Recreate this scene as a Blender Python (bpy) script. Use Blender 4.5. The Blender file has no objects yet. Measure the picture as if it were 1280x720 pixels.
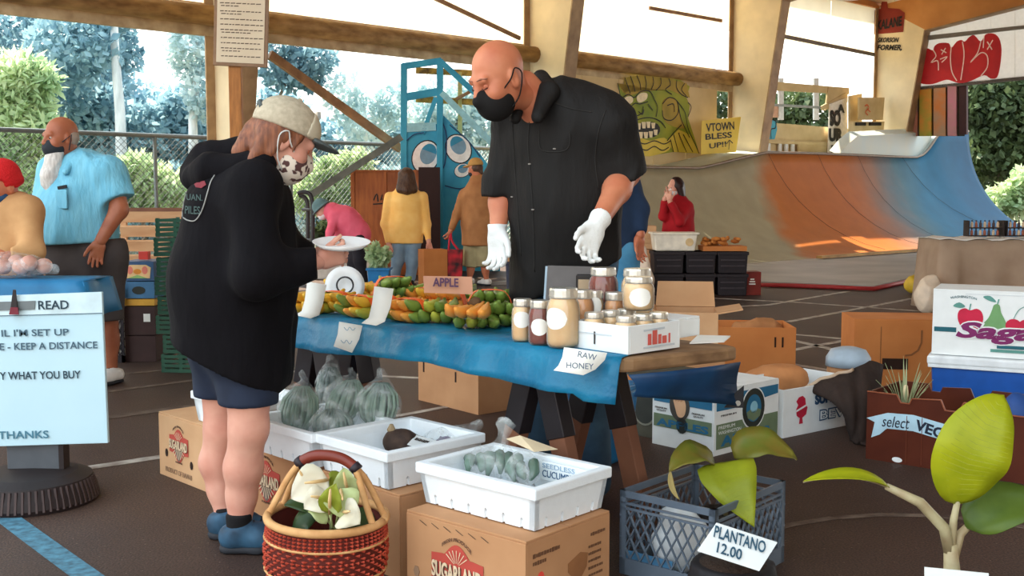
import bpy, bmesh, math, random
import numpy as np
from mathutils import Vector, Matrix

random.seed(7)
rng = np.random.default_rng(11)
scene = bpy.context.scene
COL = scene.collection

# ------------------------------------------------------------------ camera
FPX = 1350.0
HORIZON = 244.0
CAM_Z = 1.24
PITCH = math.atan((360.0 - HORIZON) / FPX)
cam_data = bpy.data.cameras.new('camera')
cam = bpy.data.objects.new('camera', cam_data)
COL.objects.link(cam)
cam.location = (0, 0, CAM_Z)
cam.rotation_euler = (math.pi / 2 - PITCH, 0, 0)
cam_data.sensor_width = 36.0
cam_data.lens = FPX / 1280.0 * 36.0
cam_data.clip_end = 300
scene.camera = cam

# ------------------------------------------------------------------ world
world = bpy.data.worlds.new('sky')
scene.world = world
world.use_nodes = True
wn = world.node_tree
wn.nodes.clear()
w_out = wn.nodes.new('ShaderNodeOutputWorld')
w_bg = wn.nodes.new('ShaderNodeBackground')
w_ramp = wn.nodes.new('ShaderNodeValToRGB')
w_sep = wn.nodes.new('ShaderNodeSeparateXYZ')
w_tc = wn.nodes.new('ShaderNodeTexCoord')
wn.links.new(w_tc.outputs['Generated'], w_sep.inputs[0])
wn.links.new(w_sep.outputs['Z'], w_ramp.inputs[0])
wn.links.new(w_ramp.outputs[0], w_bg.inputs[0])
wn.links.new(w_bg.outputs[0], w_out.inputs[0])
w_ramp.color_ramp.elements[0].position = 0.0
w_ramp.color_ramp.elements[0].color = (1.0, 0.955, 0.88, 1)
w_ramp.color_ramp.elements[1].position = 0.75
w_ramp.color_ramp.elements[1].color = (0.68, 0.86, 1.0, 1)
w_bg.inputs[1].default_value = 2.5

# sun: low afternoon sun from behind the left wall
sun_data = bpy.data.lights.new('sun', 'SUN')
sun = bpy.data.objects.new('sun', sun_data)
COL.objects.link(sun)
sun_data.energy = 13.0
sun_data.angle = math.radians(0.8)
sun_data.color = (1.0, 0.86, 0.66)
sun_to = Vector((-0.60, 0.62, 1.06)).normalized()
sun.rotation_euler = sun_to.to_track_quat('Z', 'Y').to_euler()
sun.location = (-20, 20, 22)

scene.view_settings.view_transform = 'Standard'
scene.view_settings.look = 'None'
scene.view_settings.gamma = 1.0
scene.view_settings.exposure = 0.3
scene.view_settings.use_curve_mapping = False

# ------------------------------------------------------------------ projection helpers
_fw = Vector((0, math.cos(PITCH), -math.sin(PITCH)))
_up = Vector((0, math.sin(PITCH), math.cos(PITCH)))
_o = Vector((0, 0, CAM_Z))


def ray(px, py):
    return _fw + Vector((1, 0, 0)) * ((px - 640) / FPX) + _up * ((360 - py) / FPX)


def P(px, py, Y):
    """Point seen at a photo position, at distance Y along the ground."""
    d = ray(px, py)
    return _o + d * (Y / d.y)


def G(px, py, z=0.0):
    """Point seen at a photo position, at height z."""
    d = ray(px, py)
    return _o + d * ((z - CAM_Z) / d.z)


def plane_hit(px, py, p0, n):
    d = ray(px, py)
    return _o + d * ((p0 - _o).dot(n) / d.dot(n))


W_DIR = Vector((0.737, 0.676, 0)).normalized()       # along the long open wall
V_DIR = Vector((0.676, -0.737, 0)).normalized()      # from that wall into the hall
C1 = Vector((-4.26, 16.2, 0))
UP = Vector((0, 0, 1))


def WL(s, v, z):
    return C1 + W_DIR * s + V_DIR * v + UP * z


def wall_px(px, py, v=0.0):
    return plane_hit(px, py, C1 + V_DIR * v, V_DIR)


# ------------------------------------------------------------------ materials
def lin(c):
    r = []
    for x in c[:3]:
        x /= 255.0
        r.append(x / 12.92 if x <= 0.04045 else ((x + 0.055) / 1.055) ** 2.4)
    return (r[0], r[1], r[2], 1)


_mats = {}


def M(name, rgb=None, rough=0.7, var=0.12, scale=12.0, bump=0.0, bscale=None, metal=0.0, spec=0.4,
      rgb2=None, trans=0.0, ior=1.45, sss=0.0, translucent=0.0, stretch=None, detail=4.0, sheen=0.0, emit=0.0, coat=0.0):
    if name in _mats:
        return _mats[name]
    m = bpy.data.materials.new(name)
    m.use_nodes = True
    nt = m.node_tree
    b = nt.nodes['Principled BSDF']
    c = lin(rgb)
    tc = nt.nodes.new('ShaderNodeTexCoord')
    src = tc.outputs['Object']
    if stretch:
        mp = nt.nodes.new('ShaderNodeMapping')
        mp.inputs['Scale'].default_value = stretch
        nt.links.new(src, mp.inputs[0])
        src = mp.outputs[0]
    nz = nt.nodes.new('ShaderNodeTexNoise')
    nz.inputs['Scale'].default_value = scale
    nz.inputs['Detail'].default_value = detail
    nt.links.new(src, nz.inputs['Vector'])
    rp = nt.nodes.new('ShaderNodeValToRGB')
    rp.color_ramp.elements[0].position = 0.3
    rp.color_ramp.elements[1].position = 0.7
    if rgb2 is not None:
        c2 = lin(rgb2)
        rp.color_ramp.elements[0].color = c2
        rp.color_ramp.elements[1].color = c
    else:
        rp.color_ramp.elements[0].color = tuple(x * (1 - var) for x in c[:3]) + (1,)
        rp.color_ramp.elements[1].color = tuple(min(1, x * (1 + var)) for x in c[:3]) + (1,)
    nt.links.new(nz.outputs['Fac'], rp.inputs[0])
    nt.links.new(rp.outputs[0], b.inputs['Base Color'])
    b.inputs['Roughness'].default_value = rough
    b.inputs['Metallic'].default_value = metal
    b.inputs['Specular IOR Level'].default_value = spec
    b.inputs['IOR'].default_value = ior
    if trans:
        b.inputs['Transmission Weight'].default_value = trans
    if sss:
        b.inputs['Subsurface Weight'].default_value = sss
        b.inputs['Subsurface Radius'].default_value = (0.02, 0.008, 0.005)
        b.inputs['Subsurface Scale'].default_value = 0.5
    if sheen:
        b.inputs['Sheen Weight'].default_value = sheen
    if coat:
        b.inputs['Coat Weight'].default_value = coat
    if emit:
        b.inputs['Emission Color'].default_value = c
        b.inputs['Emission Strength'].default_value = emit
    if bump:
        n2 = nt.nodes.new('ShaderNodeTexNoise')
        n2.inputs['Scale'].default_value = bscale or scale * 3
        n2.inputs['Detail'].default_value = 5
        nt.links.new(src, n2.inputs['Vector'])
        bp = nt.nodes.new('ShaderNodeBump')
        bp.inputs['Strength'].default_value = bump
        bp.inputs['Distance'].default_value = 0.02
        nt.links.new(n2.outputs['Fac'], bp.inputs['Height'])
        nt.links.new(bp.outputs[0], b.inputs['Normal'])
    if translucent:
        out = nt.nodes['Material Output']
        tl = nt.nodes.new('ShaderNodeBsdfTranslucent')
        nt.links.new(rp.outputs[0], tl.inputs[0])
        mx = nt.nodes.new('ShaderNodeMixShader')
        mx.inputs[0].default_value = translucent
        nt.links.new(b.outputs[0], mx.inputs[1])
        nt.links.new(tl.outputs[0], mx.inputs[2])
        nt.links.new(mx.outputs[0], out.inputs[0])
    _mats[name] = m
    return m


# ------------------------------------------------------------------ object helpers
def tag(o, label=None, cat=None, group=None, kind=None):
    if label: o['label'] = label
    if cat: o['category'] = cat
    if group: o['group'] = group
    if kind: o['kind'] = kind
    return o


def empty(name, label, cat, loc=(0, 0, 0), rz=0.0, group=None):
    o = bpy.data.objects.new(name, None)
    COL.objects.link(o)
    o.location = loc
    o.rotation_euler = (0, 0, rz)
    o.empty_display_size = 0.05
    return tag(o, label, cat, group)


def link_mesh(name, me, mat, parent=None, label=None):
    o = bpy.data.objects.new(name, me)
    COL.objects.link(o)
    if mat is not None and len(me.materials) == 0:
        me.materials.append(mat)
    if parent is not None:
        o.parent = parent
    if label: o['label'] = label
    return o


def copy_tree(o, parent=None):
    c = o.copy()
    COL.objects.link(c)
    c.parent = parent
    for ch in list(o.children):
        copy_tree(ch, c)
    return c


class MB:
    """Collects shapes into one mesh."""
    def __init__(self):
        self.v = []
        self.f = []

    def add(self, vs, fs):
        n = len(self.v)
        self.v.extend([tuple(x) for x in vs])
        self.f.extend([tuple(i + n for i in f) for f in fs])
        return self

    def box(self, c, s, R=None, taper=1.0):
        c = Vector(c)
        vs = []
        for z in (-.5, .5):
            k = taper if z < 0 else 1.0
            for x, y in ((-.5, -.5), (.5, -.5), (.5, .5), (-.5, .5)):
                p = Vector((x * s[0] * k, y * s[1] * k, z * s[2]))
                if R is not None: p = R @ p
                vs.append(c + p)
        return self.add(vs, [(3, 2, 1, 0), (4, 5, 6, 7), (0, 1, 5, 4), (1, 2, 6, 5), (2, 3, 7, 6), (3, 0, 4, 7)])

    def hexa(self, pts):
        """eight corners: bottom ring of four then top ring of four"""
        return self.add(pts, [(3, 2, 1, 0), (4, 5, 6, 7), (0, 1, 5, 4), (1, 2, 6, 5), (2, 3, 7, 6), (3, 0, 4, 7)])

    def prism(self, pts, off):
        """flat outline extruded by a vector"""
        off = Vector(off)
        n = len(pts)
        pts = [Vector(p) for p in pts]
        vs = pts + [p + off for p in pts]
        fs = [tuple(range(n))[::-1], tuple(range(n, 2 * n))]
        for i in range(n):
            j = (i + 1) % n
            fs.append((i, j, n + j, n + i))
        return self.add(vs, fs)

    def bar(self, a, b, wd, ht, upv=None):
        a = Vector(a); b = Vector(b)
        d = (b - a).normalized()
        u = Vector(upv) if upv is not None else (UP if abs(d.z) < 0.95 else Vector((0, 1, 0)))
        s = d.cross(u).normalized()
        u = s.cross(d).normalized()
        r = []
        for p in (a, b):
            r += [p - s * wd / 2 - u * ht / 2, p + s * wd / 2 - u * ht / 2, p + s * wd / 2 + u * ht / 2, p - s * wd / 2 + u * ht / 2]
        return self.hexa(r)

    def tube(self, pts, rad, n=8, caps=True, squash=None):
        pts = [Vector(p) for p in pts]
        if not hasattr(rad, '__len__'): rad = [rad] * len(pts)
        vs = []
        prev = None
        for i, p in enumerate(pts):
            a = pts[max(0, i - 1)]; b = pts[min(len(pts) - 1, i + 1)]
            d = (b - a).normalized()
            if prev is None:
                u = d.orthogonal().normalized()
            else:
                u = (prev - d * prev.dot(d))
                u = u.normalized() if u.length > 1e-6 else d.orthogonal().normalized()
            prev = u
            s = d.cross(u)
            for k in range(n):
                t = 2 * math.pi * k / n
                vs.append(p + (u * math.cos(t) + s * math.sin(t)) * rad[i])
        fs = []
        for i in range(len(pts) - 1):
            for k in range(n):
                j = (k + 1) % n
                fs.append((i * n + k, i * n + j, (i + 1) * n + j, (i + 1) * n + k))
        if caps:
            fs.append(tuple(range(n))[::-1])
            fs.append(tuple(range((len(pts) - 1) * n, len(pts) * n)))
        return self.add(vs, fs)

    def lathe(self, prof, n=20, c=(0, 0, 0), top=True):
        """prof: list of (radius, z)"""
        c = Vector(c)
        vs = []
        for r, z in prof:
            for k in range(n):
                t = 2 * math.pi * k / n
                vs.append(c + Vector((r * math.cos(t), r * math.sin(t), z)))
        fs = []
        for i in range(len(prof) - 1):
            for k in range(n):
                j = (k + 1) % n
                fs.append((i * n + k, i * n + j, (i + 1) * n + j, (i + 1) * n + k))
        if prof[0][0] > 1e-5: fs.append(tuple(range(n))[::-1])
        if top and prof[-1][0] > 1e-5: fs.append(tuple(range((len(prof) - 1) * n, len(prof) * n)))
        return self.add(vs, fs)

    def grid(self, rows):
        """rows of points -> quad sheet"""
        n = len(rows[0])
        vs = [p for r in rows for p in r]
        fs = []
        for i in range(len(rows) - 1):
            for j in range(n - 1):
                fs.append((i * n + j, i * n + j + 1, (i + 1) * n + j + 1, (i + 1) * n + j))
        return self.add(vs, fs)

    def mesh(self, name, smooth=False, off=None):
        me = bpy.data.meshes.new(name)
        v = self.v
        if off is not None:
            v = [(a[0] - off[0], a[1] - off[1], a[2] - off[2]) for a in v]
        me.from_pydata(v, [], self.f)
        if smooth:
            me.polygons.foreach_set('use_smooth', [True] * len(me.polygons))
        me.update()
        return me

    def build(self, name, mat, parent=None, smooth=False, off=None, label=None, solid=0.0, bevel=0.0, sub=0):
        o = link_mesh(name, self.mesh(name, smooth, off), mat, parent, label)
        if solid:
            md = o.modifiers.new('thick', 'SOLIDIFY'); md.thickness = solid; md.offset = 0
        if bevel:
            md = o.modifiers.new('bevel', 'BEVEL'); md.width = bevel; md.segments = 2; md.limit_method = 'ANGLE'
        if sub:
            md = o.modifiers.new('sub', 'SUBSURF'); md.levels = sub; md.render_levels = sub
        return o


def thing(name, mb, mat, label, cat, loc=None, group=None, kind=None, **kw):
    """one-mesh thing; loc (world) becomes its origin, mesh given in world coordinates"""
    o = mb.build(name, mat, off=loc, **kw)
    if loc is not None: o.location = loc
    return tag(o, label, cat, group, kind)


def struct(name, mb, mat, label=None, loc=None, **kw):
    o = mb.build(name, mat, off=loc, **kw)
    if loc is not None: o.location = loc
    o['kind'] = 'structure'
    if label: o['label'] = label
    return o


def text_mesh(s, size=0.1, bold=0.0, align='LEFT', space=1.0, shear=0.0, line=1.0):
    cu = bpy.data.curves.new('lettering', 'FONT')
    cu.body = s
    cu.size = size
    cu.offset = bold
    cu.align_x = align
    cu.space_character = space
    cu.shear = shear
    cu.space_line = line
    cu.resolution_u = 3
    cu.extrude = 0.0006
    ob = bpy.data.objects.new('lettering', cu)
    COL.objects.link(ob)
    dg = bpy.context.evaluated_depsgraph_get()
    me = bpy.data.meshes.new_from_object(ob.evaluated_get(dg))
    bpy.data.objects.remove(ob)
    bpy.data.curves.remove(cu)
    me.name = 'lettering'
    return me


def frame_mat(o, xd, yd):
    xd = Vector(xd).normalized()
    yd = Vector(yd)
    yd = (yd - xd * yd.dot(xd)).normalized()
    zd = xd.cross(yd)
    m = Matrix((xd, yd, zd)).transposed().to_4x4()
    m.translation = Vector(o)
    return m


def text(s, size, mat, parent, o, xd, yd, fit=None, name='lettering', arc=None, **kw):
    """flat lettering; fit = (width, height) squeezes it to a box; o, xd, yd in the parent's own space"""
    me = text_mesh(s, size, **kw)
    co = np.empty(len(me.vertices) * 3, np.float32)
    me.vertices.foreach_get('co', co)
    co = co.reshape(-1, 3)
    if fit and len(co):
        mn = co.min(0); mx = co.max(0)
        co[:, 0] = (co[:, 0] - mn[0]) / max(1e-6, mx[0] - mn[0]) * fit[0]
        co[:, 1] = (co[:, 1] - mn[1]) / max(1e-6, mx[1] - mn[1]) * fit[1]
    if arc and len(co):                       # raise the middle of the line
        w = co[:, 0].max()
        t = co[:, 0] / w * 2 - 1
        co[:, 1] += arc * (1 - t * t)
    me.vertices.foreach_set('co', co.reshape(-1))
    me.update()
    ob = link_mesh(name, me, mat, parent)
    ob.matrix_local = frame_mat(o, xd, yd)
    return ob


def ribbon(mb, pts, width, n):
    """flat stroke through points lying in a plane with normal n"""
    pts = [Vector(p) for p in pts]
    n = Vector(n).normalized()
    L = []; Rr = []
    for i, p in enumerate(pts):
        d = (pts[min(len(pts) - 1, i + 1)] - pts[max(0, i - 1)]).normalized()
        s = n.cross(d).normalized()
        w = width[i] if hasattr(width, '__len__') else width
        L.append(p - s * w / 2); Rr.append(p + s * w / 2)
    mb.grid([L, Rr])
    return mb


def smooth_line(pts, k=6, closed=False):
    """Catmull-Rom through control points (tuples of any dimension)"""
    pts = [np.array(p, float) for p in pts]
    n = len(pts)
    out = []
    rng_ = range(n) if closed else range(n - 1)
    for i in rng_:
        if closed:
            p0, p1, p2, p3 = pts[(i - 1) % n], pts[i], pts[(i + 1) % n], pts[(i + 2) % n]
        else:
            p0, p1, p2, p3 = pts[max(0, i - 1)], pts[i], pts[i + 1], pts[min(n - 1, i + 2)]
        for j in range(k):
            t = j / k
            out.append(0.5 * ((2 * p1) + (-p0 + p2) * t + (2 * p0 - 5 * p1 + 4 * p2 - p3) * t * t + (-p0 + 3 * p1 - 3 * p2 + p3) * t ** 3))
    if not closed: out.append(pts[-1])
    return out


# ------------------------------------------------------------------ implicit surfaces for bodies and clothes
def _np(p):
    return np.array([p[0], p[1], p[2]], np.float32)


class SDF:
    def __init__(self, h=0.012):
        self.h = h
        self.ops = []

    def cone(self, a, b, ra, rb, k=0.03, flat=None, clip=None, sub=False):
        """tapered limb; flat = (direction, factor) flattens the section; clip = [(point, normal)...] cuts it off"""
        a = _np(a); b = _np(b)
        R = max(ra, rb)
        self.ops.append(('cone', np.minimum(a, b) - R, np.maximum(a, b) + R, k, (a, b, ra, rb, flat, clip), sub))
        return self

    def ell(self, c, r, R=None, k=0.03, clip=None, sub=False):
        c = _np(c); rr = np.array(r, np.float32)
        m = float(rr.max())
        if R is not None: R = np.array([[R[i][j] for j in range(3)] for i in range(3)], np.float32)
        self.ops.append(('ell', c - m, c + m, k, (c, rr, R, clip), sub))
        return self

    def _dist(self, op, X, Y, Z):
        kind, lo, hi, k, a, sub = op
        if kind == 'cone':
            p, q, ra, rb, flat, clip = a
            d = q - p
            L2 = float(d @ d) + 1e-12
            t = np.clip(((X - p[0]) * d[0] + (Y - p[1]) * d[1] + (Z - p[2]) * d[2]) / L2, 0, 1)
            qx = X - (p[0] + t * d[0]); qy = Y - (p[1] + t * d[1]); qz = Z - (p[2] + t * d[2])
            if flat is not None:
                n = _np(flat[0]); n = n / np.linalg.norm(n)
                c = (qx * n[0] + qy * n[1] + qz * n[2]) * (flat[1] - 1)
                qx = qx + n[0] * c; qy = qy + n[1] * c; qz = qz + n[2] * c
            D = np.sqrt(qx * qx + qy * qy + qz * qz) - (ra + t * (rb - ra))
        else:
            c, rr, R, clip = a
            x = X - c[0]; y = Y - c[1]; z = Z - c[2]
            if R is not None:
                x, y, z = (R[0, 0] * x + R[1, 0] * y + R[2, 0] * z, R[0, 1] * x + R[1, 1] * y + R[2, 1] * z, R[0, 2] * x + R[1, 2] * y + R[2, 2] * z)
            k0 = np.sqrt((x / rr[0]) ** 2 + (y / rr[1]) ** 2 + (z / rr[2]) ** 2)
            k1 = np.sqrt((x / rr[0] ** 2) ** 2 + (y / rr[1] ** 2) ** 2 + (z / rr[2] ** 2) ** 2) + 1e-9
            D = k0 * (k0 - 1) / k1
        if clip:
            for cp, cn in clip:
                cp = _np(cp); cn = _np(cn); cn = cn / np.linalg.norm(cn)
                D = np.maximum(D, (X - cp[0]) * cn[0] + (Y - cp[1]) * cn[1] + (Z - cp[2]) * cn[2])
        return D

    def field(self, clip=None, disp=None):
        h = self.h
        lo = np.min([o[1] for o in self.ops if not o[5]], axis=0) - 4 * h
        hi = np.max([o[2] for o in self.ops if not o[5]], axis=0) + 4 * h
        n = np.ceil((hi - lo) / h).astype(int) + 1
        ax = [(lo[i] + h * np.arange(n[i])).astype(np.float32) for i in range(3)]
        F = np.full(tuple(n), 1.0, np.float32)
        for op in self.ops:
            kind, l, u, k, a, sub = op
            pad = k + 3 * h
            i0 = np.clip(np.floor((l - pad - lo) / h).astype(int), 0, n - 1)
            i1 = np.clip(np.ceil((u + pad - lo) / h).astype(int) + 1, 1, n)
            if np.any(i1 <= i0): continue
            sl = tuple(slice(i0[i], i1[i]) for i in range(3))
            X = ax[0][sl[0]][:, None, None]; Y = ax[1][sl[1]][None, :, None]; Z = ax[2][sl[2]][None, None, :]
            D = self._dist(op, X, Y, Z)
            A = F[sl]
            if sub:
                hh = np.maximum(k - np.abs(A + D), 0) / k if k > 0 else 0
                F[sl] = np.maximum(A, -D) + hh * hh * k * 0.25
            else:
                hh = np.maximum(k - np.abs(A - D), 0) / k if k > 0 else 0
                F[sl] = np.minimum(A, D) - hh * hh * k * 0.25
        X = ax[0][:, None, None]; Y = ax[1][None, :, None]; Z = ax[2][None, None, :]
        if disp is not None:
            F = F + disp(X, Y, Z).astype(np.float32)
        if clip:
            for cp, cn in clip:
                cp = _np(cp); cn = _np(cn); cn = cn / np.linalg.norm(cn)
                F = np.maximum(F, (X - cp[0]) * cn[0] + (Y - cp[1]) * cn[1] + (Z - cp[2]) * cn[2])
        return F, lo

    def surf(self, clip=None, disp=None):
        F, lo = self.field(clip, disp)
        h = self.h
        S = F < 0
        C = np.zeros(tuple(x - 1 for x in S.shape), np.uint8)
        for dx in (0, 1):
            for dy in (0, 1):
                for dz in (0, 1):
                    C += S[dx:S.shape[0] - 1 + dx, dy:S.shape[1] - 1 + dy, dz:S.shape[2] - 1 + dz]
        act = (C > 0) & (C < 8)
        idx = np.argwhere(act)
        if len(idx) == 0: return np.zeros((0, 3)), np.zeros((0, 4), int)
        ids = np.full(C.shape, -1, np.int64)
        ids[act] = np.arange(len(idx))
        acc = np.zeros((len(idx), 3)); cnt = np.zeros(len(idx))
        cor = [(a, b, c) for a in (0, 1) for b in (0, 1) for c in (0, 1)]
        for ca in cor:
            for axn in range(3):
                if ca[axn] == 1: continue
                cb = list(ca); cb[axn] = 1
                fa = F[idx[:, 0] + ca[0], idx[:, 1] + ca[1], idx[:, 2] + ca[2]]
                fb = F[idx[:, 0] + cb[0], idx[:, 1] + cb[1], idx[:, 2] + cb[2]]
                m = (fa < 0) != (fb < 0)
                t = np.where(m, fa / np.where(m, fa - fb, 1), 0)
                p = np.tile(np.array(ca, float), (len(idx), 1))
                p[:, axn] += t
                acc[m] += p[m]; cnt[m] += 1
        V = lo + (idx + acc / cnt[:, None]) * h
        faces = []
        for axn in range(3):
            a = [slice(None)] * 3; b = [slice(None)] * 3
            a[axn] = slice(0, -1); b[axn] = slice(1, None)
            sa = S[tuple(a)]; sb = S[tuple(b)]
            e = np.argwhere(sa != sb)
            u, w = [(1, 2), (2, 0), (0, 1)][axn]
            ok = (e[:, u] > 0) & (e[:, w] > 0) & (e[:, u] < S.shape[u] - 1) & (e[:, w] < S.shape[w] - 1)
            e = e[ok]
            sgn = sa[e[:, 0], e[:, 1], e[:, 2]]
            q = []
            for du, dw in ((-1, -1), (0, -1), (0, 0), (-1, 0)):
                c = e.copy(); c[:, u] += du; c[:, w] += dw
                q.append(ids[c[:, 0], c[:, 1], c[:, 2]])
            q = np.stack(q, 1)
            q[~sgn] = q[~sgn][:, ::-1]
            faces.append(q)
        return V, np.concatenate(faces)


def sdf_object(name, parts, mat, parent, off, label=None, relax=1):
    """parts: list of (V, F); joined in one smooth mesh"""
    V = []; Fc = []; n = 0
    for v, f in parts:
        if len(v) == 0: continue
        V.append(v - np.array(off)[None, :]); Fc.append(f + n); n += len(v)
    V = np.concatenate(V); Fc = np.concatenate(Fc)
    if relax:
        for _ in range(relax):                       # light Laplacian smoothing
            e = np.concatenate([Fc[:, [0, 1]], Fc[:, [1, 2]], Fc[:, [2, 3]], Fc[:, [3, 0]]])
            acc = np.zeros_like(V); cnt = np.zeros(len(V))
            np.add.at(acc, e[:, 0], V[e[:, 1]]); np.add.at(acc, e[:, 1], V[e[:, 0]])
            np.add.at(cnt, e[:, 0], 1); np.add.at(cnt, e[:, 1], 1)
            V = 0.5 * V + 0.5 * acc / np.maximum(cnt, 1)[:, None]
    me = bpy.data.meshes.new(name)
    me.from_pydata(V.tolist(), [], Fc.tolist())
    me.polygons.foreach_set('use_smooth', [True] * len(me.polygons))
    me.update()
    return link_mesh(name, me, mat, parent, label)


def folds(amp, f=18.0, seed=0, zs=0.45):
    """soft swells plus sharper cloth creases"""
    r = np.random.default_rng(seed)
    K = r.normal(size=(6, 3)); K[:, 2] *= zs
    K = K / np.linalg.norm(K, axis=1)[:, None] * f * r.uniform(.6, 1.6, size=(6, 1))
    ph = r.uniform(0, 6.28, 6)

    def fn(X, Y, Z):
        s = 0
        wx = 0.035 * np.sin(9 * Z + 3 * X + seed) + .015 * np.sin(23 * Z - 11 * X + 7 * Y)
        for i in range(3):
            s = s + .6 * np.sin(K[i, 0] * (X + wx) + K[i, 1] * (Y - wx) + K[i, 2] * Z + ph[i])
        for i in range(3, 6):
            s = s + .9 - 2.0 * (1 - np.abs(np.sin(.5 * (K[i, 0] * (X + wx) + K[i, 1] * (Y - wx) + K[i, 2] * Z) + ph[i]))) ** 3
        return amp * (s - 1.2) / 2.2
    return fn

# ================================================================== THE SETTING
# ---- floor (asphalt) with its painted court lines
def asphalt():
    m = bpy.data.materials.new('asphalt')
    m.use_nodes = True
    nt = m.node_tree
    b = nt.nodes['Principled BSDF']
    tc = nt.nodes.new('ShaderNodeTexCoord')
    n1 = nt.nodes.new('ShaderNodeTexNoise'); n1.inputs['Scale'].default_value = 0.6; n1.inputs['Detail'].default_value = 6
    n2 = nt.nodes.new('ShaderNodeTexNoise'); n2.inputs['Scale'].default_value = 130; n2.inputs['Detail'].default_value = 2
    v = nt.nodes.new('ShaderNodeTexVoronoi'); v.inputs['Scale'].default_value = 26
    r1 = nt.nodes.new('ShaderNodeValToRGB')
    r1.color_ramp.elements[0].position = .3; r1.color_ramp.elements[0].color = lin((50, 36, 31))
    r1.color_ramp.elements[1].position = .72; r1.color_ramp.elements[1].color = lin((84, 64, 55))
    r2 = nt.nodes.new('ShaderNodeValToRGB')
    r2.color_ramp.elements[0].position = .35; r2.color_ramp.elements[0].color = (.45, .45, .45, 1)
    r2.color_ramp.elements[1].position = .68; r2.color_ramp.elements[1].color = (1.7, 1.62, 1.55, 1)
    r3 = nt.nodes.new('ShaderNodeValToRGB')
    r3.color_ramp.elements[0].position = .05; r3.color_ramp.elements[0].color = (1, 1, 1, 1)
    r3.color_ramp.elements[1].position = .09; r3.color_ramp.elements[1].color = (0, 0, 0, 1)
    mx = nt.nodes.new('ShaderNodeMix'); mx.data_type = 'RGBA'; mx.blend_type = 'MULTIPLY'; mx.inputs[0].default_value = 1
    m2 = nt.nodes.new('ShaderNodeMix'); m2.data_type = 'RGBA'; m2.inputs[7].default_value = lin((150, 132, 118))
    ms = nt.nodes.new('ShaderNodeMath'); ms.operation = 'MULTIPLY'; ms.inputs[1].default_value = .55
    for n in (n1, n2, v): nt.links.new(tc.outputs['Object'], n.inputs['Vector'])
    nt.links.new(n1.outputs[0], r1.inputs[0]); nt.links.new(n2.outputs[0], r2.inputs[0]); nt.links.new(v.outputs[0], r3.inputs[0])
    nt.links.new(r1.outputs[0], mx.inputs[6]); nt.links.new(r2.outputs[0], mx.inputs[7])
    nt.links.new(r3.outputs[0], ms.inputs[0]); nt.links.new(ms.outputs[0], m2.inputs[0])
    nt.links.new(mx.outputs[2], m2.inputs[6]); nt.links.new(m2.outputs[2], b.inputs['Base Color'])
    b.inputs['Roughness'].default_value = .62
    b.inputs['Specular IOR Level'].default_value = .35
    bp = nt.nodes.new('ShaderNodeBump'); bp.inputs['Strength'].default_value = .5; bp.inputs['Distance'].default_value = .004
    nt.links.new(n2.outputs[0], bp.inputs['Height']); nt.links.new(bp.outputs[0], b.inputs['Normal'])
    return m


fl = MB()
fl.hexa([WL(-14, 26, -.2), WL(40, 26, -.2), WL(40, -.8, -.2), WL(-14, -.8, -.2), WL(-14, 26, 0), WL(40, 26, 0), WL(40, -.8, 0), WL(-14, -.8, 0)])
floor = struct('floor', fl, asphalt(), 'dark brown asphalt floor with worn court lines')
line_white = M('line_paint_white', (205, 200, 190), rgb2=(120, 105, 95), scale=9, rough=.7, detail=8)
line_faint = M('line_paint_worn', (120, 104, 92), rgb2=(70, 55, 47), scale=14, rough=.75, detail=8)
line_blue = M('line_paint_blue', (92, 148, 172), rgb2=(60, 92, 108), scale=30, rough=.7, detail=6)


def court_line(px, width, mat, z=.003):
    pts = [G(x, y, z) for x, y in px]
    mb = MB()
    ribbon(mb, pts, width, UP)
    mb.prism([], (0, 0, 0)) if False else None
    o = mb.build('court_line', mat, floor)
    md = o.modifiers.new('thick', 'SOLIDIFY'); md.thickness = .002
    return o


court_line([(86, 588), (140, 580), (199, 571), (262, 561)], .07, line_white)
court_line([(-14, 630), (50, 677), (125, 731)], .085, line_blue)
court_line([(136, 469), (200, 463), (260, 457)], .05, line_faint)
court_line([(130, 490), (250, 474), (400, 456)], .06, line_faint)
court_line([(120, 524), (240, 507), (340, 494)], .08, line_faint)
court_line([(330, 462), (500, 471), (640, 478)], .06, line_white)
court_line([(440, 530), (500, 519), (560, 508)], .05, line_white)
for a in ([(860, 371), (1000, 378), (1140, 388), (1300, 398)], [(985, 402), (1050, 390), (1140, 373)], [(950, 414), (1020, 420), (1100, 428)],
          [(960, 443), (1075, 422), (1180, 404)], [(985, 424), (1030, 434), (1075, 446)], [(880, 385), (960, 381), (1060, 364)],
          [(860, 362), (940, 360), (1000, 356)], [(990, 455), (1050, 465), (1120, 480)]):
    court_line(a, .07, line_white)
court_line([(960, 664), (990, 655), (1040, 647), (1100, 643), (1160, 644), (1230, 650), (1300, 662)], .035, line_faint)
court_line([(495, 362), (600, 365), (700, 368)], .1, line_white)

# ---- ground outside
gr = MB()
gr.hexa([WL(-40, -.8, -.5), WL(60, -.8, -.5), WL(60, -45, -.5), WL(-40, -45, -.5), WL(-40, -.8, -.08), WL(60, -.8, -.08), WL(60, -45, -.08), WL(-40, -45, -.08)])
struct('terrain', gr, M('leaf_litter', (110, 118, 92), rgb2=(82, 76, 62), scale=3, rough=.9, bump=.6), 'rough ground under the trees outside the open wall')

# ---- steel frames: tapered columns with rafters
steel = M('cream_steel', (226, 208, 170), var=.1, scale=2.2, rough=.6, detail=7)
steel_edge = M('flange_steel', (176, 146, 108), rgb2=(140, 112, 82), scale=4, rough=.55, detail=6)
rafter_m = M('rafter_steel', (214, 150, 84), rgb2=(186, 122, 62), scale=1.2, rough=.55, detail=7)
COLS = [0.0, 6.5, 12.92, 19.4]


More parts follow.
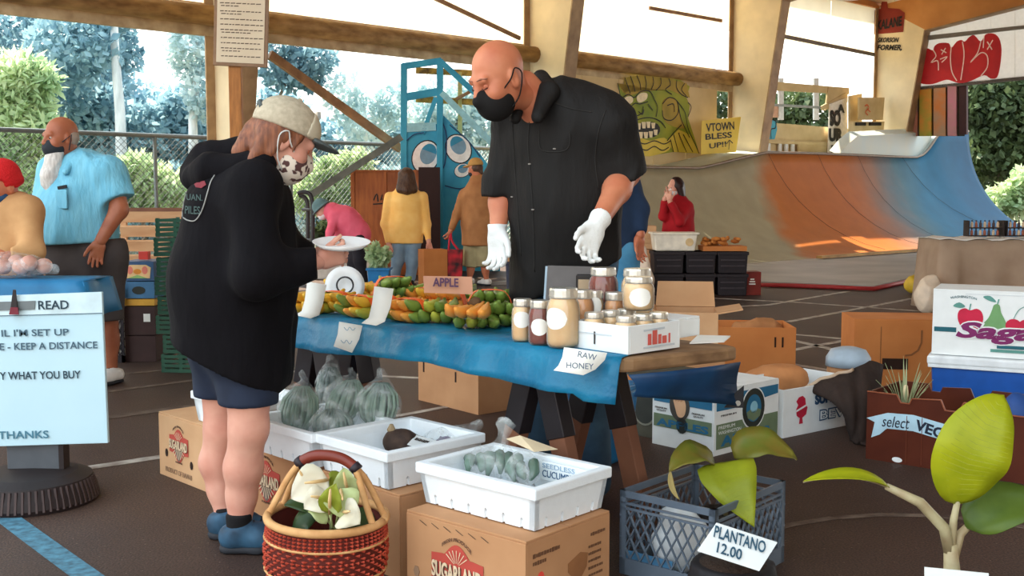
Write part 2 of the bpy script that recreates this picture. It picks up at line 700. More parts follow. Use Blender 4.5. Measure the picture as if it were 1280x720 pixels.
def vtaper(z):
    return .22 + .88 * (z / 5.6)


def frame(i, s):
    root = struct('trim_%d' % (i + 1), MB().hexa([WL(s - .22, -.35, 0), WL(s + .22, -.35, 0), WL(s + .22, vtaper(0) + .05, 0), WL(s - .22, vtaper(0) + .05, 0),
                                                 WL(s - .22, -.35, .03), WL(s + .22, -.35, .03), WL(s + .22, vtaper(0) + .05, .03), WL(s - .22, vtaper(0) + .05, .03)]),
                  steel_edge, 'tapered cream steel frame column of the open wall')
    web = MB()
    web.prism([WL(s - .01, -.28, 0), WL(s - .01, vtaper(0), 0), WL(s - .01, vtaper(5.5), 5.5), WL(s - .01, -.28, 6.3)], W_DIR * .02)
    web.build('column_web', steel, root)
    f1 = MB()
    f1.hexa([WL(s - .15, -.30, 0), WL(s + .15, -.30, 0), WL(s + .15, -.27, 0), WL(s - .15, -.27, 0), WL(s - .15, -.30, 6.3), WL(s + .15, -.30, 6.3), WL(s + .15, -.27, 6.3), WL(s - .15, -.27, 6.3)])
    f1.build('outer_flange', steel_edge, root)
    f2 = MB()
    a = vtaper(0); b = vtaper(5.5)
    f2.hexa([WL(s - .15, a, 0), WL(s + .15, a, 0), WL(s + .15, a + .03, 0), WL(s - .15, a + .03, 0), WL(s - .15, b, 5.5), WL(s + .15, b, 5.5), WL(s + .15, b + .03, 5.5), WL(s - .15, b + .03, 5.5)])
    f2.build('inner_flange', steel_edge, root)
    r = MB()
    r.prism([WL(s - .01, -.28, 6.3), WL(s - .01, b, 5.5), WL(s - .01, 12, 6.95), WL(s - .01, 12, 7.75)], W_DIR * .02)
    r.build('rafter_web', rafter_m, root)
    fb = MB()
    fb.hexa([WL(s - .15, b, 5.47), WL(s + .15, b, 5.47), WL(s + .15, 12, 6.92), WL(s - .15, 12, 6.92), WL(s - .15, b, 5.5), WL(s + .15, b, 5.5), WL(s + .15, 12, 6.95), WL(s - .15, 12, 6.95)])
    fb.build('rafter_flange', steel_edge, root)
    return root


frames = [frame(i, s) for i, s in enumerate(COLS)]

# ---- roof
rf = MB()
S_END = -8.2      # open end of the hall, set so daylight comes from the left
rf.hexa([WL(S_END, -.8, 6.32), WL(20, -.8, 6.32), WL(20, 13, 7.98), WL(S_END, 13, 7.98), WL(S_END, -.8, 6.4), WL(20, -.8, 6.4), WL(20, 13, 8.06), WL(S_END, 13, 8.06)])
rf.hexa([WL(S_END, 13, 7.98), WL(20, 13, 7.98), WL(20, 26.8, 6.32), WL(S_END, 26.8, 6.32), WL(S_END, 13, 8.06), WL(20, 13, 8.06), WL(20, 26.8, 6.4), WL(S_END, 26.8, 6.4)])  # unseen far slope, extended to cover the sky on the right
struct('ceiling', rf, M('roof_sheet', (190, 160, 120), rough=.6, var=.08, scale=1.0), 'tan sheet metal roof over the hall')
for k in range(9):
    v = -.3 + k * 1.5
    z = 6.32 + .12 * (v + .8) - .08
    pl = MB().bar(WL(S_END, v, z), WL(19.9, v, z), .08, .14)
    struct('trim_%d' % (20 + k), pl, rafter_m, 'roof purlin under the sheet roof')

struct('wall_light_block', MB().bar(WL(S_END, 26.9, 3.15), WL(20, 26.9, 3.15), .1, 6.3), M('light_block_cream', (200, 176, 132), rough=.7), 'unseen cream wall added along the other long side to block light')  # out of view, added to keep sky light off the right-hand faces

# ---- girt beam at the head of the open bays
beam_m = M('weathered_beam', (186, 152, 102), rgb2=(120, 88, 52), scale=3.0, rough=.6, stretch=(1, 1, 3), detail=8)
bm_lo = M('beam_underside_paint', (206, 186, 150), rgb2=(160, 136, 104), scale=4, rough=.6)
for i, (s0, s1) in enumerate(((-14, -.02), (.02, 6.48), (6.52, 12.9))):
    g = MB().tube([WL(s0, -.12, 3.88), WL(s1, -.12, 3.88)], .15, n=12)
    o = struct('trim_%d' % (5 + i), g, beam_m, 'weathered round beam along the head of the open bay', smooth=True)
    lp = MB().bar(WL(s0, -.30, 3.68), WL(s1, -.30, 3.68), .08, .16)
    lp.build('lower_rail', bm_lo, o)
g = MB().bar(WL(12.95, -.3, 5.1), WL(19.3, -.3, 5.0), .05, .09)
struct('trim_8', g, M('grey_rail', (120, 112, 104), rough=.5), 'thin grey rail between the far columns')

# ---- translucent wall sheets above the beam
sheet_m = M('translucent_sheet', (250, 244, 230), rough=.5, var=.03, scale=2, translucent=.75)
wroot = struct('wall_back', MB().bar(WL(-14, -.36, 4.06), WL(12.9, -.36, 4.06), .05, .06), steel_edge, 'translucent white sheet cladding above the open bays')
k = -14.0
while k < 19.3:
    e = min(k + 1.2, 19.4)
    mb = MB()
    zlo = 4.08 if k < 12.3 else 5.0
    zc, zh = (zlo + 6.32) / 2, 6.32 - zlo
    mb.bar(WL(k + .008, -.38 - (.012 if int(round(k / 1.2)) % 2 else 0), zc), WL(e - .008, -.38 - (.012 if int(round(k / 1.2)) % 2 else 0), zc), .01, zh)
    mb.build('wall_sheet', sheet_m, wroot)
    k += 1.2

# ---- cream boarded wall between the second and third columns, with the painted face
cream = M('cream_wall', (228, 206, 158), rgb2=(206, 182, 134), scale=1.5, rough=.7, detail=6)
wl_side = struct('wall_left', MB().bar(WL(6.7, -.2, .05), WL(12.2, -.2, .05), .05, .1), cream, 'cream boarded wall bay with painted face')
for k in range(5):
    s0 = 6.72 + k * 1.1
    MB().bar(WL(s0, -.2, 1.85), WL(s0 + 1.085, -.2, 1.85), .04, 3.5).build('wall_board', cream, wl_side)
MB().bar(WL(12.25, -.2, 1.1), WL(12.75, -.2, 1.1), .04, 2.2).build('wall_board', M('yellow_wall', (236, 208, 96), rough=.7), wl_side)

ink = M('black_paint', (24, 20, 18), rough=.6, var=.05)
PV = -.17   # painted plane, just off the boards


def paint(name, pts, mat, parent, v=PV, hit=None, smooth=0, thick=.004):
    hit = hit or (lambda x, y: wall_px(x, y, v))
    nrm = V_DIR
    if smooth: pts = [tuple(p) for p in smooth_line(pts, smooth, True)]
    q = [hit(x, y) for x, y in pts]
    n = (q[1] - q[0]).cross(q[-1] - q[0]).normalized()
    if n.dot(_o - q[0]) < 0: n = -n
    mb = MB().prism(q, n * thick)
    return mb.build(name, mat, parent)


def strokes(name, lines, wpx, mat, parent, hit, nrm, dist, smooth=5):
    mb = MB()
    for l in lines:
        l = smooth_line(l, smooth) if smooth and len(l) > 2 else l
        ribbon(mb, [hit(p[0], p[1]) for p in l], wpx * dist / FPX, nrm)
    return mb.build(name, mat, parent)


# painted green face: hair, skin, eyes, nose, teeth
g_skin = M('graffiti_green', (168, 168, 44), rgb2=(120, 142, 40), scale=1.6, rough=.65, detail=3)
g_hair = M('graffiti_olive', (190, 160, 62), rgb2=(150, 132, 40), scale=2, rough=.65)
g_yel = M('graffiti_yellow', (232, 204, 84), rough=.65, rgb2=(206, 186, 60), scale=2)
g_cream = M('graffiti_cream', (244, 228, 190), rough=.65)
hA = lambda x, y: wall_px(x, y, -.165)
hB = lambda x, y: wall_px(x, y, -.158)
hC = lambda x, y: wall_px(x, y, -.152)
face = paint('painted_face', [(772, 104), (779, 112), (781, 97), (800, 94), (850, 100), (862, 108), (858, 122), (862, 132), (860, 148), (866, 166), (874, 192), (842, 190), (802, 196), (797, 180), (790, 168), (778, 158), (776, 146), (778, 130)], g_skin, wl_side)
paint('painted_hair', [(772, 104), (779, 116), (781, 97), (800, 94), (835, 98), (858, 104), (862, 122), (850, 118), (836, 112), (820, 112), (800, 116), (784, 120)], g_hair, face, hit=hA)
paint('painted_collar', [(834, 176), (848, 162), (862, 168), (874, 192), (842, 190)], g_yel, face, hit=hA)
paint('painted_beard', [(797, 172), (812, 176), (830, 172), (838, 182), (832, 190), (803, 195)], g_yel, face, hit=hA, smooth=3)
paint('painted_ear', [(828, 128), (836, 122), (846, 126), (850, 144), (856, 160), (842, 158), (830, 150)], g_hair, face, hit=hA, smooth=3)
for e in ([(779, 126), (783, 121), (790, 121), (791, 127), (785, 131), (780, 131)], [(796, 121), (802, 116), (809, 117), (808, 124), (801, 128), (797, 127)]):
    paint('painted_eye', e, g_cream, face, hit=hB, smooth=3)
paint('painted_mouth', [(789, 160), (796, 155), (810, 152), (822, 155), (825, 164), (818, 171), (800, 173), (793, 168)], ink, face, hit=hA, smooth=2)
for k, (x, y, w, h) in enumerate([(790.5, 155, 5, 7), (796, 154, 5, 8), (802, 152.5, 5.5, 8), (808, 152, 5, 8), (814, 153.5, 5, 7), (793, 164, 5, 7), (798.5, 165, 5, 8), (804.5, 165, 5.5, 8), (811, 164, 5, 8), (817, 162, 5, 7)]):
    paint('painted_tooth', [(x, y), (x + w, y), (x + w * .85, y + h), (x + w * .2, y + h)], g_cream, face, hit=hB)
strokes('painted_outline', [
    [(772, 104), (775, 118), (778, 130), (776, 146), (779, 158), (790, 168), (797, 180), (802, 196)],
    [(778, 122), (786, 118), (793, 122), (800, 115), (812, 114), (818, 124)], [(779, 131), (788, 133), (794, 129), (800, 130), (810, 127)],
    [(781, 138), (779, 143), (783, 147), (790, 145)], [(789, 132), (787, 140), (794, 145), (803, 141), (804, 133)], [(798, 139), (803, 143), (805, 137)],
    [(786, 156), (796, 150), (812, 147), (826, 152), (832, 160)], [(818, 124), (822, 134), (820, 146)], [(810, 130), (816, 138)],
    [(828, 130), (836, 122), (846, 126), (848, 140), (840, 150), (830, 148), (828, 138)], [(834, 132), (842, 130), (843, 140)],
    [(846, 126), (856, 140), (860, 160), (868, 178), (874, 192)], [(848, 132), (852, 150), (862, 172)], [(852, 156), (844, 164), (834, 176)],
    [(842, 168), (848, 190)], [(848, 166), (858, 190)], [(854, 168), (866, 190)], [(838, 174), (842, 190)],
    [(796, 176), (806, 180), (818, 176), (830, 180), (838, 176)], [(799, 184), (808, 188), (818, 183), (828, 188), (836, 184)],
    [(781, 97), (785, 108), (788, 117)], [(788, 95), (792, 106), (794, 115)], [(796, 94), (800, 104), (801, 113)], [(806, 95), (808, 104), (807, 112)],
    [(816, 96), (817, 104), (814, 112)], [(826, 97), (826, 106), (820, 113)], [(836, 98), (838, 106), (832, 112), (840, 118)], [(846, 100), (846, 110), (852, 118), (860, 122)],
    [(856, 104), (852, 112), (858, 120)], [(860, 128), (864, 134), (860, 146)]], 1.3, ink, face, hC, V_DIR, 22.5)

# yellow panel on the foot of the third column with its writing
ypan = paint('yellow_panel', [(877, 151), (926, 146), (920, 190), (876, 193)], M('yellow_panel', (238, 208, 92), rough=.7, rgb2=(226, 196, 84), scale=3), frames[2], v=.30)
hp = lambda x, y: wall_px(x, y, .31)
for s, x, y, x2, h in (('VTOWN', 883, 165, 918, 11), ('BLESS', 882, 175, 915, 8), ('UP!!', 887, 186, 908, 7)):
    a = hp(x, y); b = hp(x2, y - 3)
    text(s, .3, ink, ypan, a, (b - a), UP, fit=((b - a).length, h * 22 / FPX), bold=.006)
strokes('arrow', [[(911, 187), (912, 176)], [(908, 180), (912, 175), (916, 179)]], 1.4, ink, ypan, hp, V_DIR, 22, smooth=0)

# red patch and black tags on the fourth column
rp_ = lambda x, y: plane_hit(x, y, WL(COLS[3] - .02, 0, 0), W_DIR)
rp2 = lambda x, y: plane_hit(x, y, WL(COLS[3] - .035, 0, 0), W_DIR)
red_p = M('rust_red_paint', (150, 52, 36), rgb2=(122, 38, 26), scale=2, rough=.7)
paint('red_patch', [(1081, 15), (1101, 11), (1102, 2), (1109, 2), (1110, 10), (1124, 11), (1131, 16), (1129, 40), (1081, 44)], red_p, frames[3], hit=rp_)
for s, x, y, x2, h in (('KALANE', 1096, 38, 1128, 12), ('SKORSON', 1097, 53, 1123, 6), ('FORMER,', 1096, 64, 1127, 8)):
    a = rp2(x, y); b = rp2(x2, y - (6 if h == 12 else 0))
    text(s, .3, ink, frames[3], a, b - a, UP, fit=((b - a).length, h * 29 / FPX), bold=.012, name='spray_tag', shear=.2)

# ---- far bay between third and fourth columns: low boarded deck walls, rails, posts
tan_board = M('tan_board', (214, 192, 146), rgb2=(190, 166, 120), scale=2, rough=.7)
white_post = M('white_post', (226, 230, 232), rough=.6)
bay = struct('wall_far', MB().bar(WL(12.6, -.5, 2.5), WL(18.4, -.5, 2.5), .06, 1.0), tan_board, 'tan boarded deck wall under the far open bay')


def bay_poly(name, pts, mat, v, parent=bay, thick=.04):
    return paint(name, pts, mat, parent, v=v, thick=thick)


bay_poly('top_board', [(940, 100), (1035, 108), (1060, 110), (1060, 118), (940, 112)], tan_board, -.45)
bay_poly('end_board', [(1034, 108), (1058, 112), (1058, 128), (1030, 138)], tan_board, -.43)
bay_poly('pink_board', [(955, 130), (976, 131), (976, 147), (953, 147)], M('pink_board', (214, 168, 140), rough=.7), -.48)
for x in (972, 1016):
    bay_poly('post', [(x, 98), (x + 6, 98), (x + 6, 150), (x, 150)], white_post, -.46)
bay_poly('rail', [(935, 128), (1025, 133), (1025, 136), (935, 131)], M('rail_grey', (150, 158, 156), rough=.5), -.44)
bay_poly('slant_board', [(1025, 133), (1056, 116), (1058, 121), (1027, 138)], tan_board, -.41)
bay_poly('lower_rail', [(930, 174), (1035, 178), (1035, 182), (930, 178)], tan_board, -.42)
bay_poly('low_board', [(996, 180), (1040, 181), (1040, 195), (996, 195)], tan_board, -.43)
for x in (936, 944, 958, 972, 980, 988):
    bay_poly('baluster', [(x, 176), (x + 3.5, 176), (x + 3.5, 196), (x, 196)], white_post, -.44)
blue_tag = bay_poly('blue_tag', [(933, 174), (938, 148), (945, 145), (952, 146), (962, 147), (970, 151), (971, 162), (968, 174)], M('cyan_paint', (62, 160, 190), rough=.6, var=.05), -.38, thick=.01)
hb = lambda x, y: wall_px(x, y, -.36)
strokes('tag_outline', [[(933, 174), (937, 160), (938, 147), (945, 149), (942, 160), (945, 171), (938, 173)], [(946, 172), (947, 158), (944, 148)], [(950, 148), (948, 158), (952, 172)],
                        [(955, 148), (953, 160), (957, 172)], [(960, 148), (958, 160), (961, 172)], [(964, 149), (970, 152), (969, 160), (964, 162), (964, 173)], [(938, 147), (952, 145), (970, 151)]], 1.3, ink, blue_tag, hb, V_DIR, 26)
wb = bay_poly('white_board', [(1036, 130), (1057, 122), (1058, 170), (1050, 193), (1034, 193)], M('dirty_white_board', (222, 214, 202), rough=.7), -.36)
hb2 = lambda x, y: wall_px(x, y, -.30)
for s, x, y, x2, h in (('SO', 1037, 158, 1051, 21), ('UR', 1036, 177, 1054, 17), ('I', 1039, 192, 1047, 11), ('A', 1047, 141, 1056, 11)):
    a = hb2(x, y); b = hb2(x2, y)
    text(s, .3, ink, wb, a, b - a, UP, fit=((b - a).length, h * 27 / FPX), bold=.02, name='spray_tag')
# boxes at the foot of the fourth column
for i, (pts, v) in enumerate((([(1060, 120), (1076, 117), (1076, 152), (1060, 152)], -.2), ([(1072, 122), (1104, 122), (1102, 150), (1072, 150)], .0), ([(1060, 152), (1104, 152), (1102, 169), (1060, 170)], .02))):
    bay_poly('tan_panel', pts, tan_board, v)
bay_poly('dark_slot', [(1069, 153), (1081, 153), (1081, 157), (1069, 157)], ink, .07)
bay_poly('dark_slot', [(1086, 153), (1100, 153), (1100, 157), (1086, 157)], ink, .07)
hb3 = lambda x, y: wall_px(x, y, .06)
strokes('red_scribble', [[(1081, 133), (1084, 131), (1086, 135), (1082, 140), (1085, 144)], [(1084, 136), (1088, 140)]], 1.6, M('orange_paint', (206, 92, 50), rough=.7), bay, hb3, V_DIR, 28)

# ---- right-hand gable wall, hung above the ramp
S4 = COLS[3] + .15
gw = lambda x, y: plane_hit(x, y, WL(S4, 0, 0), W_DIR)
gable = struct('wall_right', MB().prism([gw(1112, 116), gw(1295, 98), gw(1295, 94), gw(1112, 112)], W_DIR * .12), M('dark_sill', (92, 84, 78), rough=.6), 'white clad gable wall with red graffiti above the ramp')
wht = M('white_cladding', (240, 236, 230), rough=.5, var=.03, translucent=.55)
for k in range(6):
    x0 = 1119 + k * 30
    x1 = x0 + 29.6
    yb = lambda x: 113 - (x - 1120) * .106
    yt = lambda x: 54 - (x - 1120) * .115
    MB().prism([gw(x0, yb(x0)), gw(x1, yb(x1)), gw(x1, yt(x1)), gw(x0, yt(x0))], W_DIR * .03).build('wall_sheet', wht, gable)
    MB().prism([gw(x0, yt(x0) - 4), gw(x1, yt(x1) - 4), gw(x1, min(yt(x1) - 60, -40)), gw(x0, -40)], W_DIR * .03).build('wall_sheet', wht, gable)
MB().prism([gw(1112, 56), gw(1300, 34), gw(1300, 30), gw(1112, 50)], W_DIR * -.08).build('girt', M('grey_rail'), gable)
MB().prism([gw(1199, 108), gw(1208, 107), gw(1208, 168), gw(1199, 168)], W_DIR * .1).build('door_post', M('dark_maroon', (58, 22, 24), rough=.6), gable)
gp = lambda x, y: plane_hit(x, y, WL(S4 - .02, 0, 0), W_DIR)
gq = lambda x, y: plane_hit(x, y, WL(S4 - .035, 0, 0), W_DIR)
red_g = M('graffiti_red', (206, 34, 40), rgb2=(176, 24, 34), scale=2.5, rough=.6)
redt = None
for pts in ([(1138, 88), (1141, 74), (1150, 65), (1158, 60), (1166, 63), (1168, 58), (1174, 54), (1186, 54), (1189, 60), (1196, 52), (1202, 50), (1206, 52), (1212, 46), (1218, 44), (1226, 52), (1232, 43), (1242, 42), (1249, 48), (1252, 62), (1250, 84), (1246, 97), (1238, 98), (1230, 94), (1214, 101), (1200, 104), (1186, 100), (1178, 101), (1166, 105), (1154, 105), (1144, 100)],):
    redt = paint('red_graffiti', pts, red_g, gable, hit=gp, smooth=3)
strokes('graffiti_highlight', [[(1166, 62), (1170, 70), (1164, 78), (1172, 76), (1173, 88)], [(1189, 58), (1188, 74), (1190, 90), (1196, 101)], [(1203, 52), (1205, 70), (1201, 100)], [(1226, 52), (1222, 66), (1213, 78), (1226, 66), (1234, 70), (1234, 84), (1226, 95)],
                               [(1230, 44), (1229, 60)], [(1176, 62), (1183, 66)], [(1182, 60), (1177, 68)], [(1234, 52), (1240, 62)], [(1241, 50), (1234, 62)], [(1175, 74), (1184, 71), (1177, 78)]], 1.3, M('pale_pink_paint', (248, 214, 206), rough=.6), redt, gq, -W_DIR, 29, smooth=4)
pan_cols = [((196, 140, 156), (170, 110, 130)), ((200, 120, 90), (150, 120, 110)), ((220, 130, 44), (150, 150, 50)), ((206, 120, 50), (170, 140, 110)), ((206, 130, 150), (180, 140, 130))]
for k, (c, c2) in enumerate(pan_cols):
    x0 = 1114 + k * 17.6; x1 = x0 + 15
    if k == 4: x1 = x0 + 11
    p = MB().prism([gw(x0, 170), gw(x1, 170), gw(x1, 113.5 - k * 1.6), gw(x0, 113.5 - k * 1.6)], W_DIR * .05)
    p.build('painted_panel', M('painted_panel_%d' % k, c, rgb2=c2, scale=3, rough=.6, detail=6), gable)
MB().prism([gw(1110, 170), gw(1204, 170), gw(1204, 106), gw(1110, 114)], W_DIR * .01).build('panel_backing', M('dark_olive', (62, 56, 40), rough=.7), gable).location = W_DIR * .08

# ---- skate ramp
def ramp_material():
    m = bpy.data.materials.new('painted_ramp')
    m.use_nodes = True
    nt = m.node_tree
    b = nt.nodes['Principled BSDF']
    tc = nt.nodes.new('ShaderNodeTexCoord')
    sp = nt.nodes.new('ShaderNodeSeparateXYZ')
    nz = nt.nodes.new('ShaderNodeTexNoise'); nz.inputs['Scale'].default_value = .9; nz.inputs['Detail'].default_value = 5
    nt.links.new(tc.outputs['Object'], sp.inputs[0]); nt.links.new(tc.outputs['Object'], nz.inputs['Vector'])
    a = nt.nodes.new('ShaderNodeMath'); a.operation = 'MULTIPLY_ADD'; a.inputs[1].default_value = 1.6
    nt.links.new(nz.outputs[0], a.inputs[0]); nt.links.new(sp.outputs['X'], a.inputs[2])
    t = nt.nodes.new('ShaderNodeMath'); t.operation = 'MULTIPLY_ADD'; t.inputs[1].default_value = -.7
    nt.links.new(sp.outputs['Y'], t.inputs[0]); nt.links.new(a.outputs[0], t.inputs[2])
    mr = nt.nodes.new('ShaderNodeMapRange'); mr.inputs[1].default_value = 4; mr.inputs[2].default_value = 26
    nt.links.new(t.outputs[0], mr.inputs[0])
    rp = nt.nodes.new('ShaderNodeValToRGB')
    e = rp.color_ramp.elements
    e[0].position = 0; e[0].color = lin((160, 156, 134))
    e[1].position = 1; e[1].color = lin((10, 74, 106))
    for pos, c in ((.43, (166, 158, 130)), (.455, (186, 112, 54)), (.60, (178, 102, 48)), (.66, (136, 108, 94)), (.71, (70, 108, 122)), (.76, (16, 98, 130)), (.88, (8, 70, 102))):
        x = e.new(pos); x.color = lin(c)
    nt.links.new(mr.outputs[0], rp.inputs[0])
    n2 = nt.nodes.new('ShaderNodeTexNoise'); n2.inputs['Scale'].default_value = 2.5; n2.inputs['Detail'].default_value = 8
    nt.links.new(tc.outputs['Object'], n2.inputs['Vector'])
    r2 = nt.nodes.new('ShaderNodeValToRGB'); r2.color_ramp.elements[0].color = (.78, .78, .78, 1); r2.color_ramp.elements[1].color = (1.15, 1.15, 1.15, 1)
    nt.links.new(n2.outputs[0], r2.inputs[0])
    mx = nt.nodes.new('ShaderNodeMix'); mx.data_type = 'RGBA'; mx.blend_type = 'MULTIPLY'; mx.inputs[0].default_value = 1
    nt.links.new(rp.outputs[0], mx.inputs[6]); nt.links.new(r2.outputs[0], mx.inputs[7])
    nt.links.new(mx.outputs[2], b.inputs['Base Color'])
    b.inputs['Roughness'].default_value = .6
    b.inputs['Specular IOR Level'].default_value = .2
    return m


RV = 0.92           # lip line distance from the wall


def s_of_px(px, v):
    # position along the wall seen at photo column px, at offset v
    k = (px - 640) / FPX
    o = C1 + V_DIR * v
    return (k * o.y - o.x) / (W_DIR.x - k * W_DIR.y)


def lip_z(px, py, v):
    return plane_hit(px, py, C1 + V_DIR * v, V_DIR).z


LIP = [(735, 212), (800, 211), (873, 212), (895, 207), (930, 198), (955, 192.5), (1000, 193), (1060, 195), (1120, 197.5), (1143, 198), (1152, 194), (1160, 184), (1168, 170), (1176, 165.5), (1206, 165)]
lip = [(s_of_px(x, RV), lip_z(x, y, RV)) for x, y in LIP]
ls = np.array([a for a, b in lip]); lz = np.array([b for a, b in lip])
RORG = WL(0, 0, 0)
R_LOC = Matrix((W_DIR, V_DIR, UP)).transposed()
rows = []
SS = np.concatenate([np.linspace(ls[0], ls[-1], 90)])
RUN = 2.9
prof_n = 16
under = []
for s in SS:
    zt = float(np.interp(s, ls, lz))
    row = []
    for j in range(prof_n + 1):
        # circular transition of radius ~2.9: v from RV (lip) to RV + run
        r = 3.0
        th0 = math.acos(max(-1, 1 - min(zt, 2.95) / r))
        th = th0 * (1 - j / prof_n)
        z = r * (1 - math.cos(th))
        vv = RV + r * math.sin(th0) - r * math.sin(th)
        if zt > 2.95: z += (zt - 2.95) * (1 - j / prof_n) ** 2
        row.append(Vector((s, vv, z + .02)))
    rows.append(row)
ramp = empty('skate_ramp', 'curved skateboard quarter pipe painted grey, orange and blue', 'ramp', C1, math.atan2(W_DIR.y, W_DIR.x))
# local frame: x along the wall, y away from the hall (so v = -y)
loc = lambda p: Vector((p.x, -p.y, p.z))
mb = MB(); mb.grid([[loc(p) for p in r] for r in rows])
ro = mb.build('riding_surface', ramp_material(), ramp, smooth=True)
md = ro.modifiers.new('thick', 'SOLIDIFY'); md.thickness = .05; md.offset = 1 if False else -1
coping = MB().tube([loc(Vector((s, RV - .01, float(np.interp(s, ls, lz)) + .03))) for s in SS], .035, n=6)
coping.build('coping', M('coping_steel', (120, 104, 88), rough=.4, metal=.3), ramp, smooth=True)
# deck behind the lip and sheet back
dk = MB()
dk.grid([[Vector((s, -RV + .02, float(np.interp(s, ls, lz)) - .02)) for s in SS], [Vector((s, .1, float(np.interp(s, ls, lz)) - .02 + .12)) for s in SS]])
dk.build('deck', M('pale_deck', (206, 216, 210), rgb2=(182, 190, 180), scale=2, rough=.6), ramp, solid=.04)
# long seams of the riding surface
for s0, s1 in ((12.6, 13.6), (14.6, 15.5), (16.4, 17.2), (18.6, 21.0)):
    pts = []
    for j in range(9):
        s = s0 + (s1 - s0) * j / 8
        zt = float(np.interp(s, ls, lz)); th0 = math.acos(max(-1, 1 - min(zt, 2.95) / 3.0))
        th = th0 * (1 - .85 * j / 8)
        z = 3.0 * (1 - math.cos(th)); vv = RV + 3 * math.sin(th0) - 3 * math.sin(th)
        pts.append(Vector((s, -vv - .01, z + .035)))
    MB().tube(pts, .004, n=5).build('seam', M('seam_dark', (60, 58, 56), rough=.7), ramp)
# raised pale wing behind the lip
wing_px = [(1048, 194), (1060, 180), (1072, 170), (1166, 165), (1163, 178), (1157, 188), (1150, 194), (1142, 196.5)]
q = [wall_px(x, y, .80) for x, y in wing_px]
q = [Vector(((p - C1).dot(W_DIR), -(p - C1).dot(V_DIR), p.z)) for p in q]
MB().prism(q, (0, .25, .12)).build('pale_wing', M('pale_wing', (190, 206, 206), rgb2=(206, 206, 190), scale=1.2, rough=.5), ramp)
# flat bottom slab with ochre edge
slab_px = [(700, 349), (850, 350), (950, 352), (1092, 357), (1156, 343), (1220, 322), (1300, 308)]
front = [G(x, y, .05) for x, y in slab_px]
back = [WL(s, RV + 2.75, .05) for s in (28, 2)]
poly = [Vector(((p - C1).dot(W_DIR), -(p - C1).dot(V_DIR), .05)) for p in front + back]
MB().prism(poly, (0, 0, -.05)).build('flat_bottom', M('slab_grey', (168, 164, 158), rgb2=(140, 136, 132), scale=1, rough=.5, detail=8), ramp)
edge = MB().bar(Vector((10, -RV - 2.95, .09)), Vector((20, -RV - 2.95, .09)), .12, .05)
edge.build('ochre_edge', M('ochre_edge', (196, 156, 92), rgb2=(150, 110, 60), scale=3, rough=.6), ramp)
hose = MB().tube([G(x, y, .03) for x, y in [(945, 356), (990, 357), (1040, 359), (1092, 361), (1130, 353), (1160, 345)]], .03, n=6)
thing('red_hose', hose, M('red_hose', (176, 52, 52), rough=.5), 'red hose lying along the edge of the ramp slab', 'hose', loc=G(1040, 359, 0), smooth=True)

# ---- braces on the open wall
br = M('brace_brown', (168, 128, 88), rgb2=(124, 92, 62), scale=5, rough=.5)
for i, (a, b, v, w) in enumerate((((337, 68), (500, 186), -.05, .13), ((540, -4), (650, 48), .15, .07), ((812, 10), (902, 26), .0, .07))):
    pa = wall_px(a[0], a[1], v); pb = wall_px(b[0], b[1], v)
    struct('trim_%d' % (9 + i), MB().bar(pa, pb, w * .6, w), br, ['brown diagonal brace of the open bay', 'thin brown diagonal brace across the white sheets', 'short diagonal brace beside the third column'][i])
# leaning grey pipe handrail and its stand
pa = P(388, 244, 16.4); pb = P(502, 171, 16.4)
thing('handrail', MB().bar(pa, pb, .05, .10), M('grey_pipe', (104, 106, 96), rgb2=(74, 76, 68), scale=6, rough=.5), 'sloping grey handrail bar beside the blue tower', 'handrail', loc=pa)

# ---- wooden post with the notice board, in front of the first column
nb_y = 13.2
post = P(297, 260, nb_y); post.z = 0
pm = M('orange_post', (190, 128, 66), rgb2=(150, 96, 48), scale=4, stretch=(6, 6, 1), rough=.6)
pr = empty('notice_board', 'framed paper notice board with typed lines on a wooden post', 'notice board', post)
MB().box((0, .04, 2.0), (.15, .1, 4.0)).build('post', pm, pr, bevel=.008)
c = P(303, 30, nb_y) - post
hw, hh = .325, .56
Rn = Matrix.Rotation(math.radians(2.5), 3, 'Y')
MB().box(c + Vector((0, -.04, .05)), (hw * 2, .04, hh * 2), R=Rn).build('frame', M('frame_brown', (140, 110, 84), rough=.5), pr, bevel=.006)
MB().box(c + Vector((0, -.065, .05)), (hw * 2 - .08, .012, hh * 2 - .08), R=Rn).build('paper', M('notice_paper', (226, 214, 190), rgb2=(214, 200, 176), scale=2, rough=.6), pr)
tl = MB()
yy = c.z + hh - .08
rr = random.Random(3)
for grp in (3, 3, 2, 2, 1, 1, 2, 1, 1, 2, 1):
    for q in range(grp):
        x = c.x - hw + .08 + (.012 if q else 0)
        end = c.x + hw - (.09 if q < grp - 1 or grp == 1 else rr.uniform(.2, .4))
        while x < end:
            wd = rr.uniform(.02, .06)
            dx = (x - c.x)
            tl.box((x + wd / 2, c.y - .0725, yy - dx * math.tan(math.radians(2.5))), (wd, .002, .011))
            x += wd + .012
        yy -= .032
    yy -= .03
tl.build('typed_lines', M('typed_ink', (96, 80, 70), rough=.7), pr)['kind'] = 'stuff'
MB().box(c + Vector((.25, -.075, .36)), (.05, .01, .02), R=Matrix.Rotation(.8, 3, 'Y')).box(c + Vector((.25, -.075, .36)), (.05, .01, .02), R=Matrix.Rotation(-.8, 3, 'Y')).build('tape_cross', ink, pr)

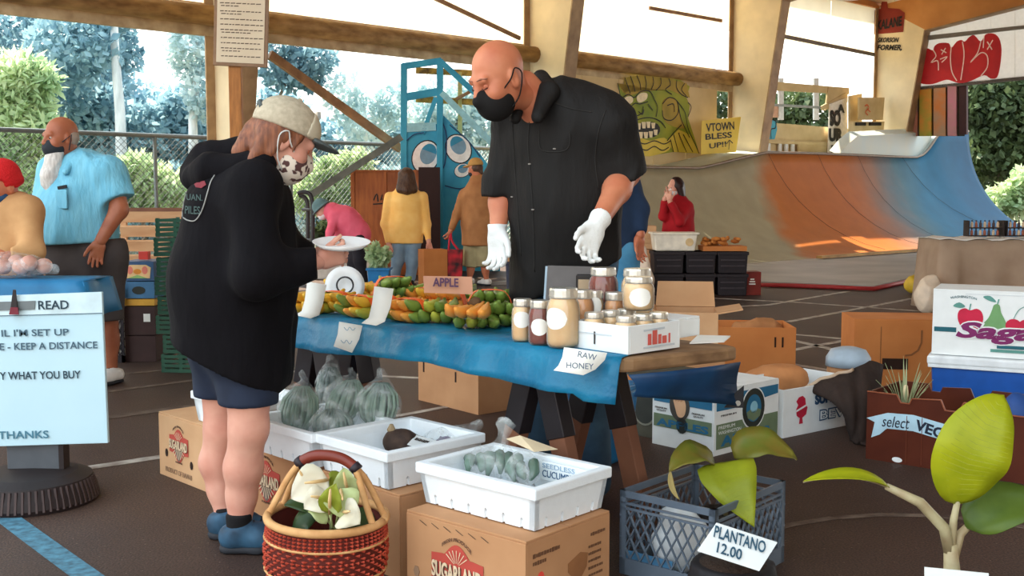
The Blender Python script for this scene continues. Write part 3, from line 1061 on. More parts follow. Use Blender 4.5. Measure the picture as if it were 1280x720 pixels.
# ---- lamp under the roof
lx = P(1062, -2, 22.0)
lr = empty('high_bay_lamp', 'white high bay lamp hanging under the roof', 'lamp', lx)
MB().lathe([(.05, .30), (.10, .26), (.30, .04), (.30, .0), (.02, .0)], n=18).build('lamp_shade', M('lamp_white', (240, 236, 226), rough=.4), lr, smooth=True)
MB().tube([(0, 0, .28), (0, 0, 1.6)], .012, n=6).build('rod', M('grey_rail'), lr)

# ---- chain-link fence
fence = empty('chain_link_fence', 'tall chain link fence with grey top rail', 'fence', WL(-8, -1.0, 0))
fo = WL(-8, -1.0, 0)
fm = M('galvanised', (108, 116, 118), rough=.4, metal=.4, var=.1)
MB().tube([WL(-13, -1, 2.14) - fo, WL(6.6, -1, 2.14) - fo], .035, n=8).build('top_rail', fm, fence, smooth=True)
for s in np.arange(-12.4, 6.7, 2.35):
    MB().tube([WL(s, -1, 0) - fo, WL(s, -1, 2.16) - fo], .03, n=8).build('fence_post', fm, fence, smooth=True)
wm = MB()
H = 2.1
for s in np.arange(-15, 6.6, .095):
    for sg in (1, -1):
        a0, a1 = (s, s + H) if sg > 0 else (s + H, s)
        a = WL(a0, -1 + .004 * sg, .04) - fo; b = WL(a1, -1 + .004 * sg, .04 + H) - fo
        wm.bar(a, b, .0065, .0065)
wo = wm.build('chain_link', fm, fence)
wo['kind'] = 'stuff'

# ================================================================== TREES
def leaf_cloud(name, blobs, n, size, mat, parent, seed=1, elong=1.6, droop=0.0, kind='stuff'):
    """blobs: (centre, radii); n leaf quads spread on and in them"""
    r = np.random.default_rng(seed)
    vol = np.array([b[1][0] * b[1][1] * b[1][2] for b in blobs]) ** (2 / 3)
    pick = r.choice(len(blobs), n, p=vol / vol.sum())
    C = np.array([list(b[0]) for b in blobs])[pick]; Rr = np.array([list(b[1]) for b in blobs])[pick]
    d = r.normal(size=(n, 3)); d /= np.linalg.norm(d, axis=1)[:, None]
    p = C + d * Rr * (r.uniform(.25, 1, (n, 1)) ** .5)
    a = r.normal(size=(n, 3)); a[:, 2] -= droop; a /= np.linalg.norm(a, axis=1)[:, None]
    b = np.cross(a, r.normal(size=(n, 3))); b /= np.linalg.norm(b, axis=1)[:, None]
    s = size * r.uniform(.6, 1.4, (n, 1))
    V = np.empty((n, 4, 3))
    V[:, 0] = p; V[:, 1] = p + a * s * elong * .5 + b * s * .5; V[:, 2] = p + a * s * elong; V[:, 3] = p + a * s * elong * .5 - b * s * .5
    me = bpy.data.meshes.new(name)
    me.from_pydata(V.reshape(-1, 3).tolist(), [], np.arange(n * 4).reshape(n, 4).tolist())
    me.update()
    o = link_mesh(name, me, mat, parent)
    if kind: o['kind'] = kind
    return o


def leafm(name, a, b, tr=.45):
    return M(name, a, rgb2=b, scale=1.3, rough=.5, translucent=tr, detail=6)


L_blue = leafm('leaves_blue_haze', (176, 208, 216), (104, 146, 164), .5)  # blue grey, dark and pale leaves: distance haze mixed into their colours
L_dark = leafm('leaves_dark_haze', (142, 178, 190), (84, 120, 136), .5)
L_pale = leafm('leaves_pale_haze', (222, 234, 232), (164, 196, 204), .5)
L_fern = leafm('leaves_fern', (216, 230, 186), (156, 188, 146), .5)
L_deep = leafm('leaves_deep_green', (104, 124, 82), (44, 56, 40), .25)
bark = M('pale_bark', (222, 226, 228), rgb2=(176, 184, 188), scale=3, rough=.7, stretch=(3, 3, .6))
bark_d = M('dark_bark', (120, 112, 104), rough=.8)


def tree(label, base_px, Y, trunk_px, blobs_px, n, size, lm, bm=bark, r0=.16, seed=1, elong=1.6, group='trees beyond the fence'):
    base = P(base_px, 250, Y); base.z = -.08
    t = empty('tree', label, 'tree', base, group=group)
    pts = [P(x, y, Y) - base for x, y in trunk_px]
    pts = [Vector((pts[0].x, pts[0].y, 0))] + pts
    nn = len(pts)
    MB().tube(pts, [r0 * (1 - .6 * i / (nn - 1)) for i in range(nn)], n=8).build('trunk', bm, t, smooth=True)
    k = Y / FPX
    bl = [(P(x, y, Y + dy) - base, (rx * k, max(rx, ry) * k * .7, ry * k)) for x, y, rx, ry, dy in blobs_px]
    leaf_cloud('foliage', bl, n, size, lm, t, seed, elong)
    return t


tree('tall pale barked tree with thin white trunk behind the fence', 150, 25, [(153, 230), (150, 140), (144, 70), (142, 10), (140, -40)], [(90, 60, 60, 50, 0), (60, 110, 60, 45, 1), (110, 20, 60, 40, 1), (160, -10, 60, 30, 1)], 5200, .13, L_blue, seed=2)
tree('slim white trunked tree beside the notice board', 240, 24, [(242, 200), (241, 150), (246, 90), (247, 40), (246, -20)], [(236, 60, 30, 40, 0), (255, 120, 25, 35, 0), (225, -10, 40, 30, 0)], 2200, .11, L_pale, seed=3, r0=.13)
tree('broad blue grey leaved tree behind the bearded man', 60, 28, [(62, 220), (66, 120), (60, 40)], [(30, 70, 80, 60, 0), (90, 120, 70, 60, 0), (130, 190, 60, 50, 0), (60, 180, 70, 50, 0), (110, 60, 70, 50, 1)], 7500, .15, L_dark, bark_d, seed=4)
tree('bushy blue grey tree below the pale trunks', 190, 27, [(192, 220), (190, 170)], [(190, 170, 60, 45, 0), (230, 190, 55, 45, 0), (160, 215, 60, 40, 0), (240, 140, 40, 30, 0), (120, 140, 45, 40, 0)], 6500, .13, L_blue, bark_d, seed=5)
tree('feathery light green tree by the edge of the fence', 30, 21, [(28, 220), (26, 140), (27, 80)], [(28, 100, 42, 30, 0), (20, 140, 40, 30, 0), (40, 170, 45, 30, 0), (15, 200, 50, 35, 0), (60, 225, 50, 28, 0)], 12000, .075, L_fern, bark_d, r0=.07, seed=6, elong=3.2)
tree('pale bush with arching light green fronds behind the crates', 175, 20.5, [(178, 240), (176, 215)], [(170, 222, 36, 26, 0), (200, 240, 32, 26, 0), (150, 245, 40, 25, 0)], 5200, .075, L_fern, bark_d, r0=.05, seed=7, elong=3.2)
tree('blue grey tree behind the sloping brown brace', 400, 27, [(402, 230), (398, 140)], [(400, 190, 60, 40, 0), (345, 150, 40, 40, 0), (450, 205, 50, 35, 0), (365, 215, 50, 35, 0), (470, 165, 36, 30, 0)], 6800, .13, L_blue, bark_d, seed=8)
tree('sparse dark leaved branch tree under the beam', 360, 24, [(352, 200), (350, 120), (372, 70)], [(350, 60, 28, 22, 0), (395, 75, 26, 20, 0), (375, 95, 30, 18, 0), (345, 95, 20, 18, 0)], 1100, .12, L_dark, bark_d, r0=.06, seed=9)
tree('thin pale stemmed tree with sparse foliage near the blue tower', 460, 24, [(455, 230), (458, 170), (455, 120)], [(455, 150, 36, 40, 0), (430, 120, 30, 30, 0), (490, 130, 30, 30, 0)], 1300, .10, L_pale, seed=10, r0=.05)
tree('light green shrub behind the fence beside the capped woman', 412, 20.5, [(412, 240)], [(410, 222, 30, 26, 0), (390, 245, 32, 20, 0), (440, 235, 30, 20, 0), (445, 205, 20, 16, 0)], 3600, .075, L_fern, bark_d, r0=.04, seed=11, elong=2.5)
tree('pale tree seen through the railing of the blue tower', 570, 28, [(575, 220), (572, 150)], [(560, 130, 50, 40, 0), (600, 150, 40, 40, 0), (530, 170, 40, 40, 0), (580, 200, 50, 40, 0)], 4200, .12, L_pale, bark_d, seed=12)
tree('deep green tree seen through the far open bay', 1000, 36, [(1000, 200), (1000, 150)], [(985, 135, 40, 22, 0), (1020, 140, 30, 25, 0), (950, 140, 40, 25, 0), (1000, 180, 60, 30, 0), (890, 130, 24, 30, 0)], 3200, .16, L_deep, bark_d, seed=13)
tree('dark leafy tree filling the opening beside the ramp', 1250, 36, [(1250, 240), (1250, 150)], [(1250, 140, 60, 40, 0), (1235, 190, 50, 40, 0), (1290, 180, 50, 60, 0), (1225, 120, 40, 30, 0), (1270, 110, 50, 30, 0)], 8000, .17, L_deep, bark_d, seed=14)
tree('pale green shrub at the foot of the opening beside the ramp', 1262, 33, [(1262, 262)], [(1258, 250, 30, 22, 0), (1285, 235, 26, 30, 0), (1240, 262, 20, 14, 0)], 1900, .14, L_fern, bark_d, r0=.04, seed=15)
tree('tall dark tree rising behind the leafy one in the gable opening', 1290, 40, [(1290, 240), (1290, 100)], [(1290, 120, 90, 70, 0), (1250, 200, 70, 60, 0), (1320, 230, 60, 60, 0)], 6000, .2, L_deep, bark_d, seed=16)
# far hedge closing the view between trunks
tree('hazy far tree with pale blue foliage behind the others', 120, 36, [(122, 230), (120, 120)], [(40, 140, 110, 80, 0), (160, 160, 100, 60, 0), (260, 180, 70, 50, 0), (100, 80, 70, 40, 0)], 9000, .17, L_blue, bark_d, seed=17)
tree('hazy far tree behind the sloping brace with pale foliage', 400, 36, [(402, 230), (400, 150)], [(380, 200, 90, 45, 0), (470, 205, 70, 40, 0), (320, 190, 60, 50, 0), (540, 200, 60, 40, 0)], 6500, .16, L_pale, bark_d, seed=18)
for i, (x, Y, lm, w, lab) in enumerate([(40, 22.5, L_blue, 60, 'dense blue grey bush behind the bearded man'), (130, 23, L_pale, 60, 'pale bush between the bearded man and the crates'), (210, 22.5, L_blue, 50, 'rounded blue grey bush behind the green crates'),
                                    (340, 23, L_pale, 55, 'pale bush behind the shopper'), (430, 23.5, L_blue, 60, 'rounded blue grey bush behind the hand truck'), (500, 24, L_pale, 55, 'pale bush behind the plywood cabinet'), (590, 25, L_blue, 60, 'blue grey bush behind the blue tower')]):
    tree(lab, x, Y, [(x, 262)], [(x - w * .3, 262, w * .7, 34, 0), (x + w * .4, 258, w * .7, 36, .3), (x, 232, w * .6, 28, .2), (x, 285, w, 20, 0)], 3600, .12, lm, bark_d, r0=.04, seed=40 + i)

# ================================================================== PEOPLE
def nrm(v):
    return Vector(v).normalized()


def basis(fwd, up):
    f = nrm(fwd)
    u = Vector(up)
    u = (u - f * u.dot(f)).normalized()
    return f.cross(u), f, u         # right, forward, up


def head_sdf(c, fwd, up, k=1.0, h=.006, ears=True, neck=None):
    r, f, u = basis(fwd, up)
    R = Matrix((r, f, u)).transposed()
    c = Vector(c)
    at = lambda a, b, d: c + (r * a + f * b + u * d) * k
    S = SDF(h)
    E = lambda p, rad, kk=.02, sub=False: S.ell(at(*p), [x * k for x in rad], R, kk, sub=sub)
    E((0, -.012, .035), (.076, .097, .09))
    E((0, .02, -.042), (.059, .072, .082), .04)
    E((0, .066, -.104), (.026, .022, .02), .03)
    for s in (-1, 1):
        E((.042 * s, .06, -.035), (.026, .03, .03), .03)
        E((.034 * s, .099, .0), (.019, .014, .012), .012, True)
        if ears:
            E((.077 * s, -.008, -.012), (.011, .02, .034), .01)
            E((.086 * s, -.004, -.01), (.006, .01, .018), .006, True)
    S.cone(at(-.036, .084, .022), at(.036, .084, .022), .013 * k, .013 * k, .02)
    S.cone(at(0, .09, .012), at(0, .113, -.03), .009 * k, .014 * k, .016)
    for s in (-1, 1): E((.013 * s, .1, -.034), (.01, .012, .009), .008)
    S.cone(at(-.02, .09, -.066), at(.02, .09, -.066), .009 * k, .009 * k, .01)
    S.cone(at(-.018, .088, -.078), at(.018, .088, -.078), .01 * k, .01 * k, .008)
    if neck is not None:
        S.cone(at(0, -.03, -.06), neck, .056 * k, .062 * k, .04)
    return S, at, R


skin_lid = M('skin_lid', (186, 108, 80), rough=.5)


def eyes(parent, at, off, k=1.0, name='eye', lidded=False):
    mw = skin_lid if lidded else M('eye_white', (168, 150, 140), rough=.4)
    mi = M('eye_dark', (38, 26, 20), rough=.2)
    for s in (-1, 1):
        c = at(.033 * s, .079, -.001) - Vector(off)
        n = (at(.033 * s, .2, -.03) - Vector(off) - c).normalized()
        bm_ = MB()
        R = n.to_track_quat('Z', 'Y').to_matrix()
        prof = [(0.0001, -.012)] + [(.012 * math.sin(t), -.012 * math.cos(t)) for t in (.5, 1.0, 1.57, 2.1, 2.6)] + [(0.0001, .012)]
        bm_.lathe([(a * k, b * k) for a, b in prof], n=10)
        bm_.v = [tuple(c + R @ Vector(v)) for v in bm_.v]
        e = bm_.build('eye', mw, parent, smooth=True)
        if lidded: continue
        ir = MB().lathe([(.0001, .0128 * k), (.006 * k, .0122 * k), (.006 * k, .011 * k)], n=10)
        ir.v = [tuple(c + R @ Vector(v)) for v in ir.v]
        ir.build('iris', mi, e)


def hand_sdf(S, w, d, t, curl=.5, k=1.0, spread=.1, thumb=.6):
    """w wrist, d finger direction, t towards the thumb; palm faces d x t side given by sign of curl"""
    w = Vector(w); d = nrm(d)
    t = Vector(t); t = (t - d * t.dot(d)).normalized()
    n = d.cross(t).normalized()
    if curl < 0: n = -n; curl = -curl
    S.cone(w, w + d * .03 * k, .026 * k, .03 * k, .02, flat=(n, 1.25))
    for a in (-.028, -.01, .01, .028):
        S.cone(w + d * .025 * k + t * a * .7 * k, w + d * .088 * k + t * a * k, .017 * k, .0125 * k, .018, flat=(n, 1.05))
    Ls = (.068, .078, .073, .056)
    for i, a in enumerate((.031, .0105, -.0105, -.03)):
        p = w + d * (.088 - (.006 if i in (0, 3) else 0)) * k + t * a * k
        ang = 0.0
        dd = (d + t * a / .03 * spread).normalized()
        for j, fr in enumerate((.46, .31, .23)):
            ang += curl * (.55 if j == 0 else .75) * (1 + .12 * i)
            q = p + (dd * math.cos(ang) + n * math.sin(ang)) * Ls[i] * fr * k
            S.cone(p, q, (.0098 - .0008 * j) * k, (.009 - .0009 * j) * k, .003)
            p = q
    p = w + d * .022 * k + t * .024 * k
    dd = (d * .72 + t * thumb + n * .28).normalized()
    q = p + dd * .044 * k
    S.cone(p, q, .017 * k, .0118 * k, .015)
    q2 = q + (dd * .8 + d * .4 + n * .3).normalized() * .034 * k
    S.cone(q, q2, .0112 * k, .0095 * k, .004)
    q3 = q2 + (dd * .55 + d * .6 + n * .4).normalized() * .026 * k
    S.cone(q2, q3, .0096 * k, .008 * k, .004)


def shoe(parent, off, heel, toe_dir, mat, sole_mat, L=.28, h=.009, name='shoe', tilt=0.0):
    heel = Vector(heel); d = nrm(toe_dir)
    s = d.cross(UP).normalized()
    S = SDF(h)
    b = heel + UP * .05
    S.cone(b + d * .03, b + d * .12, .045, .048, .03, flat=(UP, .95))
    S.cone(b + d * .12, b + d * (L - .05) - UP * .015, .046, .036, .03, flat=(UP, 1.1))
    S.cone(b + d * .03 + UP * .01, b + d * .045 + UP * .035, .046, .05, .03, clip=[(b + UP * .034, (d * -.3 + UP))])
    pt = S.surf(clip=[(heel + UP * .022, -UP)])
    o = sdf_object(name, [pt], mat, parent, off)
    S2 = SDF(h)
    S2.cone(b + d * .025 - UP * .035, b + d * .12 - UP * .035, .046, .047, .03)
    S2.cone(b + d * .12 - UP * .035, b + d * (L - .045) - UP * .035, .047, .042, .03)
    sdf_object('sole', [S2.surf(clip=[(heel + UP * .003, -UP), (heel + UP * .03, UP)])], sole_mat, o, off)
    for i in range(4):
        p = b + d * (.10 + .028 * i) + UP * (.05 - .009 * i)
        MB().tube([p - s * .026 - UP * .004, p + UP * .008, p + s * .026 - UP * .004], .004, n=5).build('lace', sole_mat, o, off=off)
    return o


skin_tan = M('skin_tan', (206, 132, 98), rgb2=(184, 104, 74), scale=9, rough=.45, sss=.06)
skin_ruddy = M('skin_ruddy', (196, 116, 84), rgb2=(168, 88, 62), scale=10, rough=.45, sss=.06)
skin_pale = M('skin_pale', (226, 172, 150), rgb2=(206, 142, 122), scale=9, rough=.5, sss=.06)
skin_brown = M('skin_brown', (176, 108, 78), rgb2=(150, 84, 58), scale=9, rough=.45, sss=.05)
white_rub = M('sole_white', (214, 214, 210), rough=.6)
dark_rub = M('sole_dark', (40, 42, 48), rough=.7)

# ---------------------------------------------------------------- the vendor in black
VY = 4.2
off = P(705, 300, VY); off.z = 0
ven = empty('person', 'bald vendor in a black shirt, black face mask and white gloves behind the stall table', 'person', off)
cloth_blk = M('black_cotton', (24, 22, 21), rough=.75, var=.2, scale=6, bump=.7, bscale=4, stretch=(3.5, 3.5, .9), spec=.3)
cloth_blk2 = M('black_jersey', (20, 18, 18), rough=.9, var=.1, scale=6)
hS, at, R = head_sdf(P(623, 97, 4.02), (-.72, -.52, -.42), (-.34, -.26, .9), 1.06, .0055, neck=P(668, 122, 4.15))
bd = SDF(.009)
bd.cone(P(655, 108, 4.1), P(684, 150, 4.18), .06, .09, .04)
Lel, Lwr = P(783, 216, 4.14), P(748, 278, 3.86)
Rel, Rwr = P(630, 232, 4.34), P(622, 286, 4.24)
bd.cone(P(762, 158, 4.08), Lel, .055, .05, .03)
bd.cone(Lel, Lel.lerp(Lwr, .35), .05, .05, .03)
bd.cone(Lel.lerp(Lwr, .35), Lwr, .05, .032, .03)
bd.cone(P(642, 150, 4.34), Rel, .055, .05, .03)
bd.cone(Rel, Rel.lerp(Rwr, .4), .05, .048, .03)
bd.cone(Rel.lerp(Rwr, .4), Rwr, .048, .032, .03)
bd.cone(P(690, 150, 4.2), P(705, 330, 4.35), .10, .10, .05)
bd.cone(P(762, 158, 4.1), P(642, 150, 4.32), .05, .05, .05)
sdf_object('body', [bd.surf(), hS.surf()], skin_tan, ven, off)
eyes(ven, at, off, 1.06, lidded=True)
# brows and closed-looking lids
lid = MB()
for s in (-1, 1):
    MB().tube([at(.020 * s, .094, -.006), at(.033 * s, .0965, -.009), at(.046 * s, .089, -.005)], .0022, n=5).build('eyelash', M('lash', (70, 40, 32), rough=.8), ven, smooth=True, off=off)
bw = MB()
for s in (-1, 1):
    MB().tube([at(.012 * s, .098, .024), at(.034 * s, .097, .029), at(.055 * s, .082, .024)], [.002, .0035, .002], n=6).build('eyebrow', M('grey_brow', (150, 100, 80), rough=.8), ven, smooth=True, off=off)
# mask
mk = SDF(.006)
mk.ell(at(0, .045, -.068), [.071, .078, .075], R, .01)
mk.cone(at(0, .104, -.022), at(0, .118, -.042), .014, .017, .03)
sdf_object('face_mask', [mk.surf(clip=[(at(0, .1, -.004), at(0, .25, 1) - at(0, 0, 0)), (at(0, .012, 0), at(0, -1, .25) - at(0, 0, 0))])], cloth_blk2, ven, off)
lp = MB()
for s in (-1, 1):
    MB().tube(smooth_line([at(.066 * s, .04, -.03), at(.083 * s, .008, -.005), at(.092 * s, -.014, .022), at(.092 * s, -.034, -.005), at(.078 * s, -.006, -.07), at(.062 * s, .03, -.1)], 4), .0028, n=5).build('ear_loop', cloth_blk2, ven, smooth=True, off=off)
# shirt: torso, sleeves with rolled cuffs
f_v = nrm((-.5, -.86, 0))
sh = SDF(.01)
sh.cone(P(700, 172, 4.2), P(706, 250, 4.22), .225, .225, .06, flat=(f_v, 1.45))
sh.cone(P(706, 250, 4.22), P(708, 338, 4.28), .225, .23, .06, flat=(f_v, 1.35))
sh.cone(P(690, 320, 4.27), P(684, 372, 4.27), .16, .15, .06, flat=(f_v, 1.2))
sh.cone(P(665, 128, 4.2), P(750, 146, 4.12), .085, .095, .07)
sh.cone(P(650, 140, 4.3), P(752, 158, 4.12), .10, .10, .08)
Lsl = Lel.lerp(Lwr, .1); Rsl = Rel.lerp(Rwr, .18)
dl = (Lwr - P(762, 158, 4.08)).normalized()
sh.cone(P(762, 160, 4.08), Lsl + Vector((.01, 0, 0)), .092, .082, .05, clip=[(Lsl, (Lsl - P(762, 158, 4.08)))])
sh.cone(P(644, 150, 4.32), Rsl, .085, .074, .04, clip=[(Rsl, Vector((0, 0, -1)))])
sh.cone(Lsl - (Lsl - P(762, 158, 4.08)).normalized() * .05, Lsl, .09, .093, .012, clip=[(Lsl + dl * .01, (Lsl - P(762, 158, 4.08)))])
sh.cone(Rsl + UP * .05, Rsl, .079, .082, .012, clip=[(Rsl - UP * .01, -UP)])
shirt = sdf_object('shirt', [sh.surf(clip=[(P(722, 345, 4.3), (.42, 0, -.9))], disp=folds(.013, 15, 3))], cloth_blk, ven, off)
# open front: inner black tee strip, placket edges, collar, pocket, buttons
fr = lambda x, y, Y: P(x, y, Y) - off
cl = SDF(.007)
cl.cone(P(685, 116, 4.07), P(672, 146, 4.0), .04, .026, .03, flat=(f_v, 1.3))
cl.cone(P(676, 98, 4.22), P(687, 116, 4.09), .034, .04, .03)
cl.cone(P(650, 124, 4.14), P(644, 148, 4.08), .028, .022, .03)
sdf_object('collar', [cl.surf()], cloth_blk, ven, off)
# trousers
tr = SDF(.012)
tr.cone(P(690, 325, 4.32), P(730, 325, 4.28), .125, .125, .08)
kneeA, kneeB = P(676, 330, 4.36), P(738, 330, 4.3)
kneeA.z = .5; kneeB.z = .5
tr.cone(P(686, 330, 4.33), kneeA, .115, .08, .05); tr.cone(P(734, 330, 4.29), kneeB, .115, .08, .05)
fa = Vector((kneeA.x - .01, kneeA.y + .03, .08)); fb = Vector((kneeB.x + .02, kneeB.y + .02, .08))
tr.cone(kneeA, fa, .08, .07, .03); tr.cone(kneeB, fb, .08, .07, .03)
sdf_object('trousers', [tr.surf(disp=folds(.006, 16, 5))], M('blue_denim', (70, 104, 134), rgb2=(48, 74, 100), scale=8, rough=.8), ven, off)
for p in (fa, fb):
    shoe(ven, off, (p.x, p.y + .05, 0), (-.4, -.9, 0), M('shoe_black', (34, 32, 34), rough=.6), dark_rub)
glove_m = M('white_glove', (232, 234, 232), rough=.7, var=.04, scale=30, bump=.15)
gl = SDF(.0042)
hand_sdf(gl, P(746, 281, 3.855), P(729, 322, 3.80) - P(746, 281, 3.86), (-.75, -.45, .1), curl=-.55, k=1.12, spread=.18)
gl.cone(P(751, 272, 3.88), P(745, 282, 3.855), .041, .034, .01, clip=[(P(751, 272, 3.88), Lel - Lwr)])
sdf_object('glove', [gl.surf()], glove_m, ven, off, relax=0)
gl = SDF(.0042)
hand_sdf(gl, P(621, 288, 4.23), P(622, 330, 4.2) - P(620, 288, 4.23), (.8, -.55, .1), curl=.55, k=1.12, spread=.14)
gl.cone(P(622, 280, 4.25), P(621, 290, 4.23), .041, .034, .01, clip=[(P(622, 280, 4.25), UP)])
sdf_object('glove', [gl.surf()], glove_m, ven, off, relax=0)
from mathutils.bvhtree import BVHTree


def surface_of(o, off):
    me = o.data
    return BVHTree.FromPolygons([v.co + Vector(off) for v in me.vertices], [tuple(p.vertices) for p in me.polygons])


sv_tree = surface_of(shirt, off)


def on_shirt(x, y, lift=.001):
    d_ = ray(x, y).normalized()
    h_ = sv_tree.ray_cast(_o, d_)
    return (h_[0] - d_ * lift if h_[0] is not None else P(x, y, 4.0)) - off


seam_m = M('shirt_seam', (36, 34, 32), rough=.8)
for nm, pts in (('placket', [(663, 142), (660, 180), (664, 230), (667, 290), (668, 340)]), ('placket', [(640, 150), (643, 200), (647, 260), (651, 320)]), ('pocket_flap', [(674, 164), (674, 180), (678, 188), (692, 190), (706, 188), (712, 180), (712, 164)]), ('sleeve_seam', [(757, 138), (748, 165), (744, 200), (748, 235)]), ('yoke_seam', [(690, 128), (715, 136), (740, 140)])):
    MB().tube([on_shirt(p[0], p[1]) for p in smooth_line(pts, 6)], .0025, n=5).build(nm, seam_m, shirt, smooth=True)
for x, y in ((693, 186), (662, 205), (666, 262), (640, 246)):
    MB().lathe([(.0001, -.003), (.006, -.002), (.006, .002), (.0001, .003)], n=8, c=on_shirt(x, y, .003)).build('button', M('button_grey', (140, 136, 130), rough=.4), shirt)

# ---------------------------------------------------------------- the customer in the black hoodie
CY = 3.72
off = P(300, 300, CY); off.z = 0
cus = empty('person', 'shopper in a black hoodie, pale cap and navy shorts reaching over the table', 'person', off)
hS, at, R = head_sdf(P(355, 175, 3.70), (.80, .34, -.46), (.42, .17, .88), 1.0, .0055, neck=P(318, 200, 3.72))
bd = SDF(.009)
lL = [P(278, 490, 3.84), P(276, 535, 3.84), P(270, 578, 3.86), P(276, 612, 3.86), P(284, 655, 3.84)]
lR = [P(311, 490, 3.66), P(310, 536, 3.66), P(304, 585, 3.69), P(302, 620, 3.70), P(299, 664, 3.68)]
for L, rad in ((lL, (.075, .056, .057, .045, .034)), (lR, (.08, .062, .064, .05, .037))):
    for i in range(4):
        bd.cone(L[i], L[i + 1], rad[i], rad[i + 1], .03)
    k2 = L[1] + Vector((.025, .0, .005))
    bd.ell(k2, (.04, .04, .05), None, .03)
bd.cone(P(290, 440, 3.75), P(300, 250, 3.75), .1, .1, .05)
bd.cone(P(300, 250, 3.75), P(320, 195, 3.73), .08, .05, .05)
bd.cone(P(322, 345, 3.50), P(398, 326, 3.62), .04, .03, .02)
bd.cone(P(356, 318, 3.93), P(393, 322, 3.86), .04, .03, .02)
hd = SDF(.0042)
hand_sdf(hd, P(397, 327, 3.62), P(424, 319, 3.64) - P(397, 327, 3.62), (.0, -.35, .9), curl=-1.0, k=.9, thumb=.35)
hand_sdf(hd, P(392, 322, 3.86), P(418, 318, 3.86) - P(392, 322, 3.86), (-.1, -.5, .8), curl=.6, k=.88)
sdf_object('body', [bd.surf(), hS.surf(), hd.surf()], skin_pale, cus, off)
eyes(cus, at, off, lidded=True)
hair_red = M('hair_auburn', (150, 92, 62), rgb2=(96, 56, 40), scale=3, stretch=(30, 30, 4), rough=.5)
hr = SDF(.007)
hr.ell(at(0, -.02, .035), [.086, .1, .1], R, .02, clip=[(at(0, .055, 0), at(0, 1, .25) - at(0, 0, 0))])
hr.cone(at(-.02, -.085, -.02), at(-.01, -.11, -.105), .05, .03, .03)
hr.cone(at(.045, -.06, -.02), at(.06, -.07, -.12), .04, .022, .03)
hr.cone(at(-.045, -.06, -.02), at(-.05, -.07, -.12), .04, .022, .03)
hr.cone(at(.07, -.01, .02), at(.078, -.03, -.07), .018, .012, .02)
hr.cone(at(.075, .035, .03), at(.079, .03, -.03), .012, .006, .02)
sdf_object('hair', [hr.surf(disp=folds(.004, 90, 2, .3))], hair_red, cus, off)
capm = M('cap_mesh', (196, 184, 160), rgb2=(172, 160, 138), scale=60, rough=.8)
capb = M('cap_brim', (84, 92, 92), rough=.8, var=.1)
cp = SDF(.006)
cp.ell(at(0, -.014, .045), [.096, .117, .10], R, .01, clip=[(at(0, 0, .03), at(0, .12, -1) - at(0, 0, 0))])
cap = sdf_object('cap', [cp.surf()], capm, cus, off)
cf = SDF(.006)
cf.ell(at(0, -.010, .045), [.0975, .1185, .1015], R, .01, clip=[(at(0, 0, .032), at(0, .12, -1) - at(0, 0, 0)), (at(0, .045, 0), at(0, -1, 0) - at(0, 0, 0))])
sdf_object('front_panel', [cf.surf()], M('cap_front', (206, 196, 172), rough=.8), cap, off)
brm = SDF(.005)
brm.ell(at(0, .108, .034), [.09, .10, .024], R, .01, clip=[(at(0, .085, 0), at(0, -1, -.2) - at(0, 0, 0))])
br_ = brm.surf(clip=[(at(0, .1, .036), at(0, .1, -1) - at(0, 0, 0))])
sdf_object('brim', [br_], capb, cap, off)
MB().tube([at(.03, -.118, .058), at(.0, -.128, .075), at(-.03, -.118, .058)], .01, n=6).build('strap', capb, cap, smooth=True, off=off)
MB().lathe([(.0001, .012), (.008, .009), (.01, 0)], n=8, c=at(0, -.012, .142)).build('button', capm, cap, off=off)
# printed mask
msk = M('printed_mask', (236, 222, 206), rgb2=(90, 60, 58), scale=38, rough=.8, detail=1)
_r = msk.node_tree.nodes['Color Ramp'] if 'Color Ramp' in msk.node_tree.nodes else [n for n in msk.node_tree.nodes if n.type == 'VALTORGB'][0]
_r.color_ramp.elements[0].position = .42; _r.color_ramp.elements[1].position = .46
mk = SDF(.006)
mk.ell(at(0, .043, -.066), [.070, .078, .074], R, .01)
mk.cone(at(0, .102, -.025), at(0, .116, -.042), .014, .016, .03)
sdf_object('face_mask', [mk.surf(clip=[(at(0, .1, -.006), at(0, .2, 1) - at(0, 0, 0)), (at(0, .01, 0), at(0, -1, 0) - at(0, 0, 0))])], msk, cus, off)
lp = MB()
for s in (-1, 1):
    MB().tube(smooth_line([at(.066 * s, .04, -.03), at(.083 * s, .008, -.005), at(.092 * s, -.014, .022), at(.092 * s, -.034, -.005), at(.078 * s, -.006, -.07), at(.062 * s, .03, -.1)], 4), .0028, n=5).build('ear_loop', white_rub, cus, smooth=True, off=off)
# hoodie
hood_m = M('hoodie_black', (14, 12, 16), rough=.9, var=.15, scale=5, bump=.6, bscale=4, stretch=(3, 3, .9), spec=.2)
hd = SDF(.01)
hd.cone(P(298, 262, 3.73), P(293, 350, 3.74), .178, .205, .08)
hd.cone(P(293, 350, 3.74), P(293, 455, 3.74), .207, .21, .08)
hd.cone(P(316, 210, 3.73), P(298, 262, 3.73), .075, .15, .08)
hd.cone(P(285, 232, 3.86), P(322, 232, 3.58), .09, .085, .08)
hd.cone(P(318, 236, 3.57), P(322, 342, 3.50), .085, .082, .06)
hd.cone(P(322, 342, 3.50), P(396, 327, 3.615), .082, .055, .05, clip=[(P(396, 327, 3.615), (1, .2, 0))])
hd.cone(P(335, 240, 3.88), P(352, 315, 3.94), .075, .07, .06)
hd.cone(P(352, 315, 3.94), P(390, 322, 3.87), .068, .048, .05, clip=[(P(390, 322, 3.87), (1, .0, 0))])
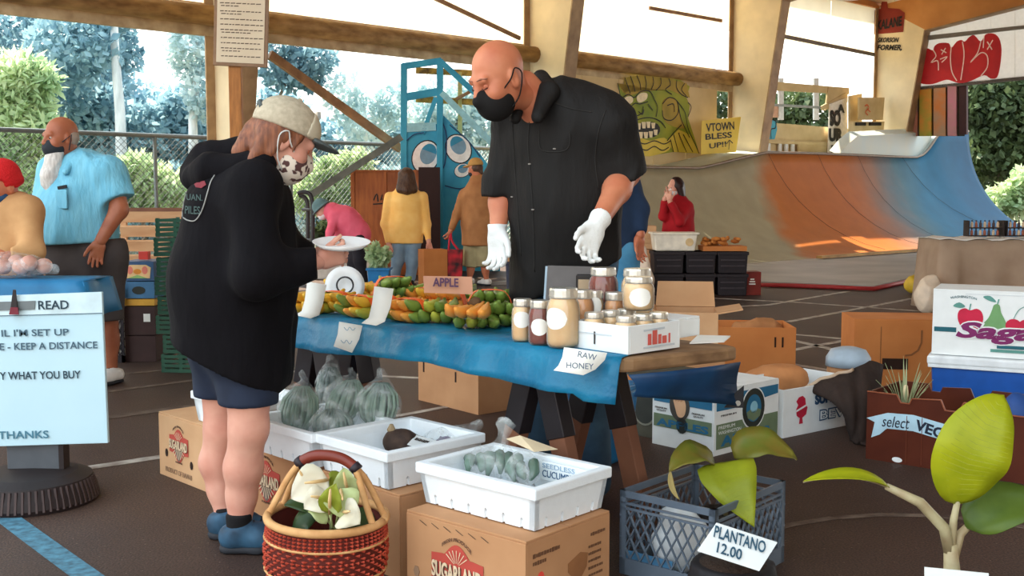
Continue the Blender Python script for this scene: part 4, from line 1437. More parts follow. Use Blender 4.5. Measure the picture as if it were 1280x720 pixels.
hd.cone(P(352, 400, 3.86), P(350, 478, 3.85), .06, .045, .05)
hood_o = sdf_object('hoodie', [hd.surf(clip=[(P(225, 428, 3.7), (-.5, 0, -1))], disp=folds(.012, 14, 8))], hood_m, cus, off)
ho = SDF(.009)
ho.cone(P(322, 186, 3.78), P(262, 204, 3.80), .058, .068, .05)
ho.cone(P(330, 205, 3.62), P(268, 214, 3.64), .045, .06, .05)
ho.cone(P(264, 206, 3.80), P(243, 220, 3.78), .066, .05, .05)
ho.cone(P(262, 214, 3.66), P(242, 224, 3.70), .058, .045, .05)
sdf_object('hood', [ho.surf(disp=folds(.005, 25, 12))], hood_m, hood_o, off)
# back print
pr_m = M('print_grey', (150, 150, 146), rough=.8)
pr_r = M('print_maroon', (120, 40, 50), rough=.8)


hb_tree = surface_of(hood_o, off)


def on_back(x, y, lift=.004):
    d_ = ray(x, y).normalized()
    h_ = hb_tree.ray_cast(_o, d_)
    if h_[0] is None: return P(x, y, 3.6) - off
    return h_[0] - d_ * lift - off


MB().tube([on_back(*p) for p in smooth_line([(272, 214), (264, 226), (259, 242), (255, 256), (250, 268), (243, 276), (234, 275), (229, 272)], 5)], .0022, n=4).build('back_print', pr_m, hood_o)
mb = MB(); mb.prism([on_back(*p) + Vector((0, -.003, 0)) for p in [(243, 230), (248, 227), (256, 226), (258, 231), (252, 235), (245, 234)]], (0, -.001, 0)); mb.build('back_print', pr_r, hood_o)
MB().tube([on_back(*p) for p in smooth_line([(233, 240), (230, 252), (228, 264), (228, 271)], 4)], .0018, n=4).build('back_print', pr_m, hood_o)
for s_t, x0, x1, yb, hpx, mm in (('UAN.', 233, 253, 250, 8, M('print_teal', (100, 124, 120), rough=.8)), ('PILES', 231, 250, 267, 10, M('print_teal'))):
    me = text_mesh(s_t, 1.0, bold=.01)
    co = np.empty(len(me.vertices) * 3, np.float32); me.vertices.foreach_get('co', co); co = co.reshape(-1, 3)
    mn, mx_ = co.min(0), co.max(0)
    out = []
    for p_ in co:
        xx = x0 + (p_[0] - mn[0]) / (mx_[0] - mn[0]) * (x1 - x0); yy_ = yb - (p_[1] - mn[1]) / (mx_[1] - mn[1]) * hpx + (xx - x0) * .06
        out.extend(on_back(xx, yy_))
    me.vertices.foreach_set('co', np.array(out, np.float32)); me.update()
    link_mesh('back_lettering', me, mm, hood_o)
# shorts
sr = SDF(.01)
sr.cone(P(285, 425, 3.79), P(298, 425, 3.71), .13, .13, .08)
sr.cone(P(282, 430, 3.80), P(277, 498, 3.83), .115, .1, .06)
sr.cone(P(303, 430, 3.70), P(311, 502, 3.67), .115, .105, .06)
sdf_object('shorts', [sr.surf(clip=[(P(290, 503, 3.7), -UP)], disp=folds(.006, 18, 4))], M('navy_shorts', (26, 36, 56), rough=.75, var=.2), cus, off)
sock = M('black_sock', (20, 18, 20), rough=.9)
for L, r_ in ((lL, .042), (lR, .046)):
    a = L[4] + UP * .065
    s_ = SDF(.008); s_.cone(a, Vector((a.x, a.y, .07)), r_, r_ - .004, .02, clip=[(a, UP)])
    sdf_object('sock', [s_.surf()], sock, cus, off)
sh_b = M('trainer_blue', (52, 92, 120), rgb2=(30, 48, 66), scale=14, rough=.6, detail=2)
shoe(cus, off, (lL[4].x - .05, lL[4].y, 0), (.93, -.1, 0), sh_b, dark_rub)
shoe(cus, off, (lR[4].x - .05, lR[4].y, 0), (.97, .05, 0), sh_b, dark_rub)
MB().tube([P(222, 424, 3.70) - off, P(228, 429, 3.62) - off, P(236, 431, 3.58) - off], .008, n=6).build('red_tag', M('red_tag', (206, 60, 70), rough=.6), cus)

# ---------------------------------------------------------------- the bearded man in the blue shirt
BY = 7.1
off = P(100, 300, BY); off.z = 0
man = empty('person', 'large white bearded man in a light blue shirt and black mask', 'person', off)
hS, at, R = head_sdf(P(76, 172, 7.0), (-.62, -.78, -.06), (-.06, -.06, 1), 1.06, .009, neck=P(95, 208, 7.1))
bd = SDF(.012)
bd.cone(P(92, 200, 7.08), P(105, 300, 7.1), .08, .12, .05)
el, wr = P(149, 262, 6.95), P(125, 302, 6.85)
bd.cone(P(143, 225, 7.0), el, .06, .056, .03)
bd.cone(el, wr, .056, .036, .03)
bd.cone(P(62, 235, 7.2), P(58, 285, 7.2), .06, .05, .03)
bd.cone(P(135, 330, 7.05), P(138, 462, 7.06), .075, .045, .03)
bd.ell(P(138, 425, 7.08), (.058, .058, .1), None, .03)
bd.cone(P(80, 330, 7.15), P(78, 462, 7.16), .075, .045, .03)
hd = SDF(.006)
hand_sdf(hd, wr, P(120, 322, 6.83) - wr, (-.8, -.5, .1), curl=-.4, k=1.1)
sdf_object('body', [bd.surf(), hS.surf(), hd.surf()], skin_brown, man, off)
eyes(man, at, off, 1.06)
hr = SDF(.009)
hr.ell(at(0, -.03, .0), [.084, .085, .075], R, .02, clip=[(at(0, -.0, 0), at(0, 1, .6) - at(0, 0, 0))])
sdf_object('hair', [hr.surf()], M('hair_grey', (170, 150, 136), rough=.7), man, off)
be = SDF(.009)
be.cone(at(0, .05, -.1), P(64, 222, 6.94), .062, .065, .03)
be.cone(P(64, 222, 6.94), P(62, 238, 6.92), .065, .03, .03)
be.cone(at(.045, .02, -.08), P(76, 215, 6.98), .04, .05, .03)
sdf_object('beard', [be.surf(disp=folds(.006, 50, 4, .3))], M('beard_white', (226, 222, 216), rgb2=(186, 180, 174), scale=4, stretch=(20, 20, 3), rough=.8), man, off)
mk = SDF(.008)
mk.ell(at(0, .042, -.06), [.068, .084, .072], R, .01)
sdf_object('face_mask', [mk.surf(clip=[(at(0, 0, -.01), at(0, 0, 1) - at(0, 0, 0)), (at(0, .012, 0), at(0, -1, 0) - at(0, 0, 0))])], M('mask_dark', (38, 44, 50), rough=.8), man, off)
lp = MB()
for s in (-1, 1): MB().tube([at(.07 * s, .035, -.03), at(.092 * s, -.02, .015), at(.08 * s, .0, -.08)], .004, n=5).build('ear_loop', M('mask_dark'), man, off=off)
sh = SDF(.011)
f_b = nrm((-.7, -.7, 0))
sh.cone(P(104, 222, 7.08), P(98, 262, 7.08), .19, .25, .08)
sh.cone(P(98, 262, 7.08), P(97, 296, 7.06), .25, .268, .08)
sh.cone(P(72, 208, 7.22), P(136, 214, 7.0), .08, .10, .08)
se = P(150, 250, 6.97)
sh.cone(P(138, 214, 7.0), se, .10, .105, .06, clip=[(se, P(150, 250, 6.97) - P(138, 214, 7.0))])
sh.cone(P(66, 215, 7.22), P(60, 262, 7.22), .09, .095, .06)
sh_o = sdf_object('shirt', [sh.surf(clip=[(P(98, 304, 7.0), (.05, 0, -1))], disp=folds(.014, 15, 21, .2))], M('blue_shirt', (128, 198, 222), rgb2=(104, 178, 206), scale=6, rough=.7, bump=.9, bscale=5, stretch=(4, 4, .9)), man, off)
cl = SDF(.008)
cl.cone(P(98, 196, 7.0), P(82, 215, 6.88), .035, .022, .02)
cl.cone(P(110, 192, 7.12), P(100, 196, 7.0), .035, .035, .02)
sdf_object('collar', [cl.surf()], M('blue_shirt'), sh_o, off)
MB().box(P(78, 234, 6.83) - off, (.055, .02, .02), R=Matrix.Rotation(-.2, 3, 'Y')).build('pocket_glasses', M('shoe_black'), man)
MB().box(P(77, 249, 6.815) - off, (.09, .012, .12), R=Matrix.Rotation(-.35, 3, 'Z')).build('pocket', M('blue_shirt'), sh_o, bevel=.005)
sr = SDF(.012)
sr.cone(P(86, 318, 7.12), P(122, 318, 7.06), .21, .21, .08, flat=(f_b, 1.1))
sr.cone(P(88, 330, 7.13), P(82, 398, 7.15), .15, .12, .05)
sr.cone(P(125, 330, 7.05), P(131, 398, 7.05), .15, .12, .05)
sdf_object('shorts', [sr.surf(clip=[(P(105, 400, 7.05), -UP), (P(98, 298, 7.05), UP)], disp=folds(.008, 14, 6))], M('grey_shorts', (72, 66, 66), rough=.85), man, off)
sh_w = M('trainer_white', (222, 220, 216), rough=.6)
for p in (P(138, 462, 7.06), P(78, 462, 7.16)):
    shoe(man, off, (p.x + .04, p.y + .05, 0), (-.35, -.93, 0), sh_w, dark_rub, h=.011)

# ---------------------------------------------------------------- person in the red beanie
off = P(8, 300, 6.4); off.z = 0
pb = empty('person', 'person in a red beanie, blue mask and tan sweater behind the bearded man\'s table', 'person', off)
hS, at, R = head_sdf(P(2, 232, 6.35), (-.5, -.85, -.15), (0, -.1, 1), 1.0, .009, neck=P(12, 262, 6.4))
bd = SDF(.012)
bd.cone(P(12, 262, 6.4), P(12, 350, 6.42), .07, .1, .05)
bd.cone(P(40, 318, 6.25), P(8, 322, 6.1), .045, .035, .03)
bd.cone(P(5, 350, 6.45), P(2, 480, 6.46), .09, .05, .03); bd.cone(P(25, 350, 6.4), P(26, 480, 6.4), .09, .05, .03)
hd = SDF(.006); hand_sdf(hd, P(8, 322, 6.1), (-.8, -.4, 0), (.2, .1, .9), curl=.5)
sdf_object('body', [bd.surf(), hS.surf(), hd.surf()], skin_tan, pb, off)
eyes(pb, at, off)
bn = SDF(.008)
bn.ell(at(0, -.014, .05), [.092, .112, .11], R, .01, clip=[(at(0, 0, .03), at(0, .15, -1) - at(0, 0, 0))])
bn.ell(at(0, -.03, .02), [.094, .104, .05], R, .02, clip=[(at(0, .03, 0), at(0, 1, 0) - at(0, 0, 0))])
sdf_object('beanie', [bn.surf()], M('beanie_red', (206, 32, 36), rough=.9, bump=.3, bscale=90), pb, off)
mk = SDF(.008); mk.ell(at(0, .04, -.062), [.07, .085, .085], R, .01)
sdf_object('face_mask', [mk.surf(clip=[(at(0, 0, -.01), at(0, 0, 1) - at(0, 0, 0)), (at(0, -.01, 0), at(0, -1, 0) - at(0, 0, 0))])], M('mask_blue', (48, 92, 140), rgb2=(36, 70, 110), scale=20, rough=.8), pb, off)
sw = SDF(.012)
sw.cone(P(12, 275, 6.42), P(12, 345, 6.44), .17, .2, .08)
sw.cone(P(-12, 262, 6.5), P(34, 264, 6.36), .085, .09, .08)
sw.cone(P(36, 266, 6.35), P(40, 315, 6.25), .085, .07, .05)
sw.cone(P(40, 315, 6.25), P(12, 322, 6.12), .07, .055, .05, clip=[(P(12, 322, 6.12), (-1, -.4, 0))])
sdf_object('sweater', [sw.surf(disp=folds(.006, 18, 31))], M('tan_sweater', (206, 160, 110), rgb2=(184, 136, 90), scale=7, rough=.9), pb, off)
tr = SDF(.014)
tr.cone(P(5, 345, 6.45), P(2, 470, 6.46), .13, .08, .05); tr.cone(P(25, 345, 6.4), P(26, 470, 6.4), .13, .08, .05)
sdf_object('trousers', [tr.surf()], M('grey_shorts'), pb, off)
for p in (P(2, 480, 6.46), P(26, 480, 6.4)): shoe(pb, off, (p.x, p.y + .05, 0), (-.4, -.9, 0), M('shoe_black'), dark_rub, h=.012)


# ---------------------------------------------------------------- far shoppers
def far_person(label, Y, ref, head, fwd, up, torso, arms, legs, top_mat, leg_mat, skin, hands=True, short=None, k=.98, top_name='jacket', leg_name='trousers', flat=None, hem=None, upper=.085, seed=1, armr=(.075, .06, .045)):
    off = P(ref, 250, Y); off.z = 0
    pp = empty('person', label, 'person', off)
    q = lambda t: P(t[0], t[1], Y + (t[2] if len(t) > 2 else 0))
    hS, at, R = head_sdf(q(head), fwd, up, k, .012, neck=q(torso[0]))
    bd = SDF(.014)
    for i in range(len(torso) - 1): bd.cone(q(torso[i]), q(torso[i + 1]), .06, .08, .04)
    tops = SDF(.014)
    for i in range(len(torso) - 1):
        tops.cone(q(torso[i]), q(torso[i + 1]), torso[i][3], torso[i + 1][3], .06, flat=flat)
    hs = SDF(.009)
    for a in arms:
        s_, e_, w_, h_ = [q(x) for x in a[:4]]
        bd.cone(e_, w_, .045, .034, .02)
        tops.cone(s_, e_, armr[0], armr[1], .05)
        wc = e_.lerp(w_, .93)
        tops.cone(e_, wc, armr[1], armr[2], .04, clip=[(wc, w_ - e_)])
        hand_sdf(hs, w_, h_ - w_, a[4], curl=a[5])
    lg = SDF(.014)
    feet = []
    for h_, kn, an in legs:
        h_, kn, an = q(h_), q(kn), q(an)
        an.z = .09
        bd.cone(h_, kn, .075, .055, .03); bd.cone(kn, an, .055, .036, .03)
        bd.ell(kn.lerp(an, .3), (.055, .055, .09), None, .03)
        if short:
            lg.cone(h_, h_.lerp(kn, short), .125, .12, .05, clip=[(h_.lerp(kn, short), kn - h_)])
        else:
            lg.cone(h_, kn, .12, .085, .05); lg.cone(kn, an, .085, .072, .05)
        feet.append(an)
    parts = [bd.surf(), hS.surf()]
    if hands and arms: parts.append(hs.surf())
    sdf_object('body', parts, skin, pp, off)
    eyes(pp, at, off, k)
    cl_ = [(q(hem), -UP)] if hem else None
    sdf_object(top_name, [tops.surf(clip=cl_, disp=folds(.008, 16, seed))], top_mat, pp, off)
    sdf_object(leg_name, [lg.surf(disp=folds(.007, 15, seed + 3))], leg_mat, pp, off)
    return pp, at, R, off, feet, q


# woman bending in the pink jacket
pp, at, R, off, feet, q = far_person('bending shopper in a pink jacket and teal hat by the fence', 14.5, 440, (403, 262), (-.75, -.1, -.65), (-.6, 0, .75),
    [(414, 264, 0, .12), (430, 276, 0, .2), (446, 293, 0, .2)], [((418, 270, -.12), (413, 290, -.25), (409, 309, -.3), (407, 320, -.3), (-.5, -.5, .3), .4), ((420, 272, .2), (422, 292, .15), (424, 308, .1), (423, 318, .1), (-.5, .5, .3), .4)],
    [((447, 298, -.08), (450, 325, -.05), (454, 356, 0)), ((446, 298, .12), (442, 325, .1), (440, 356, .1))],
    M('pink_jacket', (244, 112, 138), rgb2=(232, 92, 120), scale=8, rough=.7), M('dark_trousers', (36, 34, 42), rough=.85), skin_pale, seed=41)
ht = SDF(.011)
ht.ell(at(0, -.01, .06), [.1, .115, .1], R, .01, clip=[(at(0, 0, .02), at(0, 0, -1) - at(0, 0, 0))])
ht.ell(at(0, -.0, .03), [.13, .15, .016], R, .02)
sdf_object('hat', [ht.surf()], M('teal_hat', (98, 128, 132), rough=.85), pp, off)
mk = SDF(.01); mk.ell(at(0, .045, -.062), [.062, .074, .06], R, .01)
sdf_object('face_mask', [mk.surf(clip=[(at(0, 0, -.01), at(0, 0, 1) - at(0, 0, 0))])], M('mask_pale', (230, 230, 232), rough=.8), pp, off)
for f in feet: shoe(pp, off, (f.x + .05, f.y, 0), (-1, -.1, 0), M('shoe_black'), dark_rub, h=.013)

# woman in the yellow sweater
pp, at, R, off, feet, q = far_person('long haired woman in a yellow sweater and jeans seen from behind', 15.0, 508, (508, 222), (-.15, .98, -.15), (0, 0, 1),
    [(508, 238, 0, .13), (508, 252, 0, .23), (508, 280, 0, .24), (508, 302, 0, .235)], [((487, 246), (481, 280), (486, 306, -.1), (488, 316, -.1), (.6, -.3, 0), .4), ((529, 246), (533, 280), (536, 303, -.12), (538, 312, -.12), (-.6, -.3, 0), -.7)],
    [((500, 302), (497, 326), (493, 354)), ((517, 302), (516, 326), (513, 354))],
    M('yellow_sweater', (252, 206, 124), rgb2=(246, 190, 100), scale=8, rough=.85), M('pale_denim', (140, 164, 182), rgb2=(112, 138, 160), scale=6, rough=.85), skin_pale, hem=(508, 304, 0), flat=((0, 1, 0), 1.4), top_name='sweater', seed=51)
hr = SDF(.011)
hr.ell(at(0, -.02, .035), [.09, .108, .104], R, .02, clip=[(at(0, .06, 0), at(0, 1, .2) - at(0, 0, 0))])
hr.cone(at(-.05, -.05, .02), at(-.095, -.10, -.18), .07, .06, .05); hr.cone(at(.05, -.05, .02), at(.095, -.10, -.18), .07, .06, .05); hr.cone(at(0, -.08, 0), at(0, -.13, -.2), .07, .07, .05)
sdf_object('hair', [hr.surf(disp=folds(.007, 50, 9, .2))], M('hair_brown', (92, 66, 50), rgb2=(60, 42, 34), scale=6, stretch=(12, 12, 2), rough=.5), pp, off)
for f in feet: shoe(pp, off, (f.x, f.y - .05, 0), (0, 1, 0), M('shoe_black'), dark_rub, h=.013)

# man in the brown jacket
pp, at, R, off, feet, q = far_person('man in a brown jacket, khaki shorts and tan cap carrying a red bag', 14.8, 597, (594, 210), (-.75, .6, -.1), (0, 0, 1),
    [(598, 226, 0, .13), (599, 242, 0, .22), (598, 280, 0, .24), (598, 306, 0, .24)], [((580, 242, .05), (571, 268, 0), (563, 289, -.1), (560, 299, -.1), (-.5, -.6, 0), .9), ((616, 242, -.05), (620, 272), (618, 298), (618, 308), (-.5, .6, 0), .5)],
    [((590, 308, .06), (589, 330, .06), (587, 355, .06)), ((606, 308, -.04), (606, 330, -.04), (608, 355, -.04))],
    M('brown_jacket', (176, 122, 76), rgb2=(150, 98, 58), scale=6, rough=.8), M('khaki', (170, 158, 120), rgb2=(146, 134, 98), scale=8, rough=.85), skin_tan, short=1.15, hem=(598, 307, 0), leg_name='shorts', flat=((.3, 1, 0), 1.3), seed=61)
hr = SDF(.011)
hr.ell(at(0, -.03, -.005), [.085, .09, .075], R, .02, clip=[(at(0, .02, 0), at(0, 1, .4) - at(0, 0, 0))])
hr.cone(at(0, -.09, -.03), at(0, -.11, -.08), .035, .025, .02)
sdf_object('hair', [hr.surf()], M('hair_brown'), pp, off)
cp = SDF(.01)
cp.ell(at(0, -.012, .045), [.094, .113, .098], R, .01, clip=[(at(0, 0, .03), at(0, 0, -1) - at(0, 0, 0))])
cp.ell(at(0, .12, .036), [.07, .09, .016], R, .01)
sdf_object('cap', [cp.surf()], M('tan_cap', (184, 140, 78), rough=.85), pp, off)
mk = SDF(.01); mk.ell(at(0, .045, -.062), [.062, .074, .06], R, .01)
sdf_object('face_mask', [mk.surf(clip=[(at(0, 0, -.01), at(0, 0, 1) - at(0, 0, 0))])], M('mask_dark'), pp, off)
for f in feet: shoe(pp, off, (f.x + .04, f.y - .03, 0), (-.6, .8, 0), sh_w, dark_rub, h=.013)

# woman in red by the ramp
pp, at, R, off, feet, q = far_person('dark haired woman in a red sweater holding her white mask by the ramp', 14.2, 847, (844, 234), (-.85, -.45, -.08), (0, 0, 1),
    [(849, 250, 0, .1), (849, 264, 0, .19), (848, 285, 0, .2), (847, 310, 0, .21)], [((842, 258, .1), (829, 270, -.1), (831, 248, -.22), (834, 240, -.22), (.3, .5, .6), .5), ((860, 258, -.1), (850, 277, -.28), (837, 251, -.3), (836, 243, -.28), (.6, -.3, .5), .5)],
    [((842, 312), (842, 335), (842, 360)), ((854, 312), (854, 335), (855, 360))],
    M('red_sweater', (176, 20, 34), rgb2=(148, 12, 24), scale=8, rough=.85), M('dark_trousers'), skin_pale, top_name='sweater', seed=71, armr=(.075, .065, .055))
hr = SDF(.011)
hr.ell(at(0, -.02, .035), [.09, .108, .104], R, .02, clip=[(at(0, .06, 0), at(0, 1, .2) - at(0, 0, 0))])
hr.cone(at(.06, -.02, 0), at(.1, -.03, -.3), .05, .06, .04); hr.cone(at(-.06, -.03, 0), at(-.08, -.07, -.3), .05, .05, .04); hr.cone(at(0, -.08, 0), at(.02, -.11, -.32), .06, .06, .04)
sdf_object('hair', [hr.surf(disp=folds(.007, 50, 19, .2))], M('hair_dark', (44, 24, 24), rough=.45), pp, off)
mk = SDF(.01); mk.ell(at(0, .045, -.062), [.066, .08, .066], R, .01)
sdf_object('face_mask', [mk.surf(clip=[(at(0, 0, -.005), at(0, 0, 1) - at(0, 0, 0)), (at(0, .01, 0), at(0, -1, 0) - at(0, 0, 0))])], M('mask_pale'), pp, off)
for f in feet: shoe(pp, off, (f.x + .04, f.y + .03, 0), (-.8, -.5, 0), M('shoe_black'), dark_rub, h=.013)

# helper half hidden behind the vendor
pp, at, R, off, feet, q = far_person('helper in a navy shirt and jeans standing hidden behind the vendor', 6.2, 755, (742, 178), (.1, 1, -.1), (0, 0, 1),
    [(745, 208, 0, .1), (750, 235, 0, .19), (755, 280, 0, .18), (760, 305, 0, .18)], [((785, 228), (797, 262), (799, 294, -.05), (799, 312, -.05), (-.5, -.5, 0), -.4), ((712, 228), (705, 280), (708, 320), (708, 340), (.5, -.5, 0), .4)],
    [((745, 315), (744, 420), (744, 530)), ((775, 315), (775, 420), (775, 530))],
    M('navy_shirt', (28, 48, 76), rough=.85, var=.15), M('bright_denim', (86, 150, 186), rgb2=(60, 120, 160), scale=8, rough=.85), skin_tan, top_name='shirt', seed=81, flat=((0, 1, 0), 1.4), armr=(.07, .055, .05))
hr = SDF(.011)
hr.ell(at(0, -.02, .035), [.09, .108, .104], R, .02, clip=[(at(0, .06, 0), at(0, 1, .2) - at(0, 0, 0))])
sdf_object('hair', [hr.surf()], M('hair_dark'), pp, off)
for f in feet: shoe(pp, off, (f.x, f.y - .05, 0), (0, 1, 0), M('shoe_black'), dark_rub, h=.013)

# ================================================================== CARTONS, TRAYS AND CRATES
kraft = M('kraft_board', (196, 146, 104), rgb2=(180, 130, 90), scale=5, rough=.8, detail=6)
kraft_in = M('kraft_inside', (168, 118, 78), rough=.85, var=.08)
kraft_or = M('kraft_orange', (206, 132, 72), rgb2=(190, 116, 60), scale=4, rough=.8)
kraft_pale = M('kraft_pale', (214, 170, 128), rgb2=(200, 154, 112), scale=5, rough=.8)
white_board = M('white_carton', (232, 236, 236), rough=.6, var=.04)
dark_ink = M('dark_print', (60, 50, 46), rough=.8)
XA, YA, ZA = Vector((1, 0, 0)), Vector((0, 1, 0)), Vector((0, 0, 1))


def axis_rz(A, B):
    return math.atan2(B.y - A.y, B.x - A.x)


def carton(label, A, rz, sx, sy, sz, mat, z0=0.0, closed=True, flaps=(), name='carton', cat='box', inner=None, t=.008, group=None, slots=()):
    r = empty(name, label, cat, (A.x, A.y, z0), rz, group)
    inner = inner or mat
    def panel(nm, c, s):
        return MB().box(c, s).build(nm, mat, r, bevel=.002)
    panel('front_panel', (sx / 2, t / 2, sz / 2), (sx, t, sz))
    panel('back_panel', (sx / 2, sy - t / 2, sz / 2), (sx, t, sz))
    panel('side_panel', (t / 2, sy / 2, sz / 2), (t, sy - 2 * t, sz))
    panel('side_panel', (sx - t / 2, sy / 2, sz / 2), (t, sy - 2 * t, sz))
    panel('bottom_panel', (sx / 2, sy / 2, t / 2), (sx - 2 * t, sy - 2 * t, t))
    if closed:
        panel('top_flap', (sx / 2, sy * .25, sz + t / 2), (sx, sy * .5 - .004, t))
        panel('top_flap', (sx / 2, sy * .75, sz + t / 2), (sx, sy * .5 - .004, t))
    for side, ang, ln in flaps:
        a = math.radians(ang)           # 0 = straight up, 90 = folded outward flat
        if side == 'front': o_, d, w = Vector((sx / 2, 0, sz)), Vector((0, -math.sin(a), math.cos(a))), XA * sx
        elif side == 'back': o_, d, w = Vector((sx / 2, sy, sz)), Vector((0, math.sin(a), math.cos(a))), XA * sx
        elif side == 'left': o_, d, w = Vector((0, sy / 2, sz)), Vector((-math.sin(a), 0, math.cos(a))), YA * sy
        else: o_, d, w = Vector((sx, sy / 2, sz)), Vector((math.sin(a), 0, math.cos(a))), YA * sy
        mb = MB(); n = w.normalized().cross(d).normalized() * t
        mb.prism([o_ - w * .49, o_ + w * .49, o_ + w * .46 + d * ln, o_ - w * .46 + d * ln], n)
        mb.build('flap', mat, r)
    for face, a, b, w, h in slots:
        if face == 'front': MB().box((a, -.001, b), (w, .004, h)).build('hand_slot', M('slot_dark', (46, 28, 20), rough=.9), r)
        elif face == 'right': MB().box((sx + .001, a, b), (.004, w, h)).build('hand_slot', M('slot_dark', (46, 28, 20), rough=.9), r)
        elif face == 'left': MB().box((-.001, a, b), (.004, w, h)).build('hand_slot', M('slot_dark', (46, 28, 20), rough=.9), r)
    return r


def fpoly(root, pts, mat, face='front', sx=0.0, off=.002, name='print', smooth=0, t=.001):
    if smooth: pts = [tuple(p) for p in smooth_line(pts, smooth, True)]
    if face == 'front': q = [Vector((x, -off, z)) for x, z in pts]; n = Vector((0, -t, 0))
    else: q = [Vector((sx + off, x, z)) for x, z in pts]; n = Vector((t, 0, 0))
    return MB().prism(q, n).build(name, mat, root)


def circle(cx, cz, rx, rz_, n=24):
    return [(cx + rx * math.cos(2 * math.pi * i / n), cz + rz_ * math.sin(2 * math.pi * i / n)) for i in range(n)]


logo_red = M('logo_red', (186, 74, 62), rough=.8, var=.06)
logo_dark = M('logo_brown', (96, 66, 54), rough=.8)
logo_cream = M('logo_cream', (226, 200, 166), rough=.8)


def sugarland(root, cx, cz, w):
    """red banner with arched top, fan of rays, word across it"""
    h = w * .30
    pts = [(-.5, .30), (-.30, .33)] + [(-.24 + .48 * i / 10, .33 + .24 * math.sin(math.pi * i / 10)) for i in range(11)] + [(.30, .33), (.5, .30), (.5, -.30), (.30, -.33)] + \
          [(.24 - .48 * i / 10, -.33 - .30 * math.sin(math.pi * i / 10)) for i in range(11)] + [(-.30, -.33), (-.5, -.30)]
    lg = fpoly(root, [(cx + a * w, cz + b * w * .72) for a, b in pts], logo_red, name='logo')
    fpoly(root, [(cx + (.24 - .48 * i / 10) * w * .92, cz + (-.12 - .46 * math.sin(math.pi * i / 10)) * w * .72) for i in range(11)], M('logo_grey', (126, 108, 96), rough=.8), off=.0032, name='logo_fan')
    rays = MB()
    for i in range(9):
        a = math.radians(200 + i * 17.5)
        p = Vector((cx, -.0045, cz - .02 * w)); d = Vector((math.cos(a), 0, math.sin(a) * .95))
        rays.prism([p + d * w * .1 + Vector((-d.z, 0, d.x)) * w * .004, p + d * w * .1 - Vector((-d.z, 0, d.x)) * w * .004, p + d * w * .36 - Vector((-d.z, 0, d.x)) * w * .014, p + d * w * .36 + Vector((-d.z, 0, d.x)) * w * .014], (0, -.0005, 0))
    for i in range(7):
        a = math.radians(40 + i * 16.7)
        p = Vector((cx, -.0045, cz + .1 * w)); d = Vector((math.cos(a), 0, math.sin(a) * .9))
        rays.prism([p + d * w * .06 + Vector((-d.z, 0, d.x)) * w * .003, p + d * w * .06 - Vector((-d.z, 0, d.x)) * w * .003, p + d * w * .26 - Vector((-d.z, 0, d.x)) * w * .008, p + d * w * .26 + Vector((-d.z, 0, d.x)) * w * .008], (0, -.0005, 0))
    o = rays.build('logo_rays', logo_cream, root); o['kind'] = 'stuff'
    text('SUGARLAND', .05, logo_dark, root, (cx - w * .47, -.0052, cz - w * .135), XA, ZA, fit=(w * .96, w * .24), bold=.0025)
    text('SUGARLAND', .05, logo_cream, root, (cx - w * .48, -.0065, cz - w * .12), XA, ZA, fit=(w * .96, w * .24), bold=.0012)
    text('FRESH PRODUCE', .02, logo_dark, root, (cx - w * .28, -.004, cz + w * .34), XA, ZA, fit=(w * .56, w * .05), arc=w * .12)
    text('HAWAII', .02, logo_dark, root, (cx - w * .17, -.004, cz - w * .47), XA, ZA, fit=(w * .34, w * .045))


def place(Ax, Ay, Bx, By, z):
    A = G(Ax, Ay, z); B = G(Bx, By, z)
    return A, B, axis_rz(A, B), (B - A).length


BH = .274
# carton A (far end of the row)
A = G(200, 592, 0)
rzA = math.radians(-46)
cA = carton('brown produce carton at the far end of the row, beside the shopper', A, rzA, .60, .40, BH, kraft_pale, group=None)
sugarland(cA, .19, .16, .17)
fpoly(cA, circle(.075, .11, .012, .018, 12), M('slot_dark', (46, 28, 20), rough=.9), name='hand_hole')
fpoly(cA, circle(.30, .09, .012, .018, 12), M('slot_dark'), name='hand_hole')
text('PRODUCT OF HAWAII', .03, M('pale_print', (150, 118, 92), rough=.8), cA, (.06, -.002, .025), XA, ZA, fit=(.24, .022))
# carton B
Bn = Vector((-.70, 3.80, 0)); d = Vector((math.cos(rzA), math.sin(rzA), 0))
cB = carton('brown produce carton under the tray of bagged beans', Bn - d * .44, rzA, .44, .38, BH, kraft, group=None)
sugarland(cB, .10, .155, .19)
# carton C
Cn = G(499, 622, BH); Cn.z = 0
cC = carton('brown produce carton behind the woven basket', Cn - d * .44, rzA, .44, .38, BH, kraft, slots=(('front', .33, .2, .06, .03),))
# carton D
Ad, Bd, rzD, lD = place(508, 640, 657, 681, BH)
Ad.z = 0
cD = carton('brown produce carton under the cucumber tray', Ad, rzD, lD, .40, BH, kraft)
sugarland(cD, .215, .13, .21)
fpoly(cD, circle(.045, .10, .013, .018, 6), M('pale_print'), name='recycling_mark')
pr = lambda s, y, z, w, h, m=None: text(s, .03, m or M('print_brown', (112, 76, 52), rough=.8), cD, (lD + .003, y, z), YA, ZA, fit=(w, h))
